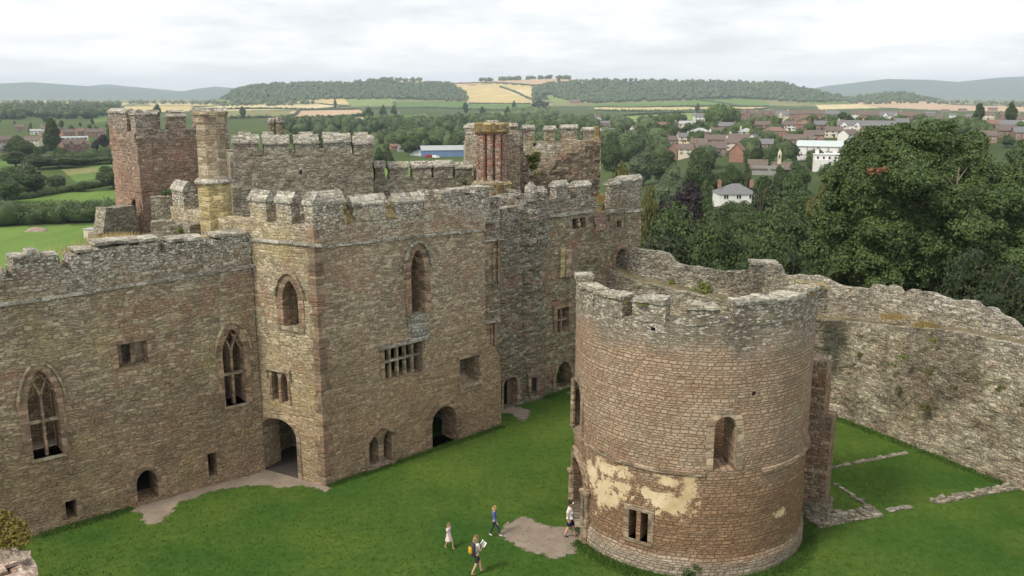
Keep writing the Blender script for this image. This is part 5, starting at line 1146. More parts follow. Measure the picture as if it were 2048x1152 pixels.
def house(px, py, w, d, he, hr, wall, roof, label, rot=None, hip=False, ch=1, group=None, gables=0, name='house', cat='house', win=True, rows=2):
    if name == 'house' and px > 1250 and 250 < py < 330: w *= .8; d *= .85; he *= .82; hr *= .85
    x, y = hit([px], [py]); x, y = float(x[0]), float(y[0]); z = float(ground(x, y)); HC[0] += 1; rr = random.Random(HC[0])
    az = -math.atan2(x, y); rot = az+(rr.uniform(-.35, .35) if rot is None else rot)
    T_ = thing(name, label, cat, (x, y, z), group, rot); sc_ = F/y; HB.append((px-w*sc_*.5, px+w*sc_*.5, py-(he+hr)*sc_, py, y))
    def part(nm, mb, mat, par=T_):
        o = bpy.data.objects.new(nm, mesh(nm, *mb.vf, mat)); COL.objects.link(o); o.parent = par; return o
    mb = MB(); mb.box((0, 0, he/2-1.5), (w, d, he+3))
    if not hip: mb.add([(-w/2, -d/2, he), (-w/2, d/2, he), (-w/2, 0, he+hr-.1), (w/2, -d/2, he), (w/2, d/2, he), (w/2, 0, he+hr-.1)], [(0, 1, 2)[::-1], (3, 4, 5)])
    for g in range(gables):
        gx = -w/2+w*(g+.5)/gables; gw = min(2.1, w/gables*.36); mb.box((gx, -d/2-.5, he/2), (gw*2, 1.2, he)); mb.add([(gx-gw, -d/2-1.1, he), (gx+gw, -d/2-1.1, he), (gx, -d/2-1.1, he+hr*.75)], [(0, 1, 2)])
    part('walls', mb, M[wall])
    mb = MB(); o_ = .35
    if hip:
        k = d/2; rt_ = max(.1, w/2-k); V = [(-w/2-o_, -d/2-o_, he), (w/2+o_, -d/2-o_, he), (w/2+o_, d/2+o_, he), (-w/2-o_, d/2+o_, he), (-rt_, 0, he+hr), (rt_, 0, he+hr)]; mb.add(V, [(0, 1, 5, 4), (1, 2, 5), (2, 3, 4, 5), (3, 0, 4), (3, 2, 1, 0)])
    else:
        for s in (-1, 1):
            V = [(-w/2-o_, s*(d/2+o_), he-.2), (w/2+o_, s*(d/2+o_), he-.2), (w/2+o_, 0, he+hr), (-w/2-o_, 0, he+hr)]; V += [(a, b, c+.15) for a, b, c in V]; mb.add(V, [(0, 1, 2, 3), (7, 6, 5, 4), (0, 4, 5, 1), (1, 5, 6, 2), (3, 7, 4, 0)])
    for g in range(gables):
        gx = -w/2+w*(g+.5)/gables; gw = min(2.1, w/gables*.36)+.2
        for s in (-1, 1): mb.add([(gx+s*gw, -d/2-1.3, he-.15), (gx, -d/2-1.3, he+hr*.75+.1), (gx, -.5, he+hr*.75+.1), (gx+s*gw, -.5, he-.15)], [(0, 1, 2, 3)])
    rf = part('roof', mb, M[roof])
    for k in range(ch):
        cx_ = (-w/2+.8) if k == 0 else (w/2-.8 if k == 1 else -w/2+w*k/ch); mb = MB(); mb.box((cx_, 0, he+hr*.7+.7), (1., .7, 2.2)); mb.tube((cx_, 0, he+hr*.7+1.7), (cx_, 0, he+hr*.7+2.2), .16, .13, 6); part('chimney', mb, M['hbrick' if wall.startswith('hb') else 'hbrick2' if rr.random() < .4 else 'hcream'], rf)
    if win:
        nw = max(2, int(w/3.2)); me = None; mep = None
        for r_ in range(rows):
            zz_ = 1.5 if r_ == 0 else 1.5+(he-1.9)/(rows-1)*r_*.92
            for k in range(nw):
                if gables and abs(((k+.5)/nw*gables) % 1-.5) > .49: continue
                cx_ = -w/2+w*(k+.5)/nw
                if me is None:
                    a = MB(); a.box((0, 0, 0), (1.5, .1, 1.35)); me = mesh('window', *a.vf, M['frame']); a = MB()
                    for s in (-1, 1): a.box((s*.35, -.06, 0), (.56, .04, 1.1))
                    mep = mesh('pane', *a.vf, M['pane'])
                q = bpy.data.objects.new('window', me); COL.objects.link(q); q.parent = T_; q.location = (cx_, -d/2-.03-(1.1 if gables and abs(cx_-(-w/2+w*(int((k+.5)/nw*gables)+.5)/gables)) < 1.8 else 0), zz_); q2 = bpy.data.objects.new('pane', mep); COL.objects.link(q2); q2.parent = q
        if win is True:
            mb = MB(); mb.box((w*.08, -d/2-.05, 1.), (.95, .1, 2.1)); part('door', mb, M['timber'])
    return T_
H_ = house
# left hand houses
for a in [
 (12, 292, 11, 8, 5, 3, 'hbrick', 'rbrown', 'brown roofed brick house cut by the left edge, upper one', .2),
 (12, 305, 12, 8, 3.2, 3, 'hbrick2', 'rslate', 'low brick bungalow with slate roof at the left edge', .3),
 (68, 292, 13, 9, 4.5, 3.2, 'hcream', 'rbrown', 'cream house with brown roof, second from the left edge', -.5),
 (135, 274, 12, 8, 4.5, 3, 'hbrick2', 'rbrown', 'small brown roofed house above the long white building, left one', .5), (165, 272, 12, 8, 4.5, 3, 'hbrick', 'rred', 'red roofed house above the long white building, right one', .4),
 (190, 274, 17, 8, 5, 3, 'hbrick2', 'rbrown', 'long brick house at the right of the upper left hand group', .1), (150, 282, 22, 8, 2.8, 1., 'hwhite', 'rgrey', 'long low white building with a pale roof in the left hand village', 0.),
 (72, 270, 10, 7, 4, 1.5, 'hwhite', 'rgrey', 'white flat looking building at the upper left', 0.)]: H_(*a[:9], rot=a[9])
H_(150, 306, 17, 10, 6, 3.6, 'hbrick', 'rbrown', 'large red brick double gabled house in the left hand village', .35, gables=2, ch=3)
H_(230, 308, 16, 9, 5, 3, 'hbrick2', 'rslate', 'long brick house with a slate roof just left of the red tower', -.1, ch=1)
# the valley yard beyond the rear battlements
x_ = H_(896, 313, 38, 16, 4.6, 2.6, 'blue', 'rgrey', 'blue clad shed with a pale grey roof in the valley, behind the rear battlements', .12, ch=0, name='industrial_shed', cat='shed', win=False)
H_(842, 312, 13, 8, 3., 1.5, 'hwhite', 'rgrey', 'small white outbuilding left of the blue shed', -.3, ch=0, name='outbuilding', cat='shed', win=False)
H_(815, 303, 14, 7, 3, 1.2, 'conc', 'rslate', 'grey lean-to shed in the valley yard', .2, ch=0, name='outbuilding', cat='shed', win=False)
H_(792, 300, 9, 7, 3, 1.6, 'hbrick2', 'rred', 'little orange roofed building at the left of the valley yard', .2, ch=0, name='outbuilding', cat='shed', win=False)
H_(790, 232, 20, 9, 5, 3, 'hwhite', 'rslate', 'white farmhouse among trees under the green hill field', 0, ch=2)
H_(1100, 210, 22, 12, 6, 4, 'hcream', 'rbrown', 'cream farmhouse at the left tip of the right hand wood', .3); H_(1150, 207, 34, 14, 7, 5, 'hbrick', 'rred', 'long farm range under the right hand wood', 0, win=False)
# houses between valley and town
for a in [
 (1204, 273, 11, 8, 5, 3.2, 'hwhite', 'rslate', 'white gabled cottage right of the broken tower, left of two', 1.2), (1224, 274, 12, 7, 5, 3, 'hwhite', 'rslate', 'white cottage right of the broken tower, right of two', .1),
 (1268, 264, 9, 7, 4, 3, 'hwhite', 'rbrown', 'small white cottage half hidden in the valley trees', .8), (1196, 240, 12, 8, 5, 3, 'hwhite', 'rbrown', 'white house on the valley road far behind the broken tower', .4), (1212, 252, 16, 8, 4, 3, 'hbrick', 'rslate', 'brick house behind the corner post of the broken tower', .1),
 (1326, 258, 18, 9, 5, 3, 'hbrick2', 'rred', 'orange brick house at the left end of the town', .1), (1360, 256, 12, 8, 4, 2.6, 'hcream', 'rslate', 'cream bungalow at the left end of the town', .2), (1372, 255, 14, 8, 4, 2.6, 'hcream', 'rgrey', 'pale roofed bungalow beside the cream one', -.2), (1402, 243, 14, 8, 4.5, 2.6, 'hwhite', 'rslate', 'white bungalow above the orange brick house', .2)]: H_(*a[:9], rot=a[9])
H_(1400, 279, 15, 11, 6, 2.6, 'hbrick2', 'rgrey', 'square red brick block with a pale hipped roof', .1, hip=True, ch=0); H_(1432, 274, 10, 8, 4, 3, 'hwhite', 'rbrown', 'white timbered cottage with brown roof left of the white gable', .4)
H_(1492, 276, 11, 9, 4.5, 2.6, 'hwhite', 'rgrey', 'white house with a grey hipped roof in the middle of the town', .2, hip=True, ch=1); H_(1549, 278, 18, 10, 5.6, 3, 'hbrick2', 'rred', 'orange brick hipped villa in the middle of the town', .05, hip=True, ch=2)
H_(1607, 264, 11, 9, 6, 3.4, 'hbrick2', 'rred', 'tall brick hipped house below the terraces', .3, hip=True, ch=2)
H_(1506, 294, 9, 8, 5, 3.6, 'hwhite', 'rslate', 'bright white gabled house above the church bellcote', 1.3, ch=0)
for a in [
 (1440, 293, 22, 9, 4.6, 3, 'hbrick', 'rbrown', 'long brown roofed terrace left of the white gabled house', .0), (1478, 289, 15, 8, 4.5, 3, 'hcream', 'rbrown', 'cream brown roofed house beside the white gabled house', .0), (1385, 312, 18, 9, 4.5, 3.2, 'hcream', 'rbrown', 'cream house with a broad brown roof above the copper beech', -.2), (1420, 312, 20, 9, 5, 3.2, 'hbrick', 'rbrown', 'long brown roof left of the orange gable', .1),
 (1356, 318, 14, 9, 6, 3.4, 'hbrick', 'rred', 'reddish gabled house at the left of the brown roofs', .9), (1475, 325, 9, 8, 6.5, 4, 'hbrick2', 'rred', 'bright orange brick gable with a chimney, left of the church', 1.35), (1595, 293, 20, 9, 5, 3, 'hbrick', 'rbrown', 'brick terrace with white windows left of the warehouse', .0), (1697, 283, 13, 9, 5, 3, 'hwhite', 'rbrown', 'white gabled house behind the warehouse roof', .9), (1722, 280, 16, 8, 4, 2.6, 'hbrick', 'rslate', 'dark roofed house at the right behind the warehouse', .3)]: H_(*a[:9], rot=a[9])
# upper brick terraces
for i, a in enumerate([
 (1495, 240, 14, 'hbrick', 'rbrown', 1, 'brick gabled house at the left end of the upper terrace'), (1532, 245, 13, 'hbrick', 'rbrown', 2, 'brick house with two front gables in the upper terrace'), (1560, 243, 14, 'hcream', 'rslate', 1, 'pale bay fronted house right of the two gabled one'), (1585, 240, 14, 'hbrick', 'rbrown', 0, 'plain brick house in the left half of the upper terrace'), (1612, 238, 14, 'hbrick2', 'rbrown', 0, 'orange brick house in the middle of the upper terrace'), (1642, 239, 14, 'hbrick', 'rbrown', 0, 'brick house left of the white one in the upper terrace'),
 (1664, 240, 14, 'hwhite', 'rslate', 0, 'long white house in the upper terrace'), (1717, 240, 14, 'hwhite', 'rbrown', 0, 'white house left of the long brick terrace'), (1742, 243, 22, 'hbrick', 'rbrown', 0, 'long brick terrace with pale windows, left of the white gables'), (1780, 245, 18, 'hwhite', 'rslate', 2, 'white house with two big front gables at the right of the terrace'), (1818, 246, 20, 'hbrick', 'rbrown', 0, 'long brown roofed brick row at the right end of the terrace'),
 (1700, 266, 20, 'hwhite', 'rslate', 2, 'white house with grey roof and gables below the terrace'), (1755, 268, 26, 'hbrick2', 'rslate', 0, 'long low orange brick range with a grey roof'), (1800, 262, 12, 'hbrick', 'rslate', 0, 'brick house at the edge of the giant sycamore')]): H_(a[0], a[1], a[2], 9, 6, 3.6, a[3], a[4], a[6], .0, gables=a[5], ch=2)
for a in [(1990, 262, 14, 8, 5, 3, 'hbrick2', 'rred', 'orange brick house right of the giant sycamore top, upper one', .2), (2008, 276, 14, 9, 5, 3.4, 'hbrick', 'rbrown', 'brown roofed gabled house right of the giant sycamore', .4), (2044, 280, 13, 9, 5, 3.4, 'hbrick', 'rslate', 'dark roofed brick house at the right edge', .3), (2040, 250, 24, 9, 4.5, 2.6, 'hcream', 'rbrown', 'pale house near the skyline at the right edge', 0), (1890, 226, 16, 9, 5, 3, 'hbrick', 'rbrown', 'brick house peeping over the giant sycamore, left one', 0), (1925, 224, 18, 9, 5, 3, 'hbrick2', 'rbrown', 'brick house peeping over the giant sycamore, right one', .2), (1985, 222, 22, 9, 5, 3, 'hbrick', 'rbrown', 'brown roofed terrace near the skyline at the right', 0), (2030, 228, 20, 10, 6, .5, 'conc', 'rgrey', 'flat grey block near the skyline at the right', 0), (1860, 232, 18, 9, 5, 3, 'hbrick', 'rslate', 'slate roofed row behind the giant sycamore top', 0)]: H_(*a[:9], rot=a[9])
extra = [(1350, 292, 'hbrick', 'rbrown'), (1366, 286, 'hwhite', 'rslate'), (1398, 300, 'hbrick2', 'rbrown'), (1455, 264, 'hbrick', 'rslate'), (1466, 301, 'hcream', 'rbrown'), (1524, 262, 'hbrick', 'rbrown'), (1530, 303, 'hbrick', 'rslate'), (1578, 262, 'hwhite', 'rbrown'), (1626, 283, 'hbrick2', 'rbrown'), (1640, 262, 'hbrick', 'rslate'), (1668, 276, 'hcream', 'rbrown'), (1880, 238, 'hbrick', 'rbrown'), (1905, 236, 'hwhite', 'rslate'), (1938, 238, 'hbrick', 'rslate'), (1958, 234, 'hbrick2', 'rred'), (1978, 240, 'hcream', 'rbrown'), (2012, 240, 'hbrick', 'rbrown'), (2020, 262, 'hbrick', 'rslate'), (1970, 286, 'hbrick2', 'rbrown'), (40, 262, 'hbrick', 'rbrown'), (95, 266, 'hcream', 'rbrown'), (100, 284, 'hbrick2', 'rred'), (210, 286, 'hbrick', 'rbrown')]
WN = dict(hbrick='brick', hbrick2='orange brick', hwhite='white', hcream='cream'); RN = dict(rbrown='brown', rslate='slate', rred='red')
for i, (x_, y_, w_, r_) in enumerate(sorted(extra)):
    side = 'left village' if x_ < 400 else ('right hand town' if x_ > 1850 else 'middle town'); k_ = [e for e in sorted(extra) if (e[0] < 400) == (x_ < 400) and (e[0] > 1850) == (x_ > 1850)]; j_ = k_.index((x_, y_, w_, r_))
    house(x_, y_, 10+(i*7 % 5), 8, 4.8, 3, w_, r_, 'small %s house, %s roof, in the %s, %s small one from left' % (WN[w_], RN[r_], side, ['first', 'second', 'third', 'fourth', 'fifth', 'sixth', 'seventh', 'eighth', 'ninth', 'tenth', 'eleventh', 'twelfth'][j_]), ch=1+i % 2, group='small houses in the '+side)
# warehouse
x, y = hit([1655], [322]); x, y = float(x[0]), float(y[0]); z = float(ground(x, y)); rz = -math.atan2(x, y)-.05
T_ = thing('warehouse', 'long white warehouse with a pale roof and dark loading bays, left of the giant sycamore', 'warehouse', (x, y, z), None, rz)
def tp(nm, mb, mat, par=T_): o = bpy.data.objects.new(nm, mesh(nm, *mb.vf, mat)); COL.objects.link(o); o.parent = par; return o
sc = y/400.; mb = MB(); mb.box((0, 6*sc, 3.2*sc), (27*sc, 14*sc, 7*sc)); tp('walls', mb, M['hwhite']); HB.append((1590, 1725, 285, 322, y))
mb = MB(); V = [(-14*sc, -1.6*sc, 6.3*sc), (14*sc, -1.6*sc, 6.3*sc), (14*sc, 6*sc, 8.6*sc), (-14*sc, 6*sc, 8.6*sc), (14*sc, 14*sc, 6.3*sc), (-14*sc, 14*sc, 6.3*sc)]; mb.add(V, [(0, 1, 2, 3), (3, 2, 4, 5)]); tp('roof', mb, plain('corrugated pale roof', (.47, .53, .52), .6, .06, .5))
for k in range(3): mb = MB(); mb.box((-7.2*sc+8*k*sc, -1.05*sc, 2.*sc), (3.6*sc, .2, 4.2*sc)); tp('loading_door', mb, M['timber'])
for k in range(7): mb = MB(); mb.box((-13.5*sc+4.5*k*sc, -1.1*sc, 3.1*sc), (.5, .4, 6.4*sc)); tp('pillar', mb, M['conc'])
mb = MB(); mb.box((-1*sc, -5*sc, 2.6*sc), (24*sc, 4*sc, .5)); tp('canopy', mb, M['rgrey'])
# white towered building below it
x, y = hit([1652], [345]); x, y = float(x[0]), float(y[0]); z = float(ground(x, y)); s = y/1763
T_ = thing('white_building', 'tall white building with two turret like chimneys, left of the giant sycamore', 'building', (x, y, z), None, -math.atan2(x, y)+.12)
def tq(nm, mb, mat): return tp(nm, mb, mat, T_)
hh_ = 34*s; mb = MB(); mb.box((0, 5, hh_/2-2), (50*s, 9, hh_+4)); mb.box((-10*s, 1, hh_*.36), (26*s, 3, hh_*.72)); tq('walls', mb, M['hwhite']); HB.append((1622, 1682, 303, 345, y))
mb = MB(); mb.box((0, 5, hh_+.15), (52*s, 9.6, .35)); mb.box((0, 5, hh_*.72), (50.6*s, 9.2, .2)); tq('cornice', mb, M['frame'])
for k in (-18, 16): mb = MB(); mb.box((k*s, 4, hh_+4.5*s), (7*s, 1.6, 9*s)); mb.box((k*s, 4, hh_+9.4*s), (8.5*s, 2, 1.2*s)); tq('chimney', mb, M['hwhite'])
for r_ in range(2):
    for k in range(4): mb = MB(); mb.box(((-17+11*k)*s, .45, hh_*(.82-.32*r_)), (3.4*s, .1, 5.*s)); tq('window', mb, M['pane'])
# hipped white house among the near trees
H_(1468, 424, 11, 9, 5.6, 2.7, 'hwhite', 'rslate', 'white house with a big grey hipped roof and two chimneys, alone among the trees', .25, hip=True, ch=2)
# church with bellcote
x, y = hit([1540], [352]); x, y = float(x[0]), float(y[0]); z = float(ground(x, y)); s = y/1763
T_ = thing('church', 'old stone church with steep brown roofs and a slim bellcote', 'church', (x, y, z), None, -math.atan2(x, y))
mb = MB(); mb.box((-5*s, 4, 8*s), (60*s, 8, 20*s)); tq('walls', mb, M['conc']); HB.append((1505, 1590, 308, 348, y)); mb = MB()
for a, b in ((-45, -5), (0, 44)):
    zt_2 = 30*s if a < 0 else 26*s; mb.add([(a*s, -.5, 12*s), (b*s, -.5, 12*s), (b*s, 4, zt_2), (a*s, 4, zt_2), (b*s, 8.5, 12*s), (a*s, 8.5, 12*s)], [(0, 1, 2, 3), (3, 2, 4, 5)])
tq('roof', mb, M['rbrown']); mb = MB(); mb.box((16*s, 3.5, 30*s), (7*s, 1.4, 24*s)); mb.add([(12*s, 2.7, 42*s), (20*s, 2.7, 42*s), (20*s, 4.3, 42*s), (12*s, 4.3, 42*s), (16*s, 3.5, 52*s)], [(0, 1, 4), (1, 2, 4), (2, 3, 4), (3, 0, 4)]); tq('bellcote', mb, M['hcream'])
mb = MB(); mb.box((16*s, 2.75, 36*s), (2.4*s, .1, 6*s)); tq('bell_opening', mb, M['timber'])
# flat roofed hut by the near field, and the heap of earth
p = hit([186], [478]); x, y = float(p[0][0]), float(p[1][0]); z = float(ground(x, y))
T_ = thing('field_hut', 'small pale flat roofed hut in the bright field left of the ruin', 'hut', (x, y, z), None, -.3); mb = MB(); mb.box((0, 0, 1.2), (4., 2.6, 3.0)); tq('walls', mb, M['hcream']); mb = MB(); mb.box((0, 0, 2.8), (4.4, 3, .2)); tq('roof', mb, M['rgrey']); mb = MB(); mb.box((.5, -1.32, 1.2), (.9, .06, 2)); tq('door', mb, M['conc'])
p = hit([73], [462]); x, y = float(p[0][0]), float(p[1][0]); z = float(ground(x, y)); q = Vector((x, y, z))
M['earth'] = plain('bare earth', (.27, .215, .165), .95, .2, 1.)
meta(obj('earth_mound', gridbox(lambda a, b, c: q+Vector(((a-.5)*7.5, (b-.5)*6, -.4+1.7*c*max(0, 1-((a-.5)**2+(b-.5)**2)*4)**.7)), 12, 10, 2, .2, .7), M['earth'], None, loc=tuple(q)), 'low heap of bare earth at the top of the near bright field', 'mound')
# yard vehicles by the blue shed: a red van and a white van
def van(px, py, c, label):
    p = hit([px], [py]); x, y = float(p[0][0]), float(p[1][0]); z = float(ground(x, y)); T_ = thing('van', label, 'van', (x, y, z), None, random.uniform(-.5, .5)); mb = MB()
    P = [(-2.4, .4), (2.3, .4), (2.45, 1.0), (1.9, 1.25), (1.3, 2.05), (-2.4, 2.1)]; n = 6; mb.add([(a, -.9, b) for a, b in P]+[(a, .9, b) for a, b in P], [tuple(range(n)), tuple(range(2*n-1, n-1, -1))]+[((i+1) % n, i, n+i, n+(i+1) % n) for i in range(n)]); tp('body', mb, c, T_)
    mb = MB(); mb.box((1.2, 0, 1.55), (.9, 1.84, .5)); tp('window', mb, M['pane'], T_)
    for a in (-1.5, 1.5):
        for b in (-.85, .85): mb = MB(); mb.tube((a, b-.1, .38), (a, b+.1, .38), .38, .38, 12); tp('wheel', mb, M['shadetyre'], T_)
van(858, 316, plain('red paint', (.45, .04, .04), .4), 'red van parked at the left end of the blue shed'); van(872, 317, plain('white paint', (.75, .75, .75), .4), 'white van parked beside the red one at the blue shed')

# ================================================================== VEGETATION
def leaf_mat(name, c, c2, var=.35, rough=.55):
    m, t = new_mat(name); tcn = t.n('ShaderNodeTexCoord').outputs['Object']; tint = t.n('ShaderNodeAttribute', attribute_name='tint').outputs['Fac']
    oi = t.n('ShaderNodeObjectInfo').outputs['Random']; nz = t.noise(tcn, .35, 3)
    f = t.math('ADD', t.math('MULTIPLY', tint, .65), t.math('MULTIPLY', t.mapr(nz, .35, .65), .35)); col = t.mix(f, c, c2)
    v = t.math('ADD', 1-var*.5, t.math('MULTIPLY', oi, var)); vv = t.n('ShaderNodeCombineColor', {0: v, 1: v, 2: v}).outputs[0]; col = t.mix(1., col, vv, 'MULTIPLY')
    finish(t, col, rough, None, spec=.25); return m
LEAF = dict(dark=leaf_mat('dark foliage', (.028, .050, .014), (.090, .132, .036)), mid=leaf_mat('mid foliage', (.032, .055, .016), (.085, .125, .035)), light=leaf_mat('pale foliage', (.075, .105, .05), (.15, .19, .10)),
    olive=leaf_mat('olive foliage', (.07, .075, .02), (.135, .125, .032)), purple=leaf_mat('purple foliage', (.016, .010, .013), (.045, .028, .032)), yellow=leaf_mat('yellow foliage', (.20, .22, .02), (.34, .36, .05)),
    yew=leaf_mat('yew foliage', (.018, .030, .010), (.045, .065, .018)), syc=leaf_mat('sycamore foliage', (.032, .057, .015), (.105, .15, .043), .1), far=leaf_mat('woodland foliage', (.052, .082, .036), (.16, .205, .085), .0), rust=leaf_mat('withered leaves', (.15, .075, .03), (.25, .125, .05)), herb=leaf_mat('wall herbs', (.08, .10, .02), (.19, .21, .05)), gold=leaf_mat('autumn gold shrub', (.11, .10, .02), (.24, .19, .035)), dry=leaf_mat('dry grass', (.26, .19, .07), (.42, .32, .14)), grass=leaf_mat('long grass', (.035, .08, .012), (.10, .17, .03)))
M['bark'] = plain('bark', (.10, .08, .055), .95, .3, 3)
ICO = {}
def ico(sub):
    if sub not in ICO:
        bm = bmesh.new(); bmesh.ops.create_icosphere(bm, subdivisions=sub, radius=1); ICO[sub] = (np.array([v.co[:] for v in bm.verts]), np.array([[v.index for v in f.verts] for f in bm.faces])); bm.free()
    return ICO[sub]
def leafquads(P, N, size, rg):
    n = len(P); a = np.cross(N, rg.normal(size=(n, 3))); a /= np.linalg.norm(a, axis=1)[:, None]+1e-9; b = np.cross(N, a)
    s = (size*rg.uniform(.6, 1.35, n))[:, None]; asp = rg.uniform(.55, 1., n)[:, None]
    bend = N*s*.25
    V = np.stack([P-a*s*.9-bend, P-b*s*asp*.7, P+a*s-bend, P+b*s*asp*.7], 1).reshape(-1, 3)
    return V, np.arange(4*n).reshape(-1, 4)
def crown(lobes, n, size, rg, core=.80, fill=.75, up=.35):
    """leaf-sized faces spread through a crown made of overlapping boughs, over a dark broken core"""
    L = np.array([l[:3] for l in lobes]); Rd = np.array([l[3] for l in lobes]); sq = np.array([l[4] if len(l) > 4 else .8 for l in lobes])
    w = Rd**2; pick = rg.choice(len(lobes), n, p=w/w.sum()); d = rg.normal(size=(n, 3)); d[:, 2] += up*rg.random(n)*1.5; d /= np.linalg.norm(d, axis=1)[:, None]
    rad = fill+(1.08-fill)*rg.random(n)**.6; cl = np.sin(d*6+pick[:, None]).sum(1)*.05; r = Rd[pick]*(rad+cl); P = L[pick]+d*r[:, None]*np.stack([np.ones(n), np.ones(n), sq[pick]], 1)
    # drop leaves buried inside other boughs
    keep = np.ones(n, bool)
    for i in range(len(lobes)):
        q = (P-L[i])/np.array([1, 1, sq[i]]); keep &= ~((np.linalg.norm(q, axis=1) < Rd[i]*.72) & (pick != i))
    P = P[keep]; d = d[keep]; nn = d+rg.normal(size=d.shape)*.55+np.array([0, 0, .35]); nn /= np.linalg.norm(nn, axis=1)[:, None]
    V, Fq = leafquads(P, nn, size, rg); tint = np.repeat(rg.random(len(P)), 4)
    iv, fi = ico(2); VV = [V]; T = [tint]; FF = [tuple(f) for f in Fq.tolist()]; b = len(V)
    for i in range(len(lobes)):
        k = 1+.16*np.sin(iv*5+i).sum(1)[:, None]; q = iv*Rd[i]*core*k*np.array([1, 1, sq[i]])+L[i]; VV.append(q); T.append(np.full(len(q), .1)); FF += [tuple(int(x)+b for x in f) for f in fi]; b += len(q)
    return np.concatenate(VV), FF, np.concatenate(T)
def crown_mesh(name, lobes, n, size, mat, seed=1, **k):
    V, Fc, T = crown(lobes, n, size, np.random.default_rng(seed), **k); me = mesh(name, V, Fc, mat); a = me.attributes.new('tint', 'FLOAT', 'POINT'); a.data.foreach_set('value', T.astype(np.float32)); return me
def trunk_mesh(h, r, spread, seed=0, n=6, z0=-.6):
    rr = random.Random(seed); mb = MB(); top = Vector((rr.uniform(-.2, .2), rr.uniform(-.2, .2), h*.45)); mb.tube((0, 0, z0), top, r, r*.72, 9)
    for k in range(n):
        t = 2*math.pi*k/n+rr.uniform(-.4, .4); e = top+Vector((math.cos(t)*spread*rr.uniform(.4, .8), math.sin(t)*spread*rr.uniform(.4, .8), h*rr.uniform(.2, .45))); m_ = top.lerp(e, .5)+Vector((0, 0, h*.05)); mb.tube(top-Vector((0, 0, .2)), m_, r*.5, r*.3, 6, False); mb.tube(m_, e, r*.3, r*.08, 5, False)
    me = mesh('trunk', *mb.vf, M['bark']); return me
def lobes_for(kind, rr):
    if kind == 'round': return [(0, 0, .60, .30)]+[(.24*math.cos(t), .24*math.sin(t), rr.uniform(.42, .62), rr.uniform(.17, .24)) for t in [k*math.pi/3.5+rr.uniform(-.2, .2) for k in range(7)]]+[(rr.uniform(-.12, .12), rr.uniform(-.12, .12), .80, .19)]+[(.15*math.cos(t), .15*math.sin(t), .3, .18) for t in (1, 3, 5)]
    if kind == 'tall': return [(rr.uniform(-.06, .06), rr.uniform(-.06, .06), z, r) for z, r in ((.22, .15), (.36, .21), (.52, .22), (.68, .19), (.82, .14), (.92, .07))]+[(.14*math.cos(t), .14*math.sin(t), rr.uniform(.3, .7), .13) for t in range(6)]
    if kind == 'cone': return [(0, 0, z, .22*(1-z)+.03, .9) for z in (.12, .24, .36, .48, .6, .72, .82, .91)]
    if kind == 'wide': return [(.36*math.cos(t), .36*math.sin(t), rr.uniform(.42, .6), rr.uniform(.2, .27)) for t in [k*math.pi/4+rr.uniform(-.2, .2) for k in range(8)]]+[(0, 0, .62, .3), (.1, .1, .8, .18), (-.15, 0, .76, .17)]
    if kind == 'bush': return [(rr.uniform(-.4, .4), rr.uniform(-.3, .3), rr.uniform(.25, .55), rr.uniform(.25, .42)) for _ in range(7)]
PROTO = {}
def proto(kind, mat, dens='far', var=0):
    key = (kind, mat, dens, var)
    if key not in PROTO:
        rr = random.Random(hash((kind, var)) % 1000 if False else sum(map(ord, kind))+var*17); L = lobes_for(kind, rr); n, s = dict(far=(1500, .042), mid=(5200, .026), near=(15000, .0165))[dens]
        PROTO[key] = (crown_mesh('crown', L, n, s, LEAF[mat], seed=var+3), trunk_mesh(1., .035, .3, var, z0=-.06) if kind != 'bush' else None)
    return PROTO[key]
def plant_tree(x, y, h, kind='round', mat='dark', dens='far', label='', group=None, name='tree', cat='tree', wide=1., z=None, trunk=True, var=None):
    z = float(ground(x, y)) if z is None else z; cr, tk = proto(kind, mat, dens, random.randint(0, 2) if var is None else var)
    T_ = thing(name, label, cat, (x, y, z-.02*h), group, random.uniform(0, 6.28)); T_.scale = (h*wide, h*wide, h)
    o = bpy.data.objects.new('crown', cr); COL.objects.link(o); o.parent = T_
    if tk and trunk: o = bpy.data.objects.new('trunk', tk); COL.objects.link(o); o.parent = T_
    return T_
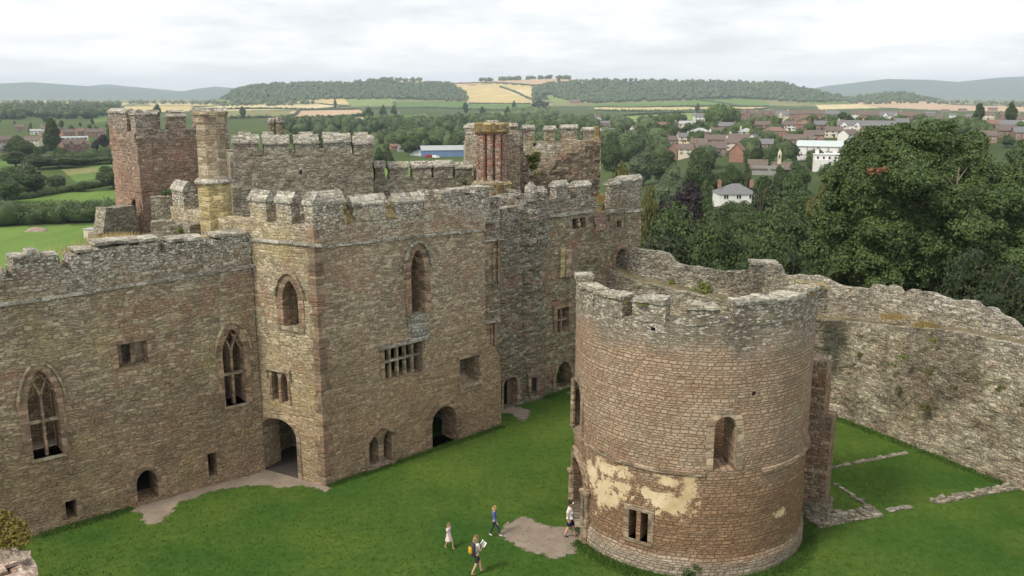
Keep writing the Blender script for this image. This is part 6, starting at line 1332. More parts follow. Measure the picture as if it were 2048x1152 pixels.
def wood(polys, n, h, label, name='woodland', seed=1, sub=1, mat='far', leaf=30, hv=.35, leafsize=.16):
    """a far-off wood that reads as one mass: many separate crowns in one object"""
    rg = np.random.default_rng(seed); xs = []; ys = []
    tot = sum(abs(sum(p[i][0]*p[(i+1) % len(p)][1]-p[(i+1) % len(p)][0]*p[i][1] for i in range(len(p)))) for p in polys)
    for p in polys:
        ar = abs(sum(p[i][0]*p[(i+1) % len(p)][1]-p[(i+1) % len(p)][0]*p[i][1] for i in range(len(p)))); x, y = scatter(p, int(n*ar/tot)+2, rg); xs.append(x); ys.append(y)
    x = np.concatenate(xs); y = np.concatenate(ys); ok = clear_of_houses(x, y, h, h*.5); x = x[ok]; y = y[ok]; z = ground(x, y); k = len(x); hh = h*(1-hv+2*hv*rg.random(k)); iv, fi = ico(sub)
    r = hh*rg.uniform(.36, .6, k); per = len(iv)
    ph = rg.random((k, 1, 3))*9; wob = 1+.22*np.sin(iv[None]*4+ph).sum(2, keepdims=True)*.6+.12*np.sin(iv[None]*11+ph*2).sum(2, keepdims=True)*.5
    V = iv[None]*wob*np.stack([r, r, hh*.5], 1)[:, None, :]+np.stack([x, y, z+hh*.5], 1)[:, None, :]
    Fc = (fi[None]+np.arange(k)[:, None, None]*per).reshape(-1, 3); tint = np.repeat(rg.random(k)**1.6, per)*.8+.2*rg.random(k*per)
    V = V.reshape(-1, 3)
    if leaf:
        m_ = leaf; d = rg.normal(size=(k*m_, 3)); d[:, 2] = np.abs(d[:, 2])*.9; d /= np.linalg.norm(d, axis=1)[:, None]; R3 = np.repeat(np.stack([r, r, hh*.5], 1), m_, 0); P = np.repeat(np.stack([x, y, z+hh*.5], 1), m_, 0)+d*R3*rg.uniform(.9, 1.22, (k*m_, 1))
        nn = d+rg.normal(size=d.shape)*.5; nn /= np.linalg.norm(nn, axis=1)[:, None]; a = np.cross(nn, rg.normal(size=nn.shape)); a /= np.linalg.norm(a, axis=1)[:, None]; b = np.cross(nn, a); s = (np.repeat(hh, m_)*leafsize*rg.uniform(.5, 1.2, k*m_))[:, None]
        LV = np.stack([P-a*s, P+b*s*.8, P+a*s], 1).reshape(-1, 3); LF = np.arange(len(LV)).reshape(-1, 3)+len(V); V = np.concatenate([V, LV]); Fc = np.concatenate([Fc, LF]); tint = np.concatenate([tint, np.repeat(np.repeat(tint[:k*per:per], m_)*.75+.35*rg.random(k*m_), 3)])
    o = obj(name, (V, Fc), LEAF[mat]); a = o.data.attributes.new('tint', 'FLOAT', 'POINT'); a.data.foreach_set('value', tint.astype(np.float32)); meta(o, label, 'woodland', None, 'stuff'); return o
# woods on the hills
wood([[(446, 199), (472, 180), (530, 170), (640, 167), (700, 168), (745, 162), (850, 163), (785, 165), (800, 168), (900, 168), (934, 190), (934, 204), (790, 199), (640, 200), (560, 208), (480, 208)]], 2500, 13, 'wooded slope on the left half of the long hill', seed=1)
wood([[(760, 159.5), (848, 159.5), (848, 162), (760, 163)], [(886, 160), (925, 159.5), (985, 160), (986, 163), (886, 164)], [(998, 159), (1012, 159), (1012, 162), (998, 162)], [(1016, 159), (1042, 158.5), (1042, 161), (1016, 161)], [(1052, 158), (1103, 155.5), (1103, 158), (1052, 160)], [(1112, 156), (1142, 158), (1142, 160), (1112, 158)]], 700, 15, 'clumps of dark trees along the crest of the long hill', seed=2, leaf=20)
wood([[(1066, 178), (1100, 170), (1180, 163), (1240, 162), (1400, 164), (1560, 168), (1620, 181), (1690, 197), (1690, 205), (1600, 206), (1480, 197), (1395, 201), (1180, 208), (1140, 204), (1092, 190), (1066, 206)], [(1692, 199), (1745, 190), (1800, 187), (1845, 196), (1850, 203), (1780, 203), (1695, 206)]], 3200, 13, 'wooded slope on the right half of the long hill', seed=3)
wood([[(0, 203), (440, 205), (440, 210), (0, 209)], [(440, 207), (640, 207), (590, 213), (440, 214)], [(1700, 200), (2048, 206), (2048, 214), (1850, 208), (1700, 210)]], 420, 12, 'scattered trees and hedges over the far plain', seed=4, leaf=16)
# hedge lines between far fields
def hedge(px, h, label, step=.7, seed=0, mat='far', wd=1.):
    rg = np.random.default_rng(seed); pts = []
    for a, b in zip(px, px[1:]):
        x, y = hit([a[0], b[0]], [a[1], b[1]])
        if np.isnan(y).any(): continue
        L_ = math.hypot(x[1]-x[0], y[1]-y[0]); n = max(2, int(L_/(h*step))); t = (np.arange(n)+rg.random(n)*.6)/n; pts.append(np.stack([x[0]+(x[1]-x[0])*t, y[0]+(y[1]-y[0])*t], 1))
    if not pts: return
    P = np.concatenate(pts)+0.; k = len(P); z = ground(P[:, 0], P[:, 1]); hh = h*rg.uniform(.7, 1.25, k); iv, fi = ico(1); ph = rg.random((k, 1, 3))*9; wob = 1+.2*np.sin(iv[None]*5+ph).sum(2, keepdims=True)
    V = (iv[None]*wob*np.stack([hh*.8*wd, hh*.8*wd, hh*.6], 1)[:, None]+np.stack([P[:, 0], P[:, 1], z+hh*.45], 1)[:, None]).reshape(-1, 3); Fc = (fi[None]+np.arange(k)[:, None, None]*len(iv)).reshape(-1, 3)
    tn = np.repeat(rg.random(k), len(iv))*.3
    if step < .5:
        m_ = 420; d = rg.normal(size=(k*m_, 3)); d[:, 2] = np.abs(d[:, 2]); d /= np.linalg.norm(d, axis=1)[:, None]; Q = np.repeat(np.stack([P[:, 0], P[:, 1], z+hh*.45], 1), m_, 0)+d*np.repeat(np.stack([hh*.8*wd, hh*.8*wd, hh*.6], 1), m_, 0)*rg.uniform(.85, 1.3, (k*m_, 1))
        nn = d+rg.normal(size=d.shape)*.6; nn /= np.linalg.norm(nn, axis=1)[:, None]; LV, LF = leafquads(Q, nn, h*.05, rg); LF = np.concatenate([LF[:, :3], LF[:, [0, 2, 3]]])+len(V); V = np.concatenate([V, LV]); Fc = np.concatenate([Fc, LF]); tn = np.concatenate([tn, np.repeat(rg.random(k*m_), 4)])
    o = obj('hedge', (V, Fc), LEAF[mat]); a = o.data.attributes.new('tint', 'FLOAT', 'POINT'); a.data.foreach_set('value', tn.astype(np.float32)); meta(o, label, 'hedge')
for i, (p, h, l) in enumerate([
 ([(385, 222), (620, 219.5), (760, 218), (935, 219), (1090, 222)], 5, 'long dark hedge crossing behind the chimney along the foot of the pale fields'),
 ([(610, 220), (570, 238)], 4, 'short hedge between the olive and the pinkish field above the rear block'), ([(722, 219), (738, 230), (640, 238), (455, 238)], 5, 'dark hedge below the pinkish and olive fields'),
 ([(640, 208), (700, 213), (640, 219)], 4, 'thin hedge at the end of the straw coloured strip'), ([(788, 204), (790, 218)], 5, 'hedge between the yellow and the green field under the left wood'),
 ([(905, 168), (990, 166.5), (1080, 173)], 5, 'hedge along the top of the big golden hill field'), ([(1000, 175), (1030, 186), (1062, 200)], 6, 'broken hedge slanting across the golden hill field'),
 ([(937, 207), (1062, 208)], 4, 'hedge along the bottom of the golden hill field'), ([(1190, 214), (1395, 213), (1540, 214)], 5, 'hedge under the bright green fields right of centre'),
 ([(1395, 201), (1440, 206), (1480, 213)], 5, 'slanting hedge between the two bright green fields'), ([(1190, 222), (1440, 221), (1540, 218)], 5, 'hedge below the gold strip right of centre'), ([(1250, 232), (1345, 227), (1440, 223)], 5, 'hedge along the pale green field left of the brick terraces'),
 ([(1712, 205), (1850, 203), (1995, 212)], 4, 'hedge along the top of the tan field at the far right')]): hedge(p, h, l, seed=i)
# middle-distance belts
wood([[(0, 212), (240, 213), (238, 228), (180, 238), (0, 240)]], 260, 15, 'dark belt of woodland at the upper left', seed=11, mat='dark', sub=2, leaf=160, leafsize=.09)
wood([[(570, 250), (700, 252), (760, 246), (800, 250), (870, 250), (950, 240), (1090, 240), (1250, 248), (1330, 252), (1400, 250), (1500, 240), (1530, 252), (1300, 262), (1200, 256), (1000, 258), (800, 262), (560, 262)]], 330, 11, 'belt of mixed trees below the pale fields, behind the ruin', seed=12, mat='mid', sub=2, leaf=200, leafsize=.085)
wood([[(560, 262), (800, 262), (1000, 258), (1200, 256), (1300, 262), (1400, 262), (1420, 300), (1300, 320), (1200, 330), (960, 318), (745, 300), (560, 275)]], 260, 13, 'wooded river valley behind the rear battlements and the brick chimney', seed=13, mat='mid', sub=2, leaf=320, leafsize=.075)
wood([[(1025, 236), (1106, 236), (1106, 243), (1025, 244)]], 120, 17, 'grey green plantation block above the broken tower', seed=14, mat='far', sub=2, leaf=60, leafsize=.1, hv=.08)
wood([[(1500, 255), (1720, 250), (1850, 255), (2048, 262), (2048, 285), (1900, 275), (1560, 268), (1400, 292), (1390, 275)]], 300, 6.5, 'garden trees between the brick terraces and the lower houses', seed=15, mat='mid', sub=2, leaf=200, leafsize=.085)
wood([[(1300, 300), (1420, 292), (1600, 312), (1700, 330), (1700, 380), (1560, 345), (1430, 340), (1300, 330)]], 110, 8, 'trees among the houses around the church bellcote', seed=16, mat='dark', sub=2, leaf=260, leafsize=.08)
wood([[(1310, 262), (1500, 258), (1620, 262), (1640, 300), (1600, 312), (1400, 300), (1320, 296)]], 170, 6.5, 'garden trees among the brown roofed houses in the middle town', seed=17, mat='mid', sub=2, leaf=200, leafsize=.09)
# individual trees: (pixel x, row of the crown top, width in pixels, depth, kind, leaf, density, label)
GREENS = ['round', 'tall', 'wide', 'round']
TL = [
 (1850, 236, 400, 0, 0, 0, 0, None),
 (1540, 384, 150, 122, 'round', 'dark', 'near', 'dark green round tree right of the grey hipped house, above the curtain wall'),
 (1600, 372, 150, 128, 'round', 'dark', 'near', 'broad dark tree between the hipped house and the giant sycamore'),
 (1360, 392, 130, 118, 'round', 'dark', 'near', 'dark tree above the curtain wall, beneath the purple beech'),
 (1300, 440, 100, 104, 'round', 'yew', 'near', 'blackish green tree hard against the right end of the north range'),
 (1440, 408, 170, 104, 'wide', 'dark', 'near', 'low spreading tree directly over the curtain wall parapet'),
 (1545, 455, 150, 96, 'wide', 'dark', 'near', 'low dark tree over the upstanding merlon block'),
 (1240, 305, 92, 170, 'round', 'olive', 'mid', 'olive orange tree peering out right of the broken tower'),
 (1295, 355, 80, 160, 'round', 'olive', 'mid', 'olive tree behind the battlemented end of the north range'),
 (1362, 350, 130, 175, 'round', 'purple', 'mid', 'dark purple copper beech in the middle right'),
 (1330, 478, 40, 84, 'bush', 'yellow', 'mid', 'bright yellow green shrub just over the curtain wall'),
 (1446, 396, 84, 205, 'round', 'dark', 'near', 'dark tree whose crown hides the left foot of the grey hipped house'), (1494, 398, 84, 200, 'round', 'dark', 'near', 'dark tree whose crown hides the right foot of the grey hipped house'),
 (1408, 350, 50, 215, 'round', 'mid', 'mid', 'green tree left of the grey hipped house'), (1600, 335, 90, 200, 'round', 'mid', 'mid', 'mid green tree left of the white towered building'),
 (1530, 345, 60, 230, 'tall', 'mid', 'mid', 'tall green tree right of the grey hipped house'), (1650, 352, 70, 190, 'round', 'olive', 'mid', 'yellowish green tree below the white towered building'),
 (1496, 322, 30, 300, 'cone', 'dark', 'mid', 'dark conifer left of the church bellcote'), (1466, 322, 44, 300, 'round', 'dark', 'mid', 'dark round tree at the left of the church roof'), (1566, 326, 36, 300, 'round', 'dark', 'mid', 'dark round tree right of the church bellcote'),
 (1600, 318, 50, 300, 'round', 'dark', 'mid', 'dark tree at the left foot of the white towered building'), (1400, 300, 60, 300, 'round', 'mid', 'mid', 'green tree among the brown roofs left of the church'), (1340, 318, 60, 270, 'round', 'light', 'mid', 'pale green tree at the left of the brown roofs'),
 (2026, 200, 26, 620, 'round', 'dark', 'mid', 'dark round tree standing up on the skyline at the far right'), (1960, 204, 24, 640, 'tall', 'dark', 'mid', 'dark tall tree left of the skyline tree at the far right'), (1690, 222, 40, 660, 'round', 'mid', 'far', 'green tree among the brick terraces'), (1502, 250, 12, 560, 'cone', 'yellow', 'far', 'small golden conifer among the upper gardens'), (1630, 262, 9, 540, 'cone', 'yellow', 'far', 'small golden conifer above the white warehouse'),
 (1555, 243, 26, 600, 'round', 'purple', 'far', 'small dark purple tree below the brick terraces'),
 (60, 335, 60, 370, 'tall', 'mid', 'mid', 'tall grey green tree at the left edge of the fields'), (100, 232, 34, 620, 'tall', 'dark', 'mid', 'tall dark tree standing above the left hand houses'), (20, 330, 90, 360, 'round', 'mid', 'mid', 'round bushy tree at the left edge'), (8, 345, 70, 340, 'round', 'dark', 'mid', 'dark tree at the left edge above the near hedge'),
 (45, 322, 66, 388, 'round', 'light', 'mid', 'pale willow left of the olive field'), (60, 352, 50, 372, 'bush', 'light', 'mid', 'pale grey green shrub below the willow'), (110, 342, 50, 384, 'bush', 'mid', 'mid', 'rounded green thicket at the left of the olive field'), (160, 356, 40, 380, 'bush', 'mid', 'mid', 'low thicket on the edge of the bright field'), (222, 328, 64, 390, 'round', 'dark', 'mid', 'dark round tree hard left of the red tower'),
 (35, 268, 60, 560, 'round', 'dark', 'mid', 'dark tree between the two groups of left hand houses'), (30, 298, 60, 500, 'round', 'dark', 'mid', 'dark spreading tree below the left edge houses'), (70, 305, 60, 480, 'round', 'mid', 'mid', 'green tree in the hedge below the left hand houses'), (120, 305, 80, 490, 'wide', 'dark', 'mid', 'wide dark tree in the belt below the left hand houses'), (165, 308, 70, 510, 'wide', 'dark', 'mid', 'low dark tree in the belt left of the red tower'), (215, 305, 70, 520, 'wide', 'dark', 'mid', 'dark tree in the belt touching the red tower'), (200, 265, 40, 560, 'round', 'purple', 'mid', 'dark purplish tree left of the red tower, beside the brick houses'), (225, 250, 40, 600, 'round', 'dark', 'mid', 'dark tree left of the red tower top'),
 (368, 290, 0, 0, 0, 0, 0, None),
 (485, 210, 14, 1500, 'round', 'dark', 'far', 'lone round tree in the pale field right of the chimney'), (448, 212, 12, 1500, 'round', 'dark', 'far', 'lone tree at the hedge right of the chimney top'), (312, 205, 18, 1500, 'round', 'dark', 'far', 'lone dark tree above the red tower'), (670, 194, 7, 2500, 'round', 'dark', 'far', 'tiny lone tree in the yellow field under the left wood'), (735, 212, 24, 1250, 'round', 'dark', 'far', 'dark round tree by the white farm'), (765, 208, 16, 1350, 'round', 'dark', 'far', 'round tree left of the green field'), (787, 208, 14, 1350, 'round', 'dark', 'far', 'round tree at the corner of the green field'), (1015, 211, 14, 1500, 'round', 'dark', 'far', 'lone round tree below the golden hill field'), (1028, 199, 9, 2200, 'round', 'dark', 'far', 'small tree on the lower edge of the golden hill field'), (965, 211, 14, 1600, 'round', 'mid', 'far', 'pale round tree left of the lone tree below the golden field'), (931, 203, 12, 2000, 'tall', 'dark', 'far', 'tree at the bottom corner of the left wood'),
 (1395, 204, 10, 1900, 'round', 'dark', 'far', 'dark tree on the bright green field'), (1445, 210, 12, 1700, 'round', 'dark', 'far', 'tree below the bright green field'), (1080, 196, 36, 2300, 'wide', 'mid', 'far', 'rounded copse at the left tip of the right hand wood'),
 (775, 292, 34, 520, 'cone', 'dark', 'mid', 'dark conifer right of the rear block battlements'), (758, 292, 26, 520, 'round', 'mid', 'mid', 'green tree against the end of the rear block'), (925, 330, 34, 420, 'round', 'mid', 'mid', 'green tree below the blue shed'), (925, 268, 40, 640, 'round', 'mid', 'mid', 'green tree left of the brick chimney'), (820, 272, 40, 620, 'round', 'dark', 'mid', 'dark tree above the blue shed'), (700, 262, 60, 560, 'round', 'mid', 'mid', 'broad green tree above the rear block merlons'), (640, 262, 50, 580, 'round', 'mid', 'mid', 'green tree above the middle of the rear block'), (600, 252, 46, 620, 'round', 'dark', 'mid', 'dark green tree above the left merlons of the rear block'), (1000, 268, 0, 0, 0, 0, 0, None),
 (1100, 268, 50, 480, 'round', 'mid', 'mid', 'green tree over the broken tower wall'), (1225, 262, 50, 460, 'round', 'mid', 'mid', 'green tree behind the right corner post of the broken tower'), (1285, 290, 60, 400, 'round', 'light', 'mid', 'light green tree right of the olive trees'), (1330, 296, 60, 380, 'round', 'mid', 'mid', 'mid green tree above the copper beech'), (1385, 335, 50, 300, 'round', 'mid', 'mid', 'green tree right of the copper beech'),
 (1985, 470, 200, 62, 'wide', 'yew', 'near', 'dark yew mass at the right edge behind the curtain wall'), (2080, 520, 200, 55, 'wide', 'yew', 'near', 'dark yew beyond the right edge of the curtain wall'), (1700, 470, 200, 88, 'wide', 'dark', 'near', 'dark tree over the bend of the curtain wall'), (1830, 500, 200, 80, 'wide', 'yew', 'near', 'dark undergrowth tree below the giant sycamore'), (2090, 260, 150, 150, 'round', 'dark', 'near', 'dark tree behind the right side of the giant sycamore'), (2010, 330, 60, 230, 'round', 'mid', 'mid', 'green tree at the right edge below the brick houses')]
for px, py, wpx, Y, kind, mt, dens, lab in TL:
    if not lab: continue
    p = at(px, py, Y); zt = p.z; x, y = p.x, p.y; zg_ = float(ground(x, y)); h = max(3., zt-zg_)
    if dens == 'near' and zg_ < zt-24: zg_ = zt-24; h = 24
    sp_ = dict(round=.96, tall=.56, cone=.5, wide=1.2, bush=1.5)[kind]; wm = wpx/F*Y
    if dens == 'near': wm = max(wm*1.2, h*.72)
    plant_tree(x, y, h, kind, mt, dens, lab, wide=min(2.4, wm/sp_/h) if wm else 1, z=None if h != 24 else zt-24)
ORD = ['leftmost', 'second', 'third', 'fourth', 'fifth', 'sixth', 'seventh', 'eighth', 'ninth', 'tenth', 'eleventh', 'twelfth', 'thirteenth', 'fourteenth', 'fifteenth', 'sixteenth']
def nth(i, n):
    j = n-1-i
    return ('leftmost' if i == 0 else ORD[i]+' from left') if i <= j or j > 15 and i < 16 else ('rightmost' if j == 0 else ORD[j]+' from right') if j < 16 else 'near the middle'
# small trees and bushes scattered through the valley and the town, one by one
rg = np.random.default_rng(99)
for poly, n, hh, kinds, mats, lab, grp in (
  ([(0, 300), (250, 292), (250, 316), (120, 330), (0, 318)], 14, 8, ['round', 'bush'], ['dark', 'mid'], 'bushy tree in the hedgerows below left houses', 'hedgerow trees at the left'),
  ([(0, 240), (240, 238), (240, 276), (0, 285)], 22, 9, ['round', 'tall'], ['dark', 'mid'], 'garden tree among the left houses', 'garden trees at the left'),
  ([(760, 262), (930, 262), (930, 296), (760, 290)], 18, 10, ['round', 'wide'], ['mid', 'dark'], 'valley tree between rear block and brick chimney', 'valley trees'),
  ([(1250, 262), (1380, 262), (1420, 300), (1260, 300)], 24, 9, ['round', 'wide'], ['mid', 'dark', 'light'], 'valley tree left of the brown roofed houses', 'trees left of the brown roofs'),
  ([(1400, 240), (1900, 238), (1900, 250), (1400, 262)], 34, 8, ['round', 'tall'], ['mid', 'dark'], 'small garden tree along the upper brick terraces', 'terrace garden trees'),
  ([(1370, 290), (1640, 300), (1660, 380), (1400, 400)], 46, 11, ['round', 'wide', 'tall'], ['dark', 'mid'], 'leafy garden tree above the curtain wall', 'garden trees above the curtain wall'),
  ([(1900, 262), (2048, 270), (2048, 300), (1950, 300)], 12, 8, ['round'], ['mid', 'dark'], 'garden tree beside the houses at the right edge', 'garden trees at the right edge')):
    x, y = scatter(poly, n, rg)
    ok = clear_of_houses(x, y, hh, hh*.45); x = x[ok]; y = y[ok]; od = np.argsort(x/y); x = x[od]; y = y[od]
    for i_, (a, b) in enumerate(zip(x, y)):
        kd, mt_ = kinds[rg.integers(len(kinds))], mats[rg.integers(len(mats))]
        plant_tree(float(a), float(b), hh*rg.uniform(.6, 1.25), kd, mt_, 'far' if b > 420 else 'mid', dict(dark='dark ', mid='', light='pale ')[mt_]+lab+', '+nth(i_, len(x)), grp, wide=rg.uniform(.8, 1.15))
for i, (p, h, l, mt) in enumerate([([(-40, 452), (60, 448), (200, 444), (262, 440)], 6.5, 'thick dark hedge between the two bright fields at the left', 'dark'), ([(-40, 437), (40, 433), (130, 428), (205, 424)], 3.5, 'upper fringe of the thick hedge at the left', 'mid'),
    ([(0, 404), (60, 398), (130, 386), (250, 366)], 2.2, 'thin hedge along the top of the upper bright field', 'mid'), ([(60, 426), (250, 412)], .8, 'dark fence line across the upper bright field', 'dark'), ([(90, 332), (150, 330), (250, 316)], 6, 'dark hedge above the olive field', 'dark')]): hedge(p, h, l, seed=40+i, mat=mt, step=.45)
# fluff the thick hedge with individual shrubs
for k in range(16):
    x, y = hit([12+k*15.5], [447-k*.6]); plant_tree(float(x[0]), float(y[0]), rg.uniform(4.5, 7), 'bush', ['dark', 'mid', 'dark', 'light'][k % 4], 'mid', 'shrub in the thick hedge between the bright fields, '+nth(k, 16), 'hedge shrubs at the left', wide=1.0)
# ---- the giant sycamore
def big_tree():
    Y = 84; p = at(1850, 240, Y); zt = p.z; cx = p.x; zg_ = -12; rr = random.Random(5); rg2 = np.random.default_rng(8)
    T_ = thing('sycamore_tree', 'giant dark green sycamore towering over the curtain wall at the right', 'tree', (cx, Y, zg_)); lob = []
    out = [(1640, 600), (1596, 560), (1600, 500), (1622, 440), (1636, 370), (1662, 312), (1700, 280), (1745, 252), (1800, 242), (1850, 236), (1910, 240), (1960, 264), (2004, 300), (2044, 345), (2090, 420), (2130, 600)]
    pts = []; tries = 0
    while len(pts) < 105 and tries < 20000:
        tries += 1; x, y = rr.uniform(1600, 2125), rr.uniform(240, 600); r = rr.uniform(24, 48)
        ins = [in_poly(np.array(x+r*.8*math.cos(t)), np.array(y+r*.8*math.sin(t)), out) for t in (0, 1.57, 3.14, 4.71)]
        if all(ins) and all(math.hypot(x-a, y-b) > 22 for a, b, _ in pts): pts.append((x, y, r))
    for x, y, r in pts:
        e = min(1., min(math.hypot(x-a, y-b) for a, b in out)/120); yo = -7.*e+rr.uniform(-2.5, 2.5); q = at(x, y, Y+yo); lob.append((q.x, q.y, q.z, r/F*(Y+yo)*1.05, .8))
    for x, y, r in pts[::2]:
        q = at(x, y, Y+rr.uniform(2, 5)); lob.append((q.x, q.y, q.z, r/F*Y, .85))
    lob = [(a-cx, b-Y, c-zg_, d, e) for a, b, c, d, e in lob]
    # break each bough into leafy clumps
    sub = []
    for (a, b, c, d, e) in lob:
        sub.append((a, b, c, d*.92, e))
        for k in range(5):
            v = rg2.normal(size=3); v[1] -= .4; v[2] += .2; v /= np.linalg.norm(v); sub.append((a+v[0]*d*.74, b+v[1]*d*.74, c+v[2]*d*.62, d*rr.uniform(.24, .42), .8))
    me = crown_mesh('crown', sub, 190000, .15, LEAF['syc'], 5, core=.72, fill=.62, up=.5); o = bpy.data.objects.new('crown', me); COL.objects.link(o); o.parent = T_
    mb = MB(); top = Vector((0, 0, 14)); mb.tube((0, 0, -1), top, .75, .55, 12)
    for k in range(16):
        l = lob[k*2 % len(lob)]; e = Vector(l[:3]); m_ = top.lerp(e, .5)+Vector((0, 0, 1.2)); mb.tube(top-Vector((0, 0, rr.uniform(0, 4))), m_, .3, .18, 7, False); mb.tube(m_, e, .18, .05, 6, False)
    o = obj('trunk', ([tuple(Vector(v)+ORG[T_.name]) for v in mb.V], mb.F), M['bark'], T_)
    # bare grey limb showing and a withered spray
    q = at(1912, 390, Y-8); mb = MB(); mb.tube(q, at(1918, 335, Y-8),   .09, .04, 6); mb.tube(at(1915, 362, Y-8), at(1935, 335, Y-8.5), .08, .03, 5); mb.tube(at(1912, 378, Y-8), at(1890, 350, Y-8.4), .08, .03, 5); obj('bare_limb', mb.vf, plain('bare pale bark', (.22, .18, .13), .9), T_)
    q = at(1755, 342, Y-9); V, Fc, T0 = crown([(q.x-.4, q.y, q.z, .55, .5), (q.x+.4, q.y, q.z+.1, .4, .5)], 130, .17, rg2, core=.3); o = obj('withered_spray', (V, Fc), LEAF['rust'], T_); a = o.data.attributes.new('tint', 'FLOAT', 'POINT'); a.data.foreach_set('value', T0.astype(np.float32))
big_tree()
# ---- herbs and shrubs on the masonry
def tuft(p, w, h, mat, label, n=260, size=.07, blades=False, cat='plant', name='wall_plant'):
    rg2 = np.random.default_rng(int(abs(p.x*31+p.y*17+p.z*7)) % 9999)
    if blades:
        P = np.stack([rg2.normal(0, w*.4, n), rg2.normal(0, w*.22, n), np.zeros(n)], 1); hh = h*rg2.uniform(.4, 1.1, n); ln = rg2.normal(0, .25, (n, 2))*hh[:, None]; s = size*.25
        V = np.stack([P+np.array([-s, 0, -.05]), P+np.array([s, 0, -.05]), P+np.concatenate([ln, hh[:, None]], 1)], 1).reshape(-1, 3)+np.array(p); Fc = np.arange(3*n).reshape(-1, 3); T0 = np.repeat(rg2.random(n), 3)
    else:
        lob = [(p.x+rg2.uniform(-.4, .4)*w, p.y+rg2.uniform(-.2, .2)*w, p.z+h*rg2.uniform(.2, .7), w*rg2.uniform(.18, .3), min(1., h/w)) for _ in range(6)]; V, Fc, T0 = crown(lob, n, size, rg2, core=.55, fill=.4)
    o = obj(name, (V, Fc), LEAF[mat], None, loc=tuple(p)); a = o.data.attributes.new('tint', 'FLOAT', 'POINT'); a.data.foreach_set('value', T0.astype(np.float32)); meta(o, label, cat); return o
for (x, y, Y, w, h, mt, n, s, lab) in [
 (334, 388, 59.3, 1.3, .8, 'dark', 260, .07, 'small green shrub on the grey wall at the foot of the red tower'), (376, 388, 59.3, 1.9, .9, 'mid', 420, .07, 'dark leafy shrub on the grey wall left of the chimney'), (352, 462, 45.8, .7, .35, 'herb', 120, .04, 'little ferny plant on the pale wall head left of the chimney'),
 (1352, 568, 57.5, .9, .9, 'herb', 220, .06, 'left clump of green weeds on the curtain wall walk'), (1404, 580, 56.2, 1.5, 1.5, 'herb', 480, .06, 'tall clump of green weeds on the curtain wall walk'), (1424, 574, 56.6, 1., 1.2, 'dry', 200, .05, 'dry reddish weeds beside the tall green clump on the wall walk'),
 (1536, 600, 51.5, 1.4, .4, 'olive', 300, .05, 'mossy plants behind the round tower rim on the right'), (1284, 606, 32.9, .62, .16, 'herb', 300, .03, 'bright green moss cushion on the round tower rim'),
 (1863, 681, 42.9, .5, .4, 'herb', 90, .05, 'bright green tuft high on the curtain wall face'), (1720, 708, 49.3, .5, .35, 'olive', 80, .05, 'olive tuft on the curtain wall beside the round tower'), (1806, 718, 45.7, .5, .5, 'herb', 90, .05, 'upper green tuft in the middle of the curtain wall face'), (1783, 730, 46.6, .5, .3, 'herb', 70, .05, 'lower green tuft in the middle of the curtain wall face'), (1858, 745, 43.8, .5, .7, 'olive', 110, .05, 'rusty tuft right of the middle of the curtain wall face'), (1798, 778, 46.6, .4, .3, 'olive', 70, .05, 'ochre tuft low on the curtain wall face'), (1908, 775, 42.3, .35, .4, 'olive', 70, .05, 'small dark tuft on the pale part of the curtain wall'), (2000, 778, 39.8, .5, .35, 'olive', 90, .05, 'moss cushion near the right edge of the curtain wall'), (1850, 815, 44.8, .7, .5, 'olive', 120, .05, 'straggling brown tuft near the foot of the curtain wall'), (1655, 722, 50.3, .5, .7, 'olive', 110, .05, 'brown fern beside the right limb of the round tower'),
 (1064, 326, 67.2, 1.3, 2.6, 'herb', 700, .09, 'green ivy inside the broken tower'), (1076, 352, 66.5, 1.6, .9, 'herb', 260, .08, 'yellow weeds on the broken tower ledge'), (1103, 325, 67.8, .8, .8, 'gold', 160, .07, 'ochre weeds under the hole inside the broken tower'), (1177, 295, 65.4, .7, 1.1, 'herb', 200, .07, 'pale yellow green plant near the corner post of the broken tower'), (1146, 455, 59.4, .5, .35, 'herb', 90, .05, 'green weeds on the sill of the small two light window'), (1169, 452, 60.0, .4, .4, 'herb', 90, .05, 'green weeds at the right of the small two light window'),
 (937, 368, 59.5, .9, .7, 'mid', 160, .06, 'green shrub in the battlements left of the brick chimney foot'), (825, 352, 61.8, .35, .8, 'herb', 60, .05, 'green weed in a gap of the low dark battlement'),
 (243, 568, 39.3, .5, .3, 'olive', 90, .04, 'brown moss tuft on the string course of the hall'), (114, 550, 37.7, .35, .3, 'herb', 70, .04, 'green tuft below the merlon near the left edge'), (1385, 1143, 32.0, .75, .75, 'mid', 420, .045, 'small green bush at the foot of the round tower'), (1163, 1062, 35.4, .6, .5, 'mid', 200, .05, 'dark green weeds in the round tower doorway'), (360, 560, 41., .3, .3, 'olive', 60, .04, 'brown tuft under the hall string course')]:
    tuft(at(x, y, Y)-Vector((0, 0, h*.45)), w, h, mt, lab, n, s)
for (x, y, Y, w, h, lab) in [(130, 535, 38.6, .9, .6, 'dry yellow grass in the gap of the hall parapet'), (14, 556, 37.6, .7, .35, 'dry grass in the crenel at the left edge'), (170, 500, 46, 2.2, .6, 'dry golden grass on the sloping wall top'), (215, 478, 55, 2., .5, 'pale dry grass below the broken stub wall'), (245, 472, 58, 1.6, .5, 'tawny grass by the red tower doorway'), (1560, 660-20, 51.2, .1, .1, None), (1790, 632, 48.2, 1.0, .3, 'straw coloured grass on the curtain wall walk at the right'), (1850, 648, 46.2, .7, .3, 'thin dry grass further along the curtain wall walk'), (1206, 398, 60.9, .5, .6, 'orange dry grass in the gap of the range battlements')]:
    if lab: tuft(at(x, y, Y)-Vector((0, 0, h*.3)), w, h, 'dry', lab, 260, .09, True, 'grass tuft', 'dry_grass')
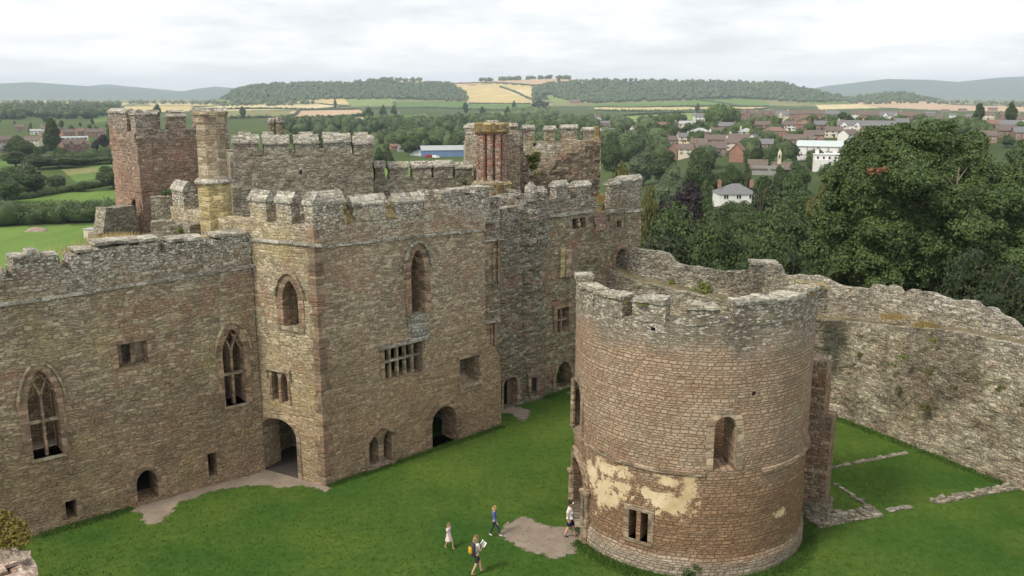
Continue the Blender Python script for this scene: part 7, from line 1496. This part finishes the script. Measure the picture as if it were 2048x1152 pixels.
# gold-green shrub in the bottom left corner
pz_ = at(20, 1060, 27); V, Fc, T0 = crown([(pz_.x+dx, pz_.y+dy, pz_.z+dz, r, .8) for dx, dy, dz, r in ((-.9, 0, .1, .5), (-.35, .1, .25, .45), (.15, 0, 0, .42), (.45, -.2, -.25, .36), (-.3, -.3, -.35, .5), (-1., -.2, -.3, .5), (.1, -.3, -.45, .35), (-1.5, .1, .4, .6), (-1.7, 0, -.1, .6))], 5200, .06, rng, core=.45, fill=.35)
o = obj('shrub', (V, Fc), LEAF['gold'], None, loc=(pz_.x, pz_.y, pz_.z-.8)); a = o.data.attributes.new('tint', 'FLOAT', 'POINT'); a.data.foreach_set('value', T0.astype(np.float32)); meta(o, 'yellow green shrub growing on the broken wall head in the bottom left corner', 'shrub')
# long grass against the walls and round the tower, tufts over the lawn
def lawn_tufts():
    rg2 = np.random.default_rng(3); P = []; Hh = []
    def line(pts, n, spread, h):
        pts = [gp(*q) for q in pts]
        for a, b in zip(pts, pts[1:]):
            k = max(1, int(n*(b-a).length)); t = rg2.random(k); d = (b-a).normalized(); nn = Vector((d.y, -d.x, 0)); nn = nn if nn.dot(-a) > 0 else -nn; off = np.abs(rg2.normal(0, spread, k)); P.append(np.stack([a.x+(b.x-a.x)*t+nn.x*off, a.y+(b.y-a.y)*t+nn.y*off, np.zeros(k)], 1)); Hh.append(h*rg2.uniform(.4, 1.1, k)*np.exp(-off/spread/2))
    line([(75, 1072), (262, 1016)], 220, .22, .22); line([(655, 972), (1003, 852)], 200, .18, .18); line([(1085, 796), (1139, 778)], 160, .25, .2); line([(1660, 830), (2032, 976)], 200, .25, .22)
    t = rg2.uniform(math.pi*1.12, math.pi*1.98, 5200); off = np.abs(rg2.normal(0, .32, 5200)); P.append(np.stack([RX+(RR+.12+off)*np.cos(t), RY+(RR+.12+off)*np.sin(t), 0*t], 1)); Hh.append(.26*rg2.uniform(.4, 1.1, 5200)*np.exp(-off/.6))
    n = 26000; px = rg2.uniform(-60, 2108, n); py = 800+420*rg2.random(n)**.8; q = np.stack([(px-1024)/F, CP-(py-576)/F*SP, -SP-(py-576)/F*CP], 1); tt = -H/q[:, 2]; L_ = np.stack([q[:, 0]*tt, q[:, 1]*tt, 0*tt], 1)
    ok = (np.hypot(L_[:, 0]-RX, L_[:, 1]-RY) > RR+.1)
    thin = rg2.random(n) < .10
    for pth in paths: ok &= ~in_poly(L_[:, 0], L_[:, 1], pth) | thin
    hw = (L_[:, 0]-WH.p.x)*WH.n.x+(L_[:, 1]-WH.p.y)*WH.n.y; ok &= hw > 0; hw = (L_[:, 0]-WR.p.x)*WR.n.x+(L_[:, 1]-WR.p.y)*WR.n.y; ok &= (hw > 0) | (L_[:, 0] > WR.pt(LR, 0).x) | (L_[:, 0] < WR.p.x)
    P.append(L_[ok]); Hh.append(.055*rg2.uniform(.5, 1.3, ok.sum()))
    P = np.concatenate(P); hh = np.concatenate(Hh); n = len(P); V = []
    for k in range(3):
        ang = rg2.random(n)*6.28; w = .016+.02*rg2.random(n); dx = np.cos(ang)*w; dy = np.sin(ang)*w; o_ = rg2.normal(0, .045, (n, 2)); ln = rg2.normal(0, .35, (n, 2))*hh[:, None]
        b = P+np.concatenate([o_, np.zeros((n, 1))], 1); V.append(np.stack([b-np.stack([dx, dy, 0*dx+.02], 1), b+np.stack([dx, dy, 0*dx-.02], 1), b+np.concatenate([ln, hh[:, None]], 1)], 1))
    V = np.concatenate(V).reshape(-1, 3); o = obj('grass', (V, np.arange(len(V)).reshape(-1, 3)), LEAF['grass']); a = o.data.attributes.new('tint', 'FLOAT', 'POINT'); a.data.foreach_set('value', np.repeat(rg2.random(len(V)//3), 3).astype(np.float32)); meta(o, 'green grass blades over the lawn and against the walls', 'grass', None, 'stuff')
lawn_tufts()
# ================================================================== THE PEOPLE
M['skin'] = plain('skin', (.55, .34, .24), .6, .05, 8); M['tee'] = plain('white cotton', (.78, .78, .78), .9, .04); M['navy'] = plain('navy cloth', (.018, .022, .06), .9); M['denim'] = plain('dark jeans', (.03, .055, .075), .9); M['bluetop'] = plain('blue print top', (.09, .13, .33), .9, .5, 12); M['pink'] = plain('pale pink cotton', (.70, .58, .60), .9, .1, 10); M['shirt'] = plain('off white blouse', (.62, .60, .57), .9, .06); M['charc'] = plain('charcoal cloth', (.045, .038, .042), .9); M['blond'] = plain('blond hair', (.46, .32, .14), .8, .25, 20); M['brownhair'] = plain('dark hair', (.05, .035, .025), .8, .2, 20); M['lightbrown'] = plain('fair brown hair', (.30, .19, .09), .8, .2, 20); M['packy'] = plain('yellow pack cloth', (.70, .38, .02), .8, .1); M['packg'] = plain('grey pack cloth', (.06, .06, .065), .8, .1); M['shoe'] = plain('dark shoe', (.05, .045, .045), .7); M['shoew'] = plain('pale shoe', (.6, .6, .6), .7); M['sandal'] = plain('tan sandal', (.40, .27, .16), .7); M['paper'] = plain('white paper', (.82, .82, .82), .8, .04); M['print'] = plain('printed text', (.12, .12, .14), .8)
def skinmesh(name, verts, edges, mat, parent, sub=2, root=0):
    me = bpy.data.meshes.new(name); me.from_pydata([v[:3] for v in verts], edges, []); me.materials.append(mat); o = bpy.data.objects.new(name, me); COL.objects.link(o)
    md = o.modifiers.new('s', 'SKIN'); md.use_smooth_shade = True
    for i, v in enumerate(verts): sv_ = me.skin_vertices[0].data[i]; r = v[3]; sv_.radius = r if isinstance(r, tuple) else (r, r); sv_.use_root = (i == root)
    m2 = o.modifiers.new('u', 'SUBSURF'); m2.levels = m2.render_levels = sub
    dg = bpy.context.evaluated_depsgraph_get(); ev = o.evaluated_get(dg); nm = bpy.data.meshes.new_from_object(ev); o.modifiers.clear(); o.data = nm
    if not nm.materials: nm.materials.append(mat)
    if parent: o.parent = parent
    return o
def person(px, py, hpx, face, label, top, bottom, hair, shoes, kind, stride=.3, look=0., pose='walk', build=1.):
    """a walking figure; units are fractions of its height, x forward"""
    foot = gp(px, py); Zt = z_for(foot.x, foot.y, py-hpx); h = Zt; T_ = thing('person', label, 'person', tuple(foot), None, face); T_.scale = (h, h, h)
    dress = kind == 'dress'; b = build
    hip = .52; kf, kb = stride*.5, -stride*.5
    def leg(s, fx, lift):          # hip, knee, ankle, ball, toe
        kx = fx*.5+.045 if fx > 0 else fx*.35+.02
        return [(0., s*.052, hip-.02), (kx, s*.05, .285+lift*.3), (fx, s*.045, .045+lift), (fx+.03, s*.045, .022+lift*.8), (fx+.085, s*.05, .015+lift*.35)]
    LF, LBk = leg(1, kf, 0), leg(-1, kb, .035)
    sh = .815; nk = .85
    if pose == 'map': arms = [[(0, s*.105, sh), (.02, s*.135, .66), (.13, s*.075, .70), (.165, s*.05, .715)] for s in (1, -1)]
    elif pose == 'down': arms = [[(0, s*.105, sh), (-.01+s*.03, s*.125, .66), (.03+s*.05, s*.12, .53), (.04+s*.055, s*.115, .485)] for s in (1, -1)]
    else: arms = [[(0, s*.10, sh), (-s*.05, s*.125, .66), (-s*.08+.04, s*.12, .53), (-s*.085+.055, s*.115, .485)] for s in (1, -1)]
    hd = Vector((.018+.02*abs(look), 0, .93)); V = [(0, 0, hip, (.062*b, .085*b)), (0, 0, .60, (.055*b, .07*b)), (.0, 0, .70, (.058*b, .078*b)), (0, 0, .79, (.055*b, .085*b)), (.0, 0, .835, (.034, .045)), (.006, 0, .868, (.028, .028)), (.014, 0, .90, (.042, .036)), (.018, 0, .945, (.052, .042)), (.012, 0, .985, (.034, .028))]; E = [(i, i+1) for i in range(8)]
    V.append((.066, 0, .928, (.011, .009))); E.append((7, 9))       # nose
    for L_, rs in ((LF, (.05, .036, .022, .02, .014)), (LBk, (.05, .036, .022, .02, .014))):
        p = 0
        for q, r in zip(L_, rs): V.append((*q, r*b if r > .03 else r)); E.append((p, len(V)-1)); p = len(V)-1
    tips = []
    for A_ in arms:
        p = 3
        for q, r in zip(A_, (.03, .022, .015, .017)): V.append((*q, r)); E.append((p, len(V)-1)); p = len(V)-1
        palm = Vector(A_[3]); d = (palm-Vector(A_[2])).normalized(); sd_ = Vector((1, 0, 0)) if abs(d.x) < .6 else Vector((0, 0, 1))
        for k, (off, ln) in enumerate(((-.012, .036), (-.004, .042), (.004, .040), (.012, .032))):
            a = palm+d*.014+sd_*off; V.append((*a, .0062)); E.append((p, len(V)-1)); b2 = a+d*ln*.55; V.append((*b2, .0054)); E.append((len(V)-2, len(V)-1)); c = b2+d*ln*.35+Vector((.006, -.006 if palm.y > 0 else .006, 0)); V.append((*c, .0044)); E.append((len(V)-2, len(V)-1))
        a = palm-d*.002+sd_*.02; V.append((*a, .007)); E.append((p, len(V)-1)); a = a+d*.02+sd_*.008; V.append((*a, .0055)); E.append((len(V)-2, len(V)-1))
    body = skinmesh('body', V, E, M['skin'], T_, 1)
    def bits(nm, mb, mat): o = bpy.data.objects.new(nm, mesh(nm, *mb.vf, mat)); COL.objects.link(o); o.parent = T_; return o
    mb = MB()
    for s in (-1, 1): mb.box((.058, s*.016, .945), (.006, .009, .006))
    bits('eyes', mb, M['print']); mb = MB(); mb.box((.058, 0, .905), (.006, .018, .004)); bits('mouth', mb, plain('lips', (.45, .18, .15)))
    mb = MB()
    for s in (-1, 1): mb.tube((.012, s*.036, .93), (.012, s*.048, .935), .012, .009, 8)
    bits('ears', mb, M['skin'])
    # clothes
    sl = [(a[0], a[1]) for a in arms]; V = [(0, 0, .56 if not dress else .60, (.066*b, .090*b)), (0, 0, .64, (.063*b, .080*b)), (.0, 0, .72, (.066*b, .088*b)), (0, 0, .80, (.06*b, .094*b)), (0, 0, .842, (.042, .056))]; E = [(0, 1), (1, 2), (2, 3), (3, 4)]
    long_ = kind in ('long',)
    for A_ in arms:
        V.append((*A_[0], .040)); E.append((3, len(V)-1)); e = Vector(A_[0]).lerp(Vector(A_[1]), .6 if not long_ else 1.); V.append((*e, .036 if not long_ else .03)); E.append((len(V)-2, len(V)-1))
        if long_: e = Vector(A_[2]); V.append((*e, .023)); E.append((len(V)-2, len(V)-1))
    skinmesh('top', V, E, top, T_, 1, 1)
    if dress:
        mb = MB(); n = 20; V = []
        for z, rx, ry in ((.62, .068, .085), (.52, .085, .105), (.42, .11, .13), (.34, .128, .145)):
            for k in range(n): t = 2*math.pi*k/n; f = 1+.07*math.sin(5*t)*(z < .5); V.append((rx*f*math.cos(t), ry*f*math.sin(t), z))
        mb.add(V, [(r*n+i, r*n+(i+1) % n, (r+1)*n+(i+1) % n, (r+1)*n+i) for r in range(3) for i in range(n)]); bits('skirt', mb, top)
    else:
        V = [(0, 0, .555, (.068*b, .088*b)), (0, 0, .50, (.066*b, .088*b))]; E = [(0, 1)]
        for L_ in (LF, LBk):
            hp = Vector(L_[0])+Vector((0, 0, -.03)); V.append((*hp, .056*b)); E.append((1, len(V)-1)); k_ = Vector(L_[1])
            if kind == 'long': V.append((*k_, .041)); E.append((len(V)-2, len(V)-1)); e = k_.lerp(Vector(L_[2]), .88); V.append((*e, .03)); E.append((len(V)-2, len(V)-1))
            else: e = hp.lerp(k_, .9); V.append((*e, .056*b)); E.append((len(V)-2, len(V)-1))
        skinmesh('trousers' if kind == 'long' else 'shorts', V, E, bottom, T_, 1, 1)
    for L_ in (LF, LBk):
        a, c = Vector(L_[2]), Vector(L_[4]); skinmesh('shoe', [(a.x-.02, a.y, a.z-.022, .022), (a.x+.03, a.y, a.z*.6+.004, .024), (c.x+.01, c.y, c.z+.004, .017)], [(0, 1), (1, 2)], shoes, T_, 1)
    # hair
    hv = [(.002, 0, .995, (.046, .040)), (-.012, 0, .965, (.055, .047)), (-.022, 0, .93, (.042, .042))]; he_ = [(0, 1), (1, 2)]
    if kind in ('long', 'dress') or pose == 'map':
        ln = .80 if pose == 'map' else .77; hv += [(-.038, 0, .88, (.028, .036)), (-.05, 0, ln, (.018, .030))]; he_ += [(2, 3), (3, 4)]
    skinmesh('hair', hv, he_, hair, T_, 1, 1)
    return T_, h, bits
# the man in the white T-shirt at the doorway
FR = 0.35
T_, h, bits = person(1139, 1074, 71, -.15, 'man in white T-shirt, navy shorts and dark cap walking into the round tower doorway', M['tee'], M['navy'], M['brownhair'], M['shoe'], 'shorts', .26, pose='down', build=1.25)
mb = MB(); n = 14; V = []
for z, r in ((.955, .060), (.985, .056), (1.008, .035), (1.014, .001)): V += [(.004+r*math.cos(2*math.pi*k/n), r*.86*math.sin(2*math.pi*k/n), z) for k in range(n)]
mb.add(V, [(q*n+i, q*n+(i+1) % n, (q+1)*n+(i+1) % n, (q+1)*n+i) for q in range(3) for i in range(n)]); cp = bits('cap', mb, M['charc']); mb = MB(); mb.box((.075, 0, .962), (.05, .07, .008)); pk = bits('peak', mb, M['tee']); pk.parent = cp
mb = MB()          # the number on the back of the shirt
def seg(y0, z0, y1, z1): mb.box((-.071-.0*abs(y0), (y0+y1)/2, (z0+z1)/2), (.004, abs(y1-y0)+.008, abs(z1-z0)+.008))
for oy in (-.022, .022):
    if oy < 0: [seg(*q) for q in ((oy-.012, .775, oy+.012, .775), (oy+.012, .775, oy+.012, .745), (oy-.012, .745, oy+.012, .745), (oy-.012, .745, oy-.012, .715), (oy-.012, .715, oy+.012, .715))]
    else: seg(oy, .775, oy, .715)
bits('shirt_number', mb, M['print'])
person(989, 1072, 59, -.35, 'girl with long blond hair in a blue top and dark jeans walking across the lawn', M['bluetop'], M['denim'], M['blond'], M['shoew'], 'long', .30, pose='walk', build=.9)
person(898, 1097, 50, -.55, 'small girl in a pale pink dress with long fair hair walking on the lawn', M['pink'], None, M['lightbrown'], M['sandal'], 'dress', .30, pose='walk', build=.95)
WP_ = person(953, 1148, 76, .55, 'woman in light blouse and dark shorts holding a sheet, nearest on the lawn', M['shirt'], M['charc'], M['lightbrown'], M['sandal'], 'shorts', .30, pose='map', build=.95)
T_, h, _ = WP_; base = Vector(T_.location); ca, sa = math.cos(.55), math.sin(.55)
def wl_(v): return tuple(base+Vector(((v[0]*ca-v[1]*sa)*h, (v[0]*sa+v[1]*ca)*h, v[2]*h)))
bp = thing('backpack', 'grey and yellow hiking backpack worn by the woman on the lawn', 'backpack', wl_((-.12, 0, .6)))
def pack(nm, f, n1, n2, n3, mat, par=bp): return obj(nm, gridbox(lambda a, b, c: Vector(wl_(f(a, b, c))), n1, n2, n3, .006, 8), mat, par)
def bulge(x0, x1, w, z0, z1): return lambda a, b, c: (x0+(x1-x0)*a*(1-.35*(abs(b-.5)*2)**2)*(1-.3*(abs(c-.5)*2)**3), (b-.5)*w*(1-.2*(abs(c-.5)*2)**3), z0+(z1-z0)*c)
pack('main_bag', bulge(-.065, -.165, .15, .545, .83), 4, 6, 8, M['packg']); pack('front_pocket', bulge(-.15, -.205, .11, .59, .76), 3, 5, 6, M['packy']); pack('lower_pouch', bulge(-.07, -.15, .13, .50, .56), 3, 5, 3, M['charc'])
for s in (-1, 1): mb = MB(); [mb.tube(wl_(p), wl_(q), .016, .016, 6) for p, q in zip([(-.07, s*.05, .82), (0, s*.06, .865), (.062, s*.055, .80), (.06, s*.07, .68), (-.06, s*.07, .58)], [(0, s*.06, .865), (.062, s*.055, .80), (.06, s*.07, .68), (-.06, s*.07, .58)])]; obj('strap', mb.vf, M['packg'], bp)
mp = thing('map_sheet', 'white printed sheet held open by the woman with the backpack', 'map', wl_((.19, 0, .72)))
V = [wl_(p) for p in ((.16, -.10, .70), (.16, .0, .685), (.16, .10, .70), (.235, .10, .80), (.235, 0, .785), (.235, -.10, .80))]; V += [tuple(Vector(v)+Vector((0, 0, .004))) for v in V]
obj('sheet', (V, [(0, 1, 4, 5), (1, 2, 3, 4), (11, 10, 7, 6), (10, 9, 8, 7)]), M['paper'], mp)
mb = MB()
for k in range(5):
    for s in (-1, 1):
        t = .15+.16*k; c = Vector(wl_((.16+.075*t, s*.05, .695+.10*t+.006))); mb.box(tuple(c+Vector((0, 0, .006))), (.09*(1 if k % 2 else .7), .012, .004), .55+math.pi/2)
obj('print', mb.vf, M['print'], mp)

# ================================================================== HAZE
m, t = new_mat('air'); v = t.n('ShaderNodeVolumePrincipled', {'Density': 8e-5, 'Color': (.76, .88, 1.), 'Anisotropy': .0}); t.n('ShaderNodeOutputMaterial', {1: v.outputs[0]})
mb = MB(); mb.box((0, 6900, 95), (29000, 14300, 310)); o = obj('haze', mb.vf, m); o['kind'] = 'stuff'
